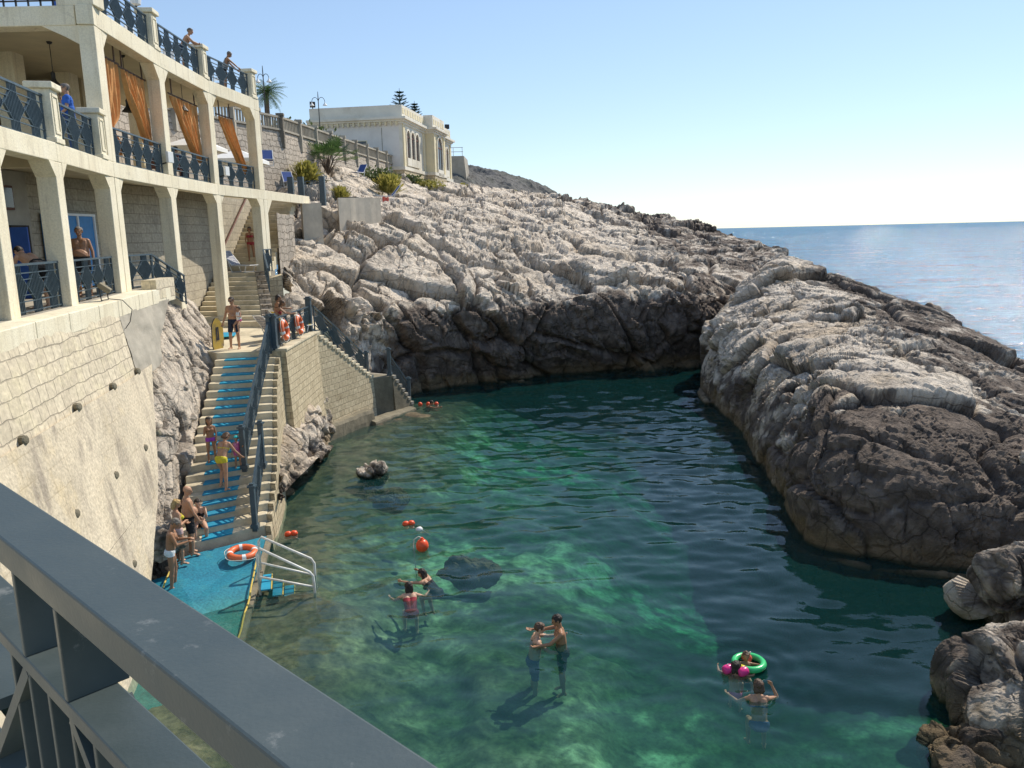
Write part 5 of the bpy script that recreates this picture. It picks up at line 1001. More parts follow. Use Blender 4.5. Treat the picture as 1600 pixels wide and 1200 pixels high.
# ------------------------------------------------------------------ curtains
def curtain(label, y0, y1, yb0, yb1, zt, zb, folds, seed, knot=None):
    t = thing('curtain', label, 'curtain', fpt((y0+y1)/2, zb, .55)); R, C = 40, 90; P = np.zeros((R, C, 3)); g = np.random.default_rng(seed); ph = g.uniform(0, 6)
    for i in range(R):
        f = i/(R-1); e = f**1.25
        for j in range(C):
            s = j/(C-1); yt = y0+(y1-y0)*s; yb = yb0+(yb1-yb0)*s; y = yt+(yb-yt)*e
            if knot: kk = math.exp(-((f-knot)/.09)**2); y += ((yb0+yb1)/2-y)*.7*kk
            w = (.05+.05*f)*math.sin(s*folds*6.283+ph+1.2*math.sin(f*3+seed))+.03*math.sin(s*folds*15+f*4)
            if knot: w *= 1-.6*math.exp(-((f-knot)/.09)**2)
            P[i, j] = fpt(y, zt+(zb-zt)*f, .5+w)
    MB().grid(P).build('cloth', M['curtain'], t, smooth=True)
    r = MB(); r.tube([fpt(y0-.25, zt+.05, .5), fpt(y1+.2, zt+.05, .5)], .03, 6)
    for y in (y0+.1, y1-.1): r.tube([fpt(y, zt+.05, .5), fpt(y, Z3-.2, .5)], .025, 6)
    r.build('rod', M['rod'], t)
curtain('long orange curtain knotted over the railing beside the corner column', 23.85, 25.5, 24.3, 25.0, 13.45, 10.75, 4, 1, .72)
curtain('wide orange curtain swept to the second column with a bright sunlit fold', 25.9, 27.85, 27.6, 27.9, 13.4, 11.35, 6, 2)
curtain('rust orange curtain swept to the third column beside white parasol', 30.3, 32.9, 32.6, 32.95, 13.35, 11.2, 6, 3)
curtain('narrow rust orange curtain slanting across the last bay', 34.9, 36.1, 37.2, 37.45, 13.3, 11.0, 4, 4)
# ------------------------------------------------------------------ parasols and furniture on the terraces
def parasol(label, c, w, h, tilt=0.):
    c = V3(*c); t = thing('parasol', label, 'parasol', c); MB().lathe([(.28, 0), (.28, .08), (.03, .1), (.03, h+.45)], c, 8).build('pole', M['white'], t); m = MB(); q = [V3(-w, -w, 0), V3(w, -w, 0), V3(w, w, 0), V3(-w, w, 0)]; ap = c+V3(0, 0, h+.55)
    rim = [c+V3(0, 0, h)+p for p in q]; low = [p-V3(0, 0, .18) for p in rim]; m.add(rim+low+[ap], [(0, 1, 8), (1, 2, 8), (2, 3, 8), (3, 0, 8)]+[(4+i, 4+(i+1) % 4, (i+1) % 4, i) for i in range(4)]); m.build('canopy', M['parasol'], t)
    r = MB()
    for p in rim: r.bar(c+V3(0, 0, h-.4), p, .025, .025)
    r.build('ribs', M['white'], t)
parasol('white square parasol seen through the third bay behind two diners', (-14.7, 39.2, Z2), 1.15, 2.1); parasol('white square parasol seen through the last bay', (-13.6, 42.0, Z2), 1.2, 1.75)
def deckchair(name, label, c, rz, mat, group=None):
    c = V3(*c); t = thing(name, label, 'deck chair', c, group, rz)
    def B(nm, mb, m): o = mb.build(nm, m, t); return o
    mb = MB()
    for sx in (-.3, .3):
        mb.tube([c+V3(sx, -.75, .30), c+V3(sx, .25, .30), c+V3(sx, .80, .95)], .022, 6); mb.tube([c+V3(sx, -.55, .30), c+V3(sx, -.45, 0)], .02, 6); mb.tube([c+V3(sx, .45, .5), c+V3(sx, .25, 0)], .02, 6)
    for y, z in ((-.75, .30), (.80, .95), (.25, 0), (-.45, 0)): mb.tube([c+V3(-.3, y, z), c+V3(.3, y, z)], .02, 6)
    B('frame', mb, M['white']); P = []
    for k in range(14):
        f = k/13; y = -.72+1.5*f; z = .30 if y < .25 else .30+(y-.25)*1.18; z -= .04*math.sin(f*math.pi)
        P.append([c+V3(-.28, y, z+.02), c+V3(.28, y, z+.02)])
    B('sling', MB().grid(np.array(P)), mat); return t
M['bluesling'] = pmat('blue_sling_fabric', (.045, .09, .27), .8, .1, 10, .1, 60); M['stripe'] = brickmat('blue_white_striped_towelling', (.06, .09, .24), (.08, .1, .25), (.6, .6, .62), 4., .07, .03, stainlo=.9)
deckchair('deck_chair', 'white deck chair with blue sling beside the potted yellow bush', at(453, 283, 49.5)-V3(0, 0, .35), .5, M['bluesling']); deckchair('deck_chair', 'white deck chair with blue sling alone on the rocks near the rubble wall', at(560, 272, 62)-V3(0, 0, .2), -.4, M['bluesling']); deckchair('deck_chair', 'white deck chair with blue sling on the upper ledge beside the building', at(418, 245, 48)-V3(0, 0, .5), .3, M['bluesling'])
deckchair('sun_lounger', 'folded sun lounger in blue stripes leaning at the top of the arcade steps', V3(-12.3, 37.0, 6.73), 1.2, M['stripe'])
deckchair('sun_lounger', 'low lounger with blue stripes on the landing right of the standing man', V3(-8.7, 29.6, ZL+.05), 2.5, M['stripe']); M['leopard'] = pmat('yellow_black_beach_fabric', (.55, .42, .05), .8, .5, 14, .1, 40, dirt=(.03, .03, .03))
deckchair('sun_lounger', 'folding lounger in yellow and black patterned fabric on the landing', V3(-8.6, 31.4, ZL+.05), 2.2, M['leopard'])
deckchair('deck_chair', 'white deck chair with blue sling and red towel beside the low concrete wall', at(606, 309, 53)+V3(0, 0, -.2), -1.2, M['bluesling']); tw = thing('towel', 'red towel lying over the deck chair at the concrete wall end', 'towel', at(603, 308, 52.6)); q_ = at(603, 308, 52.5); Pw = np.array([[q_+V3(-.2+.4*i/7, -.25+.08*math.sin(i*1.9), .0-.28*j/4+.03*math.sin(i+j)) for i in range(8)] for j in range(5)]); MB().grid(Pw).build('red_fabric', M['coral'], tw, smooth=True); MB().tube([Pw[4, i]+V3(0, -.01, 0) for i in range(8)], .015, 4).build('fringe', M['whitecloth'], tw)
# tables with dark legs on the rocks
for q, lb in (((497, 285, 52), 'small dark terrace table beside the yellow bush'), ((545, 312, 50), 'low dark table behind the concrete wall')):
    c = at(*q)-V3(0, 0, .6); t = thing('terrace_table', lb, 'table', c); MB().box(c+V3(0, 0, .72), (1.1, .8, .05)).build('table_top', M['darkiron'], t)
    for x in (-.45, .45):
        for y in (-.3, .3): MB().box(c+V3(x, y, .35), (.05, .05, .7)).build('leg', M['darkiron'], t)
# gate and posts where the terrace meets the rocks
gt = thing('terrace_gate', 'slate iron gate between square posts at the far end of the middle terrace', 'gate', at(485, 314, 46))
z0_ = 10.0
for px_, nm in ((455, 'post'), (471, 'post'), (504, 'post')): p = at(px_, 300, 46); MB().box((p[0], p[1], z0_+.75), (.3, .3, 1.6)).build(nm, M['iron'], gt)
p, q = at(474, 300, 46), at(501, 300, 46); fr, bars, top = rail_geo(V3(p[0]+.1, p[1], z0_), V3(q[0]-.1, q[1], z0_), h=1.3, unitw=.9); fr.add(bars.v, bars.f); fr.build('leaf', M['iron'], gt); top.build('top_rail', M['iron'], gt)
# little walls in front of the hillside
def pwall(name, label, pxs, Y, zb, th, mat, rough=.04):
    pts = [at(*q, Y) if len(q) == 2 else at(*q) for q in pxs]; m = MB(); o = V3(-.3, .95, 0)*th; a, b = pts
    R = 16; P = []
    for (w, top) in ((0, 0), (0, 1), (1, 1), (1, 0)):
        for k in np.linspace(0, 1, R): q = a+(b-a)*k; P.append(V3(q[0], q[1], q[2] if top else zb)+o*w)
    P = np.array(P); P += rough*np.stack([fbm(P*1.7, 3, i+50) for i in range(3)], 1); m.grid(P.reshape(4, R, 3)); m.f.append(tuple(i*R for i in range(4))); m.f.append(tuple(i*R+R-1 for i in range(4))[::-1])
    return tag(m.build(name, mat), label, 'wall')
pwall('concrete_wall', 'long low grey concrete wall across the rocks behind the gate', [(528, 309, 45.8), (594, 309, 49)], 0, 7.8, .6, M['paleconcrete'])
pwall('concrete_wall', 'square grey concrete wall below the terrace gate', [(471, 317, 43.5), (502, 317, 44)], 0, 6.6, 1.2, M['paleconcrete'])
pwall('rubble_wall', 'narrow pale rubble stone wall just right of the double column', [(432, 333, 39.4), (458, 336, 41.5)], 0, 5.8, .8, M['rubble'], .06)
pwall('stone_block_wall', 'low stepped stone block on the landing edge below the hillside', [(402, 438, 37.2), (441, 430, 37.8)], 0, 4.6, 1.4, M['wallstone'])
t = thing('roof_planter', 'white planter box behind the first roof railing', 'planter', fpt(24.0, Z3, .5)); c = fpt(24.0, Z3, .55); MB().box(c+V3(0, 0, .42), (.45, .55, .7), .2).build('box', M['white'], t, bevel=.03); MB().box(c+V3(0, 0, .05), (.3, .3, .1), .2).build('foot', M['darkiron'], t)
ch = thing('plastic_chair', 'white plastic chair on the roof terrace nearest the corner', 'chair', fpt(25.2, Z3, 1.1), 'white chairs behind the roof railing', .8); c = fpt(25.2, Z3, 1.1)
def cbox(nm, o, s): MB().box(c+V3(*o), s).build(nm, M['white'], ch, bevel=.02)
cbox('seat', (0, 0, .43), (.46, .46, .05)); cbox('backrest', (0, .22, .72), (.46, .05, .5))
for x in (-.2, .2):
    for y in (-.2, .2): cbox('leg', (x, y, .2), (.05, .05, .41))
    cbox('armrest', (x*1.15, 0, .64), (.05, .42, .04))
for y, rz, lb in ((26.4, 2., 'white plastic chair on the roof terrace before the middle parapet post'), (28.9, 1.3, 'white plastic chair on the roof terrace left of the shirtless man'), (30.9, 2.2, 'white plastic chair on the roof terrace right of the shirtless man'), (32.3, 1., 'white plastic chair on the roof terrace beside the third parapet post'), (36.4, 1.9, 'white plastic chair at the far end of the roof terrace')): dup(ch, fpt(y, Z3, 1.0), rz, lb)
t = thing('floodlight', 'square floodlight with loop bracket and cable on the terrace ledge', 'floodlight', at(138, 466, 19.3)); c = fpt(19.4, Z1, -.38); t.location = c.tolist(); m = MB(); m.box((0, 0, 0), (.34, .12, .30), 0); m.v = [Matrix.Rotation(-.9, 3, 'X')@Vector(v) for v in m.v]; m.v = [np.array(Matrix.Rotation(1.9, 3, 'Z')@v)+c+V3(0, 0, .32) for v in m.v]; m.build('housing', M['darkconcrete'], t, bevel=.02)
MB().tube([c+V3(-.05, -.17, .32), c+V3(-.02, -.17, .03), c+V3(-.02, .17, .03), c+V3(-.05, .17, .32)], .014, 6).build('bracket', M['darkiron'], t); MB().tube([c+V3(0, .1, .05), c+V3(.28, .25, 0), c+V3(.42, .4, -.25), c+V3(.36, .35, -.55), c+V3(.3, .2, -.7)], .011, 5).build('cable', M['darkiron'], t)
for y, lb in ((27.7, 'small white floodlight on the second column at the middle railing'), (33.8, 'small white floodlight on the third column at the middle railing')):
    c = fpt(y, Z2+.55, -.1); t = thing('floodlight', lb, 'floodlight', c); MB().box(c+V3(.05, 0, 0), (.1, .3, .36), -.2).build('housing', M['white'], t, bevel=.015); MB().bar(c+V3(0, 0, -.15), c+V3(-.25, .1, -.2), .04, .04).build('bracket', M['darkiron'], t)
# ------------------------------------------------------------------ people: one continuous remeshed body per person
DG = None
def capsule(p, r0, q, r1, n=10):
    p = V3(*p); q = V3(*q); d = q-p; L_ = np.linalg.norm(d)
    if L_ < 1e-6: d = V3(0, 0, 1); L_ = 1e-6
    ez = d/max(L_, 1e-6); ex = unit(np.cross(ez, V3(.31, .77, .2) if abs(ez[0]) < .9 else V3(0, 1, 0))); ey = np.cross(ez, ex); prof = []
    for a in (-90, -60, -30, 0): prof.append((r0*math.cos(math.radians(a)), r0*math.sin(math.radians(a))))
    for a in (0, 30, 60, 90): prof.append((r1*math.cos(math.radians(a)), L_+r1*math.sin(math.radians(a))))
    v = []
    for r, z in prof: v += [p+max(r, 1e-4)*(math.cos(t)*ex+math.sin(t)*ey)+ez*z for t in np.linspace(0, 2*math.pi, n, endpoint=False)]
    m = len(prof); f = [(i*n+k, i*n+(k+1) % n, (i+1)*n+(k+1) % n, (i+1)*n+k) for i in range(m-1) for k in range(n)]; f += [tuple(range(n))[::-1], tuple(range((m-1)*n, m*n))]
    return v, f
def remesh(caps, vox, smooth=2):
    v = []; f = []
    for c in caps:
        cv, cf = capsule(*c[:4]); o = len(v); v += cv; f += [tuple(i+o for i in q) for q in cf]
    me = bpy.data.meshes.new('tmp'); me.from_pydata([tuple(p) for p in v], [], f); o = bpy.data.objects.new('tmp', me); COL.objects.link(o)
    r = o.modifiers.new('r', 'REMESH'); r.mode = 'VOXEL'; r.voxel_size = vox; s = o.modifiers.new('s', 'SMOOTH'); s.factor = .5; s.iterations = smooth
    dg = bpy.context.evaluated_depsgraph_get(); ev = o.evaluated_get(dg); m2 = bpy.data.meshes.new_from_object(ev)
    V = np.empty(len(m2.vertices)*3); m2.vertices.foreach_get('co', V); V = V.reshape(-1, 3); nm = np.empty(len(m2.vertices)*3); m2.vertices.foreach_get('normal', nm)
    F = np.empty(len(m2.loops), np.int32); m2.loops.foreach_get('vertex_index', F); lt = np.empty(len(m2.polygons), np.int32); m2.polygons.foreach_get('loop_total', lt)
    bpy.data.objects.remove(o); bpy.data.meshes.remove(me)
    assert (lt == 4).all(); F = F.reshape(-1, 4); bpy.data.meshes.remove(m2); return V, nm.reshape(-1, 3), F
def Rx(a): c, s = math.cos(a), math.sin(a); return np.array([[1, 0, 0], [0, c, -s], [0, s, c]])
def Ry(a): c, s = math.cos(a), math.sin(a); return np.array([[c, 0, s], [0, 1, 0], [-s, 0, c]])
def Rz(a): c, s = math.cos(a), math.sin(a); return np.array([[c, -s, 0], [s, c, 0], [0, 0, 1]])
D_ = math.radians
def person(label, loc, yaw, h=1.75, skin='skin', hair='hair_dark', lean=0., side=0., hp=0., hy=0., al=((-.22, .02, -1), (-.08, .25, -1)), ar=((.22, .02, -1), (.08, .25, -1)), ll=((-.06, .04, -1), (-.02, -.06, -1)), lr=((.06, .04, -1), (.02, -.06, -1)),
           clothes=(), female=False, fat=0., hairlen=0., bald=False, pel=None, vox=.0095, group=None, glasses=False, hat=None, curl=.6, feet=True, name='person', child=False, turn=0.):
    """pose in body space: x to the person's right, y forward, z up; arms and legs are direction pairs (upper, lower)"""
    k = h/1.75; S = lambda v: V3(*v)*k; caps = []; bw = (.155 if female else .185)*k; hipw = (.095 if female else .088)*k; hs = 1.28 if child else 1.0
    Rt = Rz(D_(turn))@Rx(-D_(lean))@Ry(D_(side)); T = lambda v: Rt@S(v)    # trunk frame, pelvis at origin
    def add(tag_, p, r0, q, r1): caps.append((V3(*p), r0, V3(*q), r1, tag_))
    # trunk
    add('pelvis', S((-.075, -.01, .0)), .105*k, S((.075, -.01, .0)), .105*k); add('pelvis', S((-.06, -.055, -.03)), .085*k, S((.06, -.055, -.03)), .085*k)
    wr = (.098 if female else .112)*k*(1+.35*fat); add('waist', T((-.045, .0, .08)), wr, T((-.05, .0, .22)), wr); add('waist', T((.045, .0, .08)), wr, T((.05, .0, .22)), wr)
    if fat > 0: add('waist', T((-.05, .07*fat+.03, .10)), .13*k*(.8+.3*fat), T((.05, .07*fat+.03, .16)), .13*k*(.8+.3*fat))
    cr_ = (.096 if female else .112)*k*(1+.12*fat); add('chest', T((-.06, .0, .24)), cr_, T((-.085, -.005, .40)), cr_*.92); add('chest', T((.06, .0, .24)), cr_, T((.085, -.005, .40)), cr_*.92)
    if female and not child:
        for s in (-1, 1): add('chest', T((s*.07, .085, .325)), .062*k, T((s*.072, .098, .315)), .056*k)
    else:
        for s in (-1, 1): add('chest', T((s*.075, .055, .36)), .065*k, T((s*.03, .06, .35)), .06*k)
    add('shoulder', T((-.145 if female else -.165, -.005, .455)), .056*k, T((.145 if female else .165, -.005, .455)), .056*k); add('chest', T((-.09, -.01, .47)), .05*k, T((.09, -.01, .47)), .05*k)
    nb = T((0, -.005, .50)); Rh = Rt@Rz(D_(hy))@Rx(D_(lean*.6))@Rx(-D_(hp)); hd = lambda v: nb+T((0, .01, .075))-T((0, 0, 0))+Rh@(S(v)*hs)
    add('neck', T((0, -.01, .46)), .056*k, hd((0, -.015, .03)), .050*k)
    add('head', hd((0, -.02, .135)), .088*k*hs, hd((0, .012, .130)), .085*k*hs); add('head', hd((0, .035, .065)), .062*k*hs, hd((0, .062, .035)), .036*k*hs); add('head', hd((0, .01, .06)), .068*k*hs, hd((0, .05, .105)), .058*k*hs)
    add('nose', hd((0, .098, .102)), .011*k*hs, hd((0, .116, .075)), .015*k*hs); add('head', hd((-.03, .085, .125)), .016*k*hs, hd((.03, .085, .125)), .016*k*hs)
    for s in (-1, 1): add('ear', hd((s*.084, -.012, .115)), .014*k*hs, hd((s*.09, -.02, .080)), .011*k*hs)
    # arms and hands
    ends = {}
    for s, arm, sd_ in ((-1, al, 'l'), (1, ar, 'r')):
        sh = T((s*(.165 if female else .185), -.005, .445)); ua, fa = unit(arm[0]), unit(arm[1]); f_ = .92 if female else 1.
        el = sh+ua*.285*k; wr_ = el+fa*.245*k; add('uarm_'+sd_, sh, .050*k*f_, sh+ua*.12*k, .045*k*f_); add('uarm_'+sd_, sh+ua*.12*k, .045*k*f_, el, .036*k*f_); add('farm_'+sd_, el, .036*k*f_, el+fa*.08*k, .037*k*f_); add('farm_'+sd_, el+fa*.08*k, .037*k*f_, wr_, .025*k*f_)
        side_ = np.cross(fa, ua); side_ = unit(side_) if np.linalg.norm(side_) > .12 else unit(np.cross(fa, V3(s, .2, .1))); pn = np.cross(side_, fa); pn = pn if pn@V3(-s, .3, -.2) > 0 else -pn; wid = np.cross(pn, fa)
        pm = wr_+fa*.075*k; add('hand_'+sd_, wr_, .022*k, pm+wid*.02*k, .019*k); add('hand_'+sd_, wr_, .022*k, pm-wid*.02*k, .019*k)
        thumbside = wid if wid@V3(-s*.2, 1, .3) > 0 else -wid
        for j, (off, ln) in enumerate(((.031, .068), (.011, .078), (-.011, .073), (-.030, .058))):
            b = pm+thumbside*off*k; d1 = unit(fa*math.cos(curl*.5)+pn*math.sin(curl*.5)); d2 = unit(fa*math.cos(curl*1.3)+pn*math.sin(curl*1.3)); m_ = b+d1*ln*.55*k; add('hand_'+sd_, b, .0092*k, m_, .0085*k); add('hand_'+sd_, m_, .0085*k, m_+d2*ln*.5*k, .0072*k)
        tb = wr_+fa*.03*k+thumbside*.026*k; d1 = unit(fa*.7+thumbside*.7+pn*.3); add('hand_'+sd_, tb, .0115*k, tb+d1*.035*k, .0100*k); add('hand_'+sd_, tb+d1*.035*k, .0100*k, tb+d1*.035*k+unit(fa+pn*.4)*.028*k, .0082*k)
        ends[sd_] = pm
    # legs
    for s, leg, sd_ in ((-1, ll, 'l'), (1, lr, 'r')):
        hpj = V3(s*hipw, 0, -.03*k); th, sh = unit(leg[0]), unit(leg[1]); tr_ = (.088 if female else .086)*k*(1+.1*fat); kn = hpj+th*.42*k; an = kn+sh*.41*k
        add('thigh_'+sd_, hpj, tr_, hpj+th*.2*k, tr_*.88); add('thigh_'+sd_, hpj+th*.2*k, tr_*.88, kn, .056*k); add('shin_'+sd_, kn, .055*k, kn+sh*.13*k+V3(0, -.012, 0)*k, .055*k); add('shin_'+sd_, kn+sh*.13*k, .053*k, an, .035*k)
        if feet:
            fd = V3(0, 1, 0) if abs(sh[2]) > .3 else V3(0, .3, 1.); fd = unit(fd-.0*sh); fd = unit(V3(s*.15, fd[1], fd[2])); heel = an+unit(sh)*.045*k-fd*.03*k
            add('foot_'+sd_, an, .036*k, heel, .034*k); add('foot_'+sd_, an+sh*.02*k, .036*k, an+sh*.055*k+fd*.12*k, .026*k)
            for j in range(5): o = (j-2)*.016*k; add('foot_'+sd_, an+sh*.06*k+fd*.10*k+V3(o, 0, 0), .017*k, an+sh*.064*k+fd*(.165-.012*abs(j-1.5))*k+V3(o*1.15, 0, 0), .0115*k)
    V, NRM, F = remesh(caps, vox, 2)
    if pel is None: zoff = -V[:, 2].min()
    else: zoff = pel
    # nearest bone for clothes
    best = np.full(len(V), 9.); bi = np.zeros(len(V), int); bt = np.zeros(len(V))
    for i, (p, r0, q, r1, tg) in enumerate(caps):
        d = q-p; L2 = max(d@d, 1e-9); t_ = np.clip(((V-p)@d)/L2, 0, 1); ds = np.linalg.norm(V-p-t_[:, None]*d, axis=1)-(r0+(r1-r0)*t_); m = ds < best; best[m] = ds[m]; bi[m] = i; bt[m] = t_[m]
    tags = np.array([c[4] for c in caps])[bi]; X = (V@Rt)/k   # trunk coords
    isT = np.isin(tags, ['pelvis', 'waist', 'chest', 'shoulder']); leg = np.char.startswith(tags, 'thigh'); legd = np.zeros(len(V))
    for s, l_, sd_ in ((-1, ll, 'l'), (1, lr, 'r')): m = tags == 'thigh_'+sd_; legd[m] = ((V[m]-V3(s*hipw, 0, -.03*k))@unit(l_[0]))/k
    arm_ = np.char.startswith(tags, 'uarm'); armd = np.zeros(len(V))
    for s, a_, sd_ in ((-1, al, 'l'), (1, ar, 'r')): m = tags == 'uarm_'+sd_; armd[m] = ((V[m]-T((s*.17, 0, .445)))@unit(a_[0]))/k
    base = V3(*loc)+V3(0, 0, zoff); Rw = Rz(D_(yaw)); W = V@Rw.T+base; t = thing(name, label, 'person', V3(*loc), group)
    npmesh('body', W, F, M[skin], parent=t)
    def shell(nm, mask, off, mat, nz=0.):
        fm = mask[F].all(1); Fs = F[fm]
        if len(Fs) < 4: return
        ids, inv = np.unique(Fs, return_inverse=True); P = V[ids]+NRM[ids]*off
        if nz: P = P+NRM[ids]*(nz*(fbm(V[ids]*28, 3, 5)))[:, None]
        npmesh(nm, P@Rw.T+base, inv.reshape(-1, 4), M[mat], parent=t)
    for c in clothes:
        kd, mat = c[0], c[1]
        if kd == 'shorts': shell('swim_shorts', (isT & (X[:, 2] < .075)) | (leg & (legd < (c[2] if len(c) > 2 else .30))), .014, mat, .012)
        if kd == 'briefs': shell('swim_briefs', (isT & (X[:, 2] < .055) & (V[:, 2]/k > -.13)) | (leg & (legd < .075+.0*V[:, 1])), .007, mat)
        if kd == 'bikini_top': shell('bikini_top', np.isin(tags, ['chest', 'waist']) & (np.abs(X[:, 2]-.305-.02*(X[:, 1] > .03)) < np.where(X[:, 1] > .03, .055, .016)), .006, mat)
        if kd == 'swimsuit': shell('swimsuit', (isT & (X[:, 2] < .36) & (tags != 'shoulder')) | (leg & (legd < .06)), .007, mat)
        if kd == 'shirt': shell('t_shirt', (isT & (X[:, 2] > -.06)) | (arm_ & (armd < .17)), .014, mat, .01)
        if kd == 'vest': shell('vest', isT & (X[:, 2] > -.06) & (np.abs(X[:, 0]) < .155), .012, mat, .01)
        if kd == 'trousers': shell('trousers', (isT & (X[:, 2] < .03)) | leg | (np.char.startswith(tags, 'shin')), .014, mat, .008)
    # hair
    Hh = ((V-hd((0, 0, 0)))@Rh)/(k*hs); hm = np.isin(tags, ['head', 'ear', 'neck'])
    if not bald: shell('hair', (tags == 'head') & (Hh[:, 2] > np.where(Hh[:, 1] > .045, .165, np.where(Hh[:, 1] > -.02, .11, .045))), .012*hs, hair, .016)
    if hairlen > 0:
        cp = []
        for a in (-.05, -.02, .02, .05): cp.append((hd((a, -.06, .14)), .045*k*hs, hd((a*1.3, -.085, .04)), .04*k)); cp.append((hd((a*1.3, -.085, .04)), .04*k, hd((a*1.2, -.10, .04-hairlen)), .022*k))
        v_, n_, f_ = remesh(cp, .012, 1); v_ = v_+n_*(.01*fbm(v_*V3(30, 30, 6), 3, 3))[:, None]; npmesh('long_hair', v_@Rw.T+base, f_, M[hair], parent=t)
    if hat: shell('sun_hat', (tags == 'head') & (Hh[:, 2] > np.where(Hh[:, 1] > .03, .15, .10)), .022, hat); 
    if not child:
        for s in (-1, 1): MB().sphere((hd((s*.032, .094, .112)))@Rw.T+base, .0085*k, 6, 5).build('eye', M['black'], t)
    mo = hd((0, .0985, .043)); MB().sphere(mo@Rw.T+base, (.017*k, .006*k, .006*k), 8, 5).build('mouth', M['brick'], t)
    if glasses:
        g = MB(); 
        for s in (-1, 1): g.sphere(hd((s*.034, .104, .113))@Rw.T+base, .021*k, 8, 6)
        g.bar(hd((-.09, .0, .118))@Rw.T+base, hd((-.05, .1, .115))@Rw.T+base, .006, .01); g.bar(hd((.09, .0, .118))@Rw.T+base, hd((.05, .1, .115))@Rw.T+base, .006, .01); g.bar(hd((-.05, .108, .116))@Rw.T+base, hd((.05, .108, .116))@Rw.T+base, .006, .012); g.build('sunglasses', M['darkiron'], t)
    return t, {a: ends[a]@Rw.T+base for a in ends}
FACE_CAM = lambda p: math.degrees(math.atan2(p[0], -p[1]))  # unused helper for facing the lens side
P_ = person
# --- roof terrace
c = fpt(32.0, Z3, .5); P_('shirtless man leaning with folded arms on the roof railing', c, -78, 1.76, lean=32, hp=2, hy=-12, al=((-.15, .75, -.75), (.75, .55, -.1)), ar=((.15, .75, -.75), (-.75, .55, -.1)), skin='skin', hair='hair_grey', clothes=(('shorts', 'navy', .28),), ll=((-.08, .15, -1), (0, -.12, -1)), lr=((.08, .1, -1), (0, -.1, -1)))
c = fpt(36.0, Z3, .55); P_('man in grey vest leaning straight arms on the roof railing', c, -66, 1.74, lean=20, hp=22, al=((-.2, .85, -.75), (.0, .8, -.7)), ar=((.2, .85, -.75), (.0, .8, -.7)), skin='darkskin', hair='hair_grey', clothes=(('vest', 'greyshirt'), ('shorts', 'black', .3)), bald=False)
# --- middle terrace
c = fpt(21.35, Z2, .5); _, e = P_('man in blue t-shirt talking on the phone at the middle terrace railing', c, 118, 1.78, hp=8, clothes=(('shirt', 'royal'), ('trousers', 'denim')), hair='hair_grey', glasses=True, al=((-.2, .15, -1), (.2, .6, -.5)), ar=((.3, .35, -.8), (-.28, .12, 1.)), fat=.5)
t = thing('phone', 'small dark phone held to the ear of the man in blue', 'phone', e['r']); MB().box(e['r']+V3(0, 0, .02), (.02, .075, .15), .4).build('handset', M['black'], t)
for x, y, lb, hr, sh in ((-12.75, 30.3, 'seated diner in pale shirt left of another at the third bay', 'hair_brown', 'whitecloth'), (-12.55, 31.4, 'seated diner in dark shirt right of another at the third bay', 'hair_dark', 'denim')):
    cc = V3(x, y, Z2); st = thing('terrace_chair', 'dark terrace chair under the diner in '+('pale' if sh == 'whitecloth' else 'dark')+' shirt', 'chair', cc); MB().box(cc+V3(0, 0, .43), (.46, .46, .04)).build('seat', M['wood'], st); MB().box(cc+V3(-.02, -.22, .7), (.44, .04, .5)).build('backrest', M['wood'], st)
    for a in (-.2, .2):
        for b in (-.2, .2): MB().box(cc+V3(a, b, .2), (.045, .045, .42)).build('leg', M['wood'], st)
    P_(lb, cc, -20, 1.72, lean=4, clothes=(('shirt', sh), ('trousers', 'navy')), hair=hr, ll=((-.12, 1, -.05), (0, -.05, -1)), lr=((.12, 1, -.05), (0, -.05, -1)), al=((-.15, .5, -.8), (.3, .9, .1)), ar=((.15, .5, -.8), (-.3, .9, .1)), vox=.011)
# --- lower terrace
c = fpt(17.9, Z1, .5); P_('bent over man with yellow waistband drying himself behind the lower railing', c, 62, 1.78, lean=66, hp=30, skin='paleskin', clothes=(('shorts', 'black', .3),), al=((-.2, .5, -1), (.0, .5, -.9)), ar=((.2, .5, -1), (0, .5, -.9)), ll=((-.08, .1, -1), (0, -.1, -1)), lr=((.08, .1, -1), (0, -.1, -1)))
c = fpt(21.4, Z1, .62); P_('big bellied bald man standing before the blue screen', c, 196, 1.84, fat=.8, skin='darkskin', hair='hair_grey', clothes=(('shorts', 'black', .3),), al=((-.3, .1, -1), (-.05, .35, -1)), ar=((.3, .1, -1), (.05, .35, -1)))
c = V3(-12.4, 39.0, 7.13); P_('woman in sunglasses descending the upper sunlit stairs', c, 200, 1.66, skin='darkskin', female=True, glasses=True, clothes=(('bikini_top', 'brick'), ('briefs', 'brick')), hairlen=.03, al=((-.2, .1, -1), (.0, .7, -.3)), ar=((.2, .1, -1), (0, .7, -.3)), lr=((.05, .35, -1), (0, -.25, -1)))
# --- landing
pm = at(369, 553, 27.55); pm[2] = ZL+.0
_, e = P_('man in navy shorts and sunglasses holding a small child at the stair head', pm, 172, 1.84, skin='skin', glasses=True, hp=12, clothes=(('shorts', 'navy', .34),), ar=((.32, -.05, -1), (.35, .15, -1)), al=((-.25, .1, -1), (.42, .85, .1)), ll=((-.09, .02, -1), (-.02, -.03, -1)), lr=((.12, .02, -1), (.04, -.03, -1)))
ck = pm+V3(.27, -.20, 0); P_('small child in white top and pink shoes carried by the man', V3(ck[0], ck[1], ZL+.62), 150, .92, child=True, skin='skin', clothes=(('vest', 'whitecloth'), ('briefs', 'pink')), ll=((-.25, .75, -.7), (0, -.1, -1)), lr=((.25, .75, -.7), (0, -.1, -1)), al=((-.3, .4, -.6), (.3, .6, .2)), ar=((.5, .3, -.3), (.3, .6, .3)), vox=.008)
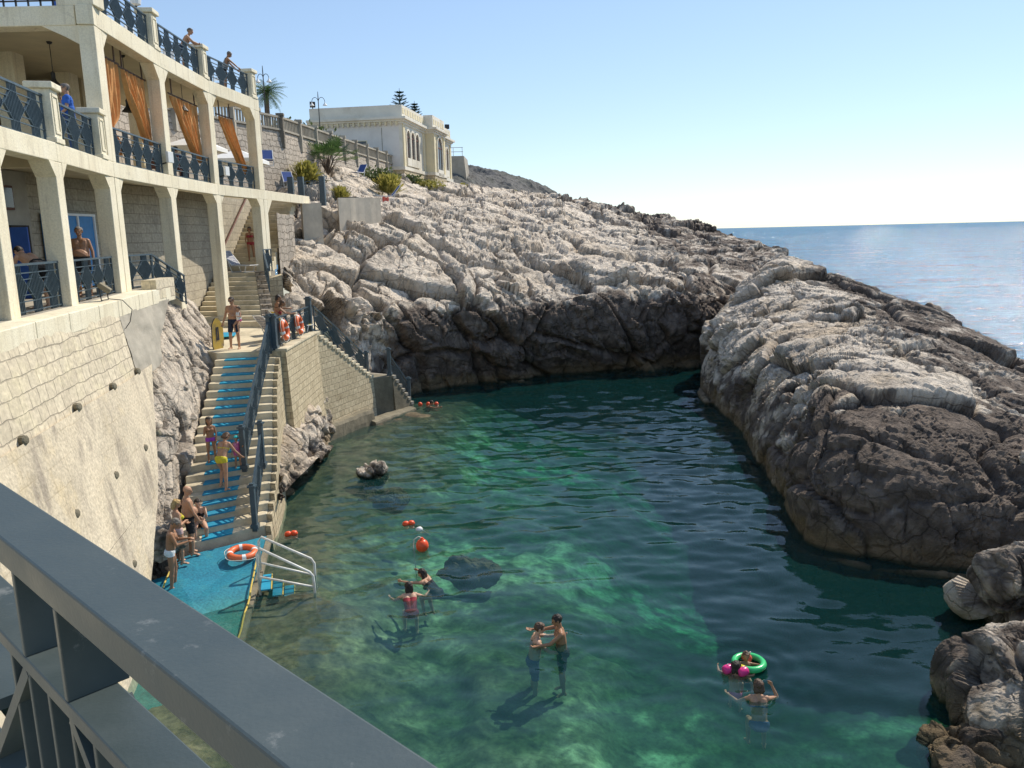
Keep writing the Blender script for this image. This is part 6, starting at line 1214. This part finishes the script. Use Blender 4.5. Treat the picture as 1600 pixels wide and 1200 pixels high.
bb = thing('bodyboard', 'yellow and navy bodyboard standing upright in the hand of the man', 'bodyboard', pm+V3(-.50, -.05, 0)); P = []
for f in np.linspace(0, 1, 22):
    w = .24*(1-(max(0, f-.62)/.42)**2.2)*(1 if f > .06 else .85); P.append([pm+V3(-.58, -.02, 0)+V3(x*.42, x*1.05, 0)*w+V3(0, .05*math.sin(f*3), .02+f*1.08) for x in (-1, -.6, .6, 1)])
G = np.array(P); th = V3(-.045, .03, 0); MB().grid(G).build('yellow_deck', M['mustard'], bb, smooth=True); MB().grid(G+th, flip=True).build('navy_slick', M['navy'], bb, smooth=True)
r = MB(); ring = np.concatenate([G[:, 0], G[::-1, 3]]); n = len(ring); r.add(list(ring)+list(ring+th), [(i, (i+1) % n, n+(i+1) % n, n+i) for i in range(n)]); r.build('rail_edge', M['navy'], bb); m = MB()
for s in (.3, .55): m.bar(G[6, 1]*(1-s)+G[6, 2]*s+V3(.01, -.012, 0), G[15, 1]*(1-s)+G[15, 2]*s+V3(.01, -.012, 0), .05, .004, V3(.8, -.5, 0))
m.build('dark_stripe', M['navy'], bb)
for i, (dx, yw, lb, ln, hl) in enumerate(((-.62, -62, 'woman in dark bikini standing upright behind the lifebuoy railing', 12, .03), (-.34, -75, 'brown haired woman bending over the lifebuoy railing', 38, .12))):
    q = g0+(g1-g0)*(.42 if i == 0 else .36)+V3(-.62 if i == 0 else -.5, .5 if i == 0 else .0, -.05); q[2] = ZL+.05
    P_(lb, q, yw, 1.64 if i else 1.68, skin='darkskin', female=True, lean=ln, hair='hair_brown' if i else 'hair_dark', hairlen=hl, clothes=(('bikini_top', 'brick' if i else 'black'), ('briefs', 'brick' if i else 'black')), al=((-.1, .8, -.7), (.3, .9, -.1)), ar=((.1, .8, -.7), (-.2, .9, -.1)) if i else ((.35, -.1, -1), (-.3, .35, -.6)))
# --- on the stairs
def onstep(k, f, d=.15): a = LL[k]+(RR[k]-LL[k])*f; b = LL[min(k+1, 20)]+(RR[min(k+1, 20)]-LL[min(k+1, 20)])*f; p = a+(b-a)*(.2+d); p[2] = LL[k][2]+.008; return p
p = onstep(7, .28, .2); P_('girl in purple swim briefs standing on the blue treads', p, 205, 1.30, female=True, child=True, skin='darkskin', hair='hair_dark', hairlen=.10, clothes=(('briefs', 'purple'),), ar=((.2, .3, -.9), (-.3, .4, .9)), al=((-.2, .05, -1), (.1, .3, -1)), vox=.009)
p = onstep(4, .46, .0); P_('woman in lime yellow bikini bending forward on the stairs, seen from behind', p, -12, 1.70, female=True, lean=30, hp=35, skin='skin', hair='hair_brown', hairlen=.05, clothes=(('bikini_top', 'yellow'), ('briefs', 'yellow')), al=((-.1, .45, -1), (.0, .4, -.9)), ar=((.4, .4, -.9), (.3, .6, -.7)), ll=((-.08, .55, -1), (0, -.35, -1)), lr=((.06, -.05, -1), (0, -.12, -1)))
p = onstep(6, .60, .2); P_('toddler with teal sun hat and floral suit on the stairs before the woman', p, 190, .92, child=True, skin='skin', hat='teal', bald=True, clothes=(('vest', 'flower'), ('shorts', 'flower', .2)), vox=.008, al=((-.4, .5, -.5), (-.2, .7, .3)))
# --- on the platform
p = onz(284, 880, .30); P_('blonde woman in yellow bikini top standing closest to the cliff', p, -52, 1.68, female=True, hair='hair_blonde', hairlen=.06, hp=10, clothes=(('bikini_top', 'yellow'), ('briefs', 'palepink')), al=((-.25, .1, -1), (.5, .6, -.2)), ar=((.25, .05, -1), (-.7, .6, .05)))
p = onz(301, 866, .30); P_('bald heavy man in black shorts standing at the foot of the stairs', p, -58, 1.84, fat=.75, bald=True, hp=12, hy=-10, clothes=(('shorts', 'black', .33),), al=((-.2, .25, -1), (.1, .5, -1)), ar=((.2, .3, -1), (-.1, .5, -1)))
p = onstep(1, .22, .35); P_('woman in black bikini bottom seated on the lower steps, chin on hand', V3(p[0], p[1]-.05, p[2]), 205, 1.66, female=True, lean=22, hp=5, skin='paleskin', hair='hair_dark', clothes=(('briefs', 'black'), ('bikini_top', 'black')), pel=.12, ll=((-.12, 1, -.1), (.02, -.25, -1)), lr=((.14, 1, .0), (0, -.1, -1)), al=((-.05, .8, -.55), (.15, .35, 1)), ar=((.1, .75, -.6), (-.6, .6, .25)))
p = onz(273, 919, .06); P_('slim man in white swim briefs looking down at his hands', p, -72, 1.78, hp=38, lean=8, skin='darkskin', hair='hair_grey', clothes=(('briefs', 'whitecloth'),), al=((-.12, .35, -1), (.35, 1, .1)), ar=((.12, .4, -1), (-.3, 1, .15)), ll=((-.07, .1, -1), (0, -.08, -1)), lr=((.07, .0, -1), (0, -.12, -1)))
# --- in the water
def swim(lb, px, py, z, yaw, **k): p = onz(px, py, 0); return P_(lb, V3(p[0], p[1], z), yaw, pel=0, **k)
swim('swimming woman in dark strappy swimsuit seen from behind, nearest the buoy rope', 642, 944, -.21, 12, h=1.66, female=True, skin='paleskin', hairlen=.14, lean=50, hp=-18, clothes=(('swimsuit', 'brick'), ('bikini_top', 'black')), al=((-.7, .5, -.55), (-.3, .9, -.1)), ar=((.75, .5, -.5), (.4, .9, -.05)), ll=((-.12, 1, -.3), (0, -.2, -1)), lr=((.12, 1, -.5), (0, -.3, -1)))
swim('swimming woman with wet hair floating sideways behind the other swimmer', 683, 914, -.21, 62, h=1.66, female=True, skin='skin', hairlen=.14, lean=52, hp=-22, clothes=(('swimsuit', 'black'),), al=((-.5, .9, .05), (-.1, 1, .0)), ar=((.5, .8, .1), (.3, 1, 0)), ll=((-.12, 1, -.3), (0, -.2, -1)), lr=((.12, 1, -.5), (0, -.3, -1)))
swim('fair man standing chest deep holding arms with the dark haired man', 833, 1003, -.40, -82, h=1.80, skin='paleskin', hair='hair_brown', lean=10, hp=12, clothes=(('shorts', 'denim', .34),), al=((-.1, 1, -.25), (.1, 1, .05)), ar=((.1, .8, -.7), (0, 1, -.2)))
swim('dark haired tanned man standing waist deep facing the fair man', 878, 1004, -.18, 95, h=1.76, skin='darkskin', hair='hair_dark', lean=6, hp=15, clothes=(('shorts', 'black', .34), ), al=((-.1, .8, -.6), (0, 1, -.1)), ar=((.1, 1, -.2), (0, 1, .05)))
swim('child wearing pink armbands beside the green ring, seen from behind', 1149, 1056, -.36, -20, h=1.22, child=True, skin='skin', lean=18, hair='hair_dark', hairlen=.05, al=((-.9, .3, .1), (-.2, 1, .0)), ar=((.9, .4, .15), (.2, 1, .1)), clothes=(('briefs', 'pink'),), ll=((-.12, 1, -.3), (0, -.2, -1)), lr=((.12, 1, -.45), (0, -.3, -1)))
_, e = swim('small child with coral armband sitting inside the green inflatable ring', 1166, 1040, -.22, 170, h=.95, child=True, skin='darkskin', hair='hair_brown', lean=-10, al=((-.9, .3, .1), (-.2, 1, .0)), ar=((.9, .4, .15), (.2, 1, .1)), clothes=(('briefs', 'coral'),), ll=((-.2, 1, -.1), (0, .5, -1)), lr=((.2, 1, -.1), (0, .5, -1)), vox=.008)
swim('woman with short brown hair in the water raising both hands to her head', 1188, 1102, -.36, -8, h=1.66, female=True, skin='skin', hair='hair_brown', hairlen=.03, lean=26, hp=-5, clothes=(('briefs', 'denim'), ('bikini_top', 'denim')), al=((-.7, .45, -.6), (-.5, .8, .0)), ar=((.6, .55, -.2), (-.45, .0, 1)), ll=((-.12, 1, -.3), (0, -.2, -1)), lr=((.12, 1, -.45), (0, -.3, -1)))
swim('distant snorkeller with orange floats at the end of the water stairs', 664, 637, -.32, -70, h=1.65, skin='darkskin', hair='hair_dark', lean=35, al=((-.8, .6, 0), (-.2, 1, .1)), ar=((.8, .6, 0), (.2, 1, .1)), ll=((-.1, -.9, -.4), (0, -1, -.2)), lr=((.1, -.9, -.4), (0, -1, -.2)), vox=.012)
# ------------------------------------------------------------------ lifebuoys, ladder, buoys, toys, boulders
def lifebuoy(label, c, nrm, R=.29, r=.085, rope=True, matname='orange'):
    c = V3(*c); t = thing('lifebuoy', label, 'lifebuoy', c); n = unit(nrm); ex = unit(np.cross(n, V3(.1, .2, 1) if abs(n[2]) < .9 else V3(1, 0, 0))); ey = np.cross(n, ex)
    pts = [c+(ex*math.cos(a)+ey*math.sin(a))*R for a in np.linspace(0, 2*math.pi, 40, endpoint=False)]; MB().tube(pts, r, 12, closed=True).build('ring', M[matname], t, smooth=True)
    for a0 in (.3, 1.87, 3.44, 5.01): MB().tube([c+(ex*math.cos(a)+ey*math.sin(a))*R for a in np.linspace(a0, a0+.28, 5)], r+.004, 12, caps=False).build('reflective_band', M['white'], t, smooth=True)
    if rope: MB().tube([c+(ex*math.cos(a)+ey*math.sin(a))*(R+r+.02+.05*abs(math.sin(2*(a-.44))))+n*.01-V3(0, 0, .02*abs(math.sin(2*a))) for a in np.linspace(0, 2*math.pi, 48, endpoint=False)], .009, 5, closed=True).build('grab_rope', M['paleRope'], t, smooth=True)
    return t
wn_ = unit(V3((g1-g0)[1], -(g1-g0)[0], 0)); lifebuoy('orange lifebuoy hung on the railing nearest the stair head', g0+(g1-g0)*.16+wn_*.16+V3(0, 0, .55), wn_+V3(0, 0, .15)); lifebuoy('orange lifebuoy hung on the railing towards the corner post', g0+(g1-g0)*.56+wn_*.16+V3(0, 0, .52), wn_+V3(0, 0, .15))
p = onz(379, 869, .30); lifebuoy('orange lifebuoy lying flat on the blue platform with its white rope', p+V3(0, 0, .095), V3(.06, -.08, 1), .30, .085)
# white bathing ladder
ld_ = thing('bathing_ladder', 'white tubular bathing ladder descending from the platform edge into the water', 'ladder', onz(404, 911, .2))
for y0_, q in ((17.5, [(405, 912), (401, 866), (405, 857), (484, 894), (489, 900), (491, 914)]), (18.35, [(407, 893), (404, 846), (408, 839), (486, 873), (491, 880), (492, 896)])):
    P = [at(*a, y0_+.02*i) for i, a in enumerate(q)]; P[0][2] = .0; m = MB().tube(P+[P[-1]-V3(0, 0, .7)], .032, 8); o = m.build('handrail', M['steel'], ld_, smooth=True)
    a, b = P[1]*.25+P[0]*.75, P[-1]-V3(0, 0, .05); a = P[0]+(P[1]-P[0])*.45; MB().tube([a, a+(b-a)*.5, b], .028, 8).build('lower_rail', M['steel'], ld_, smooth=True)
    if y0_ == 17.5: la, lb_ = P[0], P[-1]-V3(0, 0, .5)
    else: ra, rb_ = P[0], P[-1]-V3(0, 0, .5)
for i in range(5): f = (i+.6)/5; a, b = la+(lb_-la)*f, ra+(rb_-ra)*f; a[2] = b[2] = .12-.16*i; MB().bar(a, b, .24, .03).build('tread', M['bluepaint'], ld_); MB().tube([a+V3(.12, 0, .02), b+V3(.12, 0, .02)], .014, 5).build('nosing', M['rope'], ld_)
def rope(label, pts, r=.022, mat='rope', name='yellow_rope'):
    P = np.array(pts); D = crspline(P[:, None, :], 12*len(P))[:, 0]; D = D+.03*np.stack([fbm(D*1.7, 2, 90+i) for i in range(3)], 1)*V3(1, 1, .2); tag(MB().tube(list(D), r, 6).build(name, M[mat], smooth=True), label, 'rope')
rope('yellow rope laid along the water side edge of the blue platform', [onz(402, 868, .34), onz(399, 885, .30), onz(394, 912, .2), onz(386, 945, .02), onz(376, 985, -.1), onz(360, 1040, -.2)]); rope('short yellow rope at the cliff side edge of the platform', [onz(270, 884, .34), onz(262, 902, .32), onz(256, 918, .24)])
def floatball(name, label, c, r, mat, top=True):
    c = V3(*c); t = thing(name, label, 'buoy', c-V3(0, 0, r)); MB().sphere(c, (r, r, r*1.08), 20, 14).build('float', M[mat], t, smooth=True)
    MB().lathe([(r*.34, r*.9), (r*.34, r*1.12), (r*.2, r*1.16), (r*.2, r*1.34), (.01, r*1.36)], c, 12).build('neck', M[mat], t); MB().tube([c+V3(0, 0, r*1.25), c+V3(-r*.5, 0, r*1.5), c+V3(-r*1.3, .05, r*.9), c+V3(-r*1.4, 0, 0), c+V3(-r*1.1, 0, -1.0)], .014, 5).build('mooring_line', M['paleRope'], t, smooth=True)
t_ = thing('beach_mat', 'bright blue mat lying on the landing beside the cliff', 'mat', V3(-10.2, 29.2, 4.6)); m = MB(); m.add([at(338, 528, 29.4)*V3(1, 1, 0)+V3(0, 0, 4.64), at(366, 524, 29.8)*V3(1, 1, 0)+V3(0, 0, 4.64), at(372, 516, 30.9)*V3(1, 1, 0)+V3(0, 0, 4.69), at(342, 518, 30.6)*V3(1, 1, 0)+V3(0, 0, 4.69)], [(0, 1, 2, 3)]); m.build('blue_fabric', M['bluepaint'], t_); b_ = MB(); b_.bar(at(338, 528, 29.4)*V3(1, 1, 0)+V3(0, 0, 4.65), at(366, 524, 29.8)*V3(1, 1, 0)+V3(0, 0, 4.65), .05, .02); b_.build('hem', M['teal'], t_)
floatball('mooring_buoy', 'large round red orange mooring buoy floating near the submerged rock', onz(660, 858, 0)+V3(0, 0, .10), .17, 'red_plastic')
for q, lb, cols_ in (((634, 820), 'pair of small red floats up the rope from the round buoy', ('red_plastic', 'red_plastic')), ((450, 836), 'pair of small red floats near the stairs wall', ('red_plastic', 'red_plastic')), ((655, 829), 'tiny pale float beside the red buoy', ('white',))):
    c = onz(*q, 0); t = thing('rope_float', lb, 'float', c)
    for i, m_ in enumerate(cols_): MB().lathe([(.02, -.1), (.075, -.06), (.085, 0), (.075, .06), (.02, .1)], c+V3(.16*i, .05*i, .03), 10, (.9, .3, .15*(1-2*i))).build('float', M[m_], t, smooth=True)
    MB().tube([c+V3(-.1, 0, .02), c+V3(.1, 0, .0), c+V3(.3, .05, -.15)], .012, 5).build('line', M['paleRope'], t)
M['ringgreen'] = pmat('green_inflatable_vinyl', (.05, .52, .17), .25, .06, 4, .04, 30); M['ringyellow'] = pmat('yellow_inflatable_vinyl', (.75, .62, .05), .25, .06, 4, .04, 30); M['pinkvinyl'] = pmat('pink_inflatable_vinyl', (.72, .04, .22), .25, .06, 4, .04, 30); M['coralvinyl'] = pmat('coral_inflatable_vinyl', (.80, .13, .10), .25, .06, 4, .04, 30)
c = onz(1170, 1039, 0)+V3(0, 0, .05); t = thing('inflatable_ring', 'large green inflatable swim ring with a yellow patch holding a small child', 'swim ring', c); ringp = lambda a, R=.265: c+V3(math.cos(a)*R, math.sin(a)*R, 0)
MB().tube([ringp(a) for a in np.linspace(-2.15, 3.5, 40)], .062, 12).build('green_tube', M['ringgreen'], t, smooth=True); MB().tube([ringp(a) for a in np.linspace(3.5, 4.13, 8)], .0625, 12).build('yellow_patch', M['ringyellow'], t, smooth=True); MB().lathe([(.014, 0), (.012, .03), (.004, .035)], ringp(1.2)+V3(0, 0, .055), 8).build('valve', M['white'], t)
for q, mt, lb, r_ in (((1137, 1050), 'pinkvinyl', 'pink inflatable armband on the left arm of the child near the ring', .085), ((1161, 1054), 'pinkvinyl', 'pink inflatable armband on the right arm of the child near the ring', .085), ((1166, 1032), 'coralvinyl', 'coral inflatable armband on the small child in the ring', .085)):
    c = onz(*q, 0)+V3(0, 0, .06); t = thing('armband', lb, 'armband', c); ax = V3(.9, .35, .1) if mt == 'pinkvinyl' else V3(.3, -.9, .2)
    MB().lathe([(.045, -.1), (r_*.85, -.085), (r_, -.05), (r_*1.02, 0), (r_, .05), (r_*.85, .085), (.045, .1)], c, 16, ax).build('cuff', M[mt], t, smooth=True); MB().lathe([(.01, 0), (.009, .02)], c+V3(0, 0, r_), 6).build('valve', M['white'], t)
c = onz(668, 632, 0); t = thing('rope_float', 'small orange floats carried by the distant snorkeller', 'float', c)
for i in range(3): MB().sphere(c+V3(-.35+.4*i, -.1, .04), .11, 10, 7).build('float', M['red_plastic'], t, smooth=True)
# boulders: displaced solid stones
def boulder(name, label, c, rad, seed, n=90, dark=.3, rot=0., amp=.25, cat='rock', warm=.6, tide=.4, flat=1.0, brown=False):
    c = V3(*c); th = np.linspace(0, 2*math.pi, 2*n, endpoint=False); ph = np.linspace(-math.pi/2, math.pi/2, n); A, B = np.meshgrid(th, ph); D = np.stack([np.cos(B)*np.cos(A), np.cos(B)*np.sin(A), np.sin(B)], 2).reshape(-1, 3)
    D = np.sign(D)*np.abs(D)**flat; P = (D*np.array(rad))@Rz(rot).T+c; nr = D/np.array(rad); nr = (nr/np.linalg.norm(nr, axis=1)[:, None])@Rz(rot).T; k = float(np.mean(rad)); d, ck = rock_shape(P, 1., seed, 1.5); d = d*1.5; big = fbm(P/k*1.1, 3, seed+2); P = P+nr*(d*amp*min(1., k*1.2)*1.6+big*k*.45)[:, None]
    col_ = rock_color(P, ck*.5, (np.full(len(P), dark) if not callable(dark) else dark(P)), tide, seed, warm, 1.4 if rad[0] > 1 else 1.); col_ = np.tile(V3(.21, .15, .085), (len(P), 1))*(1+.6*fbm(P*2.5, 4, 5))[:, None] if brown else col_; F = []; W = 2*n
    i, j = np.meshgrid(np.arange(n-1), np.arange(W), indexing='ij'); F = np.stack([i*W+j, i*W+(j+1) % W, (i+1)*W+(j+1) % W, (i+1)*W+j], 2).reshape(-1, 4)
    return tag(npmesh(name, P, F, M['rock'], loc=(c[0], c[1], c[2]-rad[2]), smooth=False, col=col_), label, cat)
boulder('boulder', 'dark wet boulder breaking the surface in front of the stairs', onz(580, 745, 0)+V3(0, .3, -.05), (.62, .6, .52), 3, dark=.66, tide=-.2)
boulder('submerged_rock', 'brown flat rock just under the surface beside the orange buoy', onz(728, 858, 0)+V3(0, 0, -.66), (.85, .5, .34), 4, brown=True, amp=.14, tide=-9); boulder('submerged_rock', 'shallow brown rock just behind the dark wet boulder', onz(600, 752, 0)+V3(0, 0, -.62), (.95, .6, .36), 6, brown=True, amp=.14, tide=-9)
bdark = lambda zt: (lambda P: .95*smooth01(zt+.25, zt-.25, P[:, 2]))
boulder('shore_rock', 'pale fissured rock jutting from the right edge over the dark water', onz(1600, 985, .2)+V3(1.15, .75, .3), (1.6, .95, .8), 11, 170, dark=lambda P: .50*np.ones(len(P)), amp=.34, warm=1.6, tide=.15, flat=.8)
boulder('shore_rock', 'large brown rock filling the lower right corner', onz(1600, 1120, .2)+V3(.75, .2, .1), (1.35, 1.45, 1.0), 12, 190, dark=lambda P: .74*np.ones(len(P)), amp=.34, warm=1.4, tide=.35, flat=.8)  # dark value also paints in the shade the corner rocks lie in
boulder('shore_rock', 'small dark wet rock at the waterline under the big corner rock', onz(1490, 1180, 0)+V3(.25, -.1, -.05), (.75, .8, .5), 13, 100, dark=.95, amp=.22, tide=.1)
boulder('shore_rock', 'sunlit upright rock at the far right edge before the ridge', onz(1640, 850, .4)+V3(.7, .6, 1.1), (.85, .8, 1.9), 14, 110, dark=.25, amp=.22, warm=1.2)
g = np.random.default_rng(21)
for q, s, lb in (((470, 690, .6), .55, 'pale boulder on the rubble slope nearest the tan wall'), ((455, 735, .2), .5, 'grey boulder at the foot of the stair side wall'), ((500, 672, .4), .5, 'pale boulder beside the upper concrete ledge'), ((492, 712, .05), .45, 'dark tidal boulder where the rubble meets the water'), ((462, 660, 1.2), .5, 'topmost pale boulder under the landing wall'), ((436, 770, .1), .38, 'small dark boulder at the waterline by the stair wall')):
    boulder('boulder', lb, onz(*q), (s*1.1, s*.9, s*.75), int(g.integers(100)), 60, dark=.85 if 'dark' in lb else .25, amp=.3, warm=1., tide=.2)
for q, s, lb in (((252, 845, .9), .55, 'mossy tan boulder at the cliff foot behind the blonde woman'), ((246, 885, .35), .5, 'black wet boulder at the cliff foot beside the platform'), ((285, 655, 3.0), .42, 'pale block stone wedged between cliff and stairs')):
    boulder('boulder', lb, onz(*q), (s, s*.9, s*.85), int(g.integers(100)), 60, dark=1.0 if 'black' in lb else (.5 if 'mossy' in lb else .1), amp=.3, warm=1.2, tide=-9)
# ------------------------------------------------------------------ camera, sky, sun
cam = bpy.data.cameras.new('camera'); co = bpy.data.objects.new('camera', cam); COL.objects.link(co)
cam.sensor_width = 36; cam.sensor_fit = 'HORIZONTAL'; cam.lens = 36*FPX/1600; cam.clip_start = .05; cam.clip_end = 60000
mw = Matrix.Identity(4)
for i in range(3): mw[i][0], mw[i][1], mw[i][2] = CR[i], CU[i], -CF[i]
mw.translation = Vector(CC); co.matrix_world = mw; sc.camera = co
SAZ, SEL = 43., 46.
w_ = bpy.data.worlds.new('World'); sc.world = w_; w_.use_nodes = True; nt = w_.node_tree
bg = next(n for n in nt.nodes if n.type == 'BACKGROUND'); sk = nt.nodes.new('ShaderNodeTexSky'); sk.sky_type = 'NISHITA'; sk.sun_disc = False
sk.sun_elevation = math.radians(SEL); sk.sun_rotation = math.radians(SAZ); sk.altitude = 0; sk.air_density = 1.0; sk.dust_density = .1; sk.ozone_density = 1.6
gm = nt.nodes.new('ShaderNodeGamma'); gm.inputs[1].default_value = .70; nt.links.new(sk.outputs[0], gm.inputs[0]); vm = nt.nodes.new('ShaderNodeVectorMath'); vm.operation = 'MULTIPLY'; nt.links.new(gm.outputs[0], vm.inputs[0]); vm.inputs[1].default_value = (1.44, 1.58, 1.76); hz = vm.outputs[0]; nt.links.new(hz, bg.inputs[0]); bg.inputs[1].default_value = .15
ld = bpy.data.lights.new('sun', 'SUN'); ld.energy = 5.0; ld.angle = math.radians(.5); ld.color = (1, .915, .78)
lo = bpy.data.objects.new('sun', ld); COL.objects.link(lo); lo.location = (30, 40, 60)
sd = Vector((math.sin(math.radians(SAZ))*math.cos(math.radians(SEL)), math.cos(math.radians(SAZ))*math.cos(math.radians(SEL)), math.sin(math.radians(SEL))))
lo.rotation_euler = sd.to_track_quat('Z', 'Y').to_euler()
sc.view_settings.view_transform = 'Standard'; sc.view_settings.look = 'None'; sc.view_settings.exposure = 0; sc.view_settings.gamma = 1
cy = sc.cycles; cy.use_denoising = True; cy.max_bounces = 8; cy.transparent_max_bounces = 12; cy.diffuse_bounces = 3; cy.glossy_bounces = 3; cy.caustics_reflective = False; cy.caustics_refractive = False
cy.sample_clamp_indirect = 8
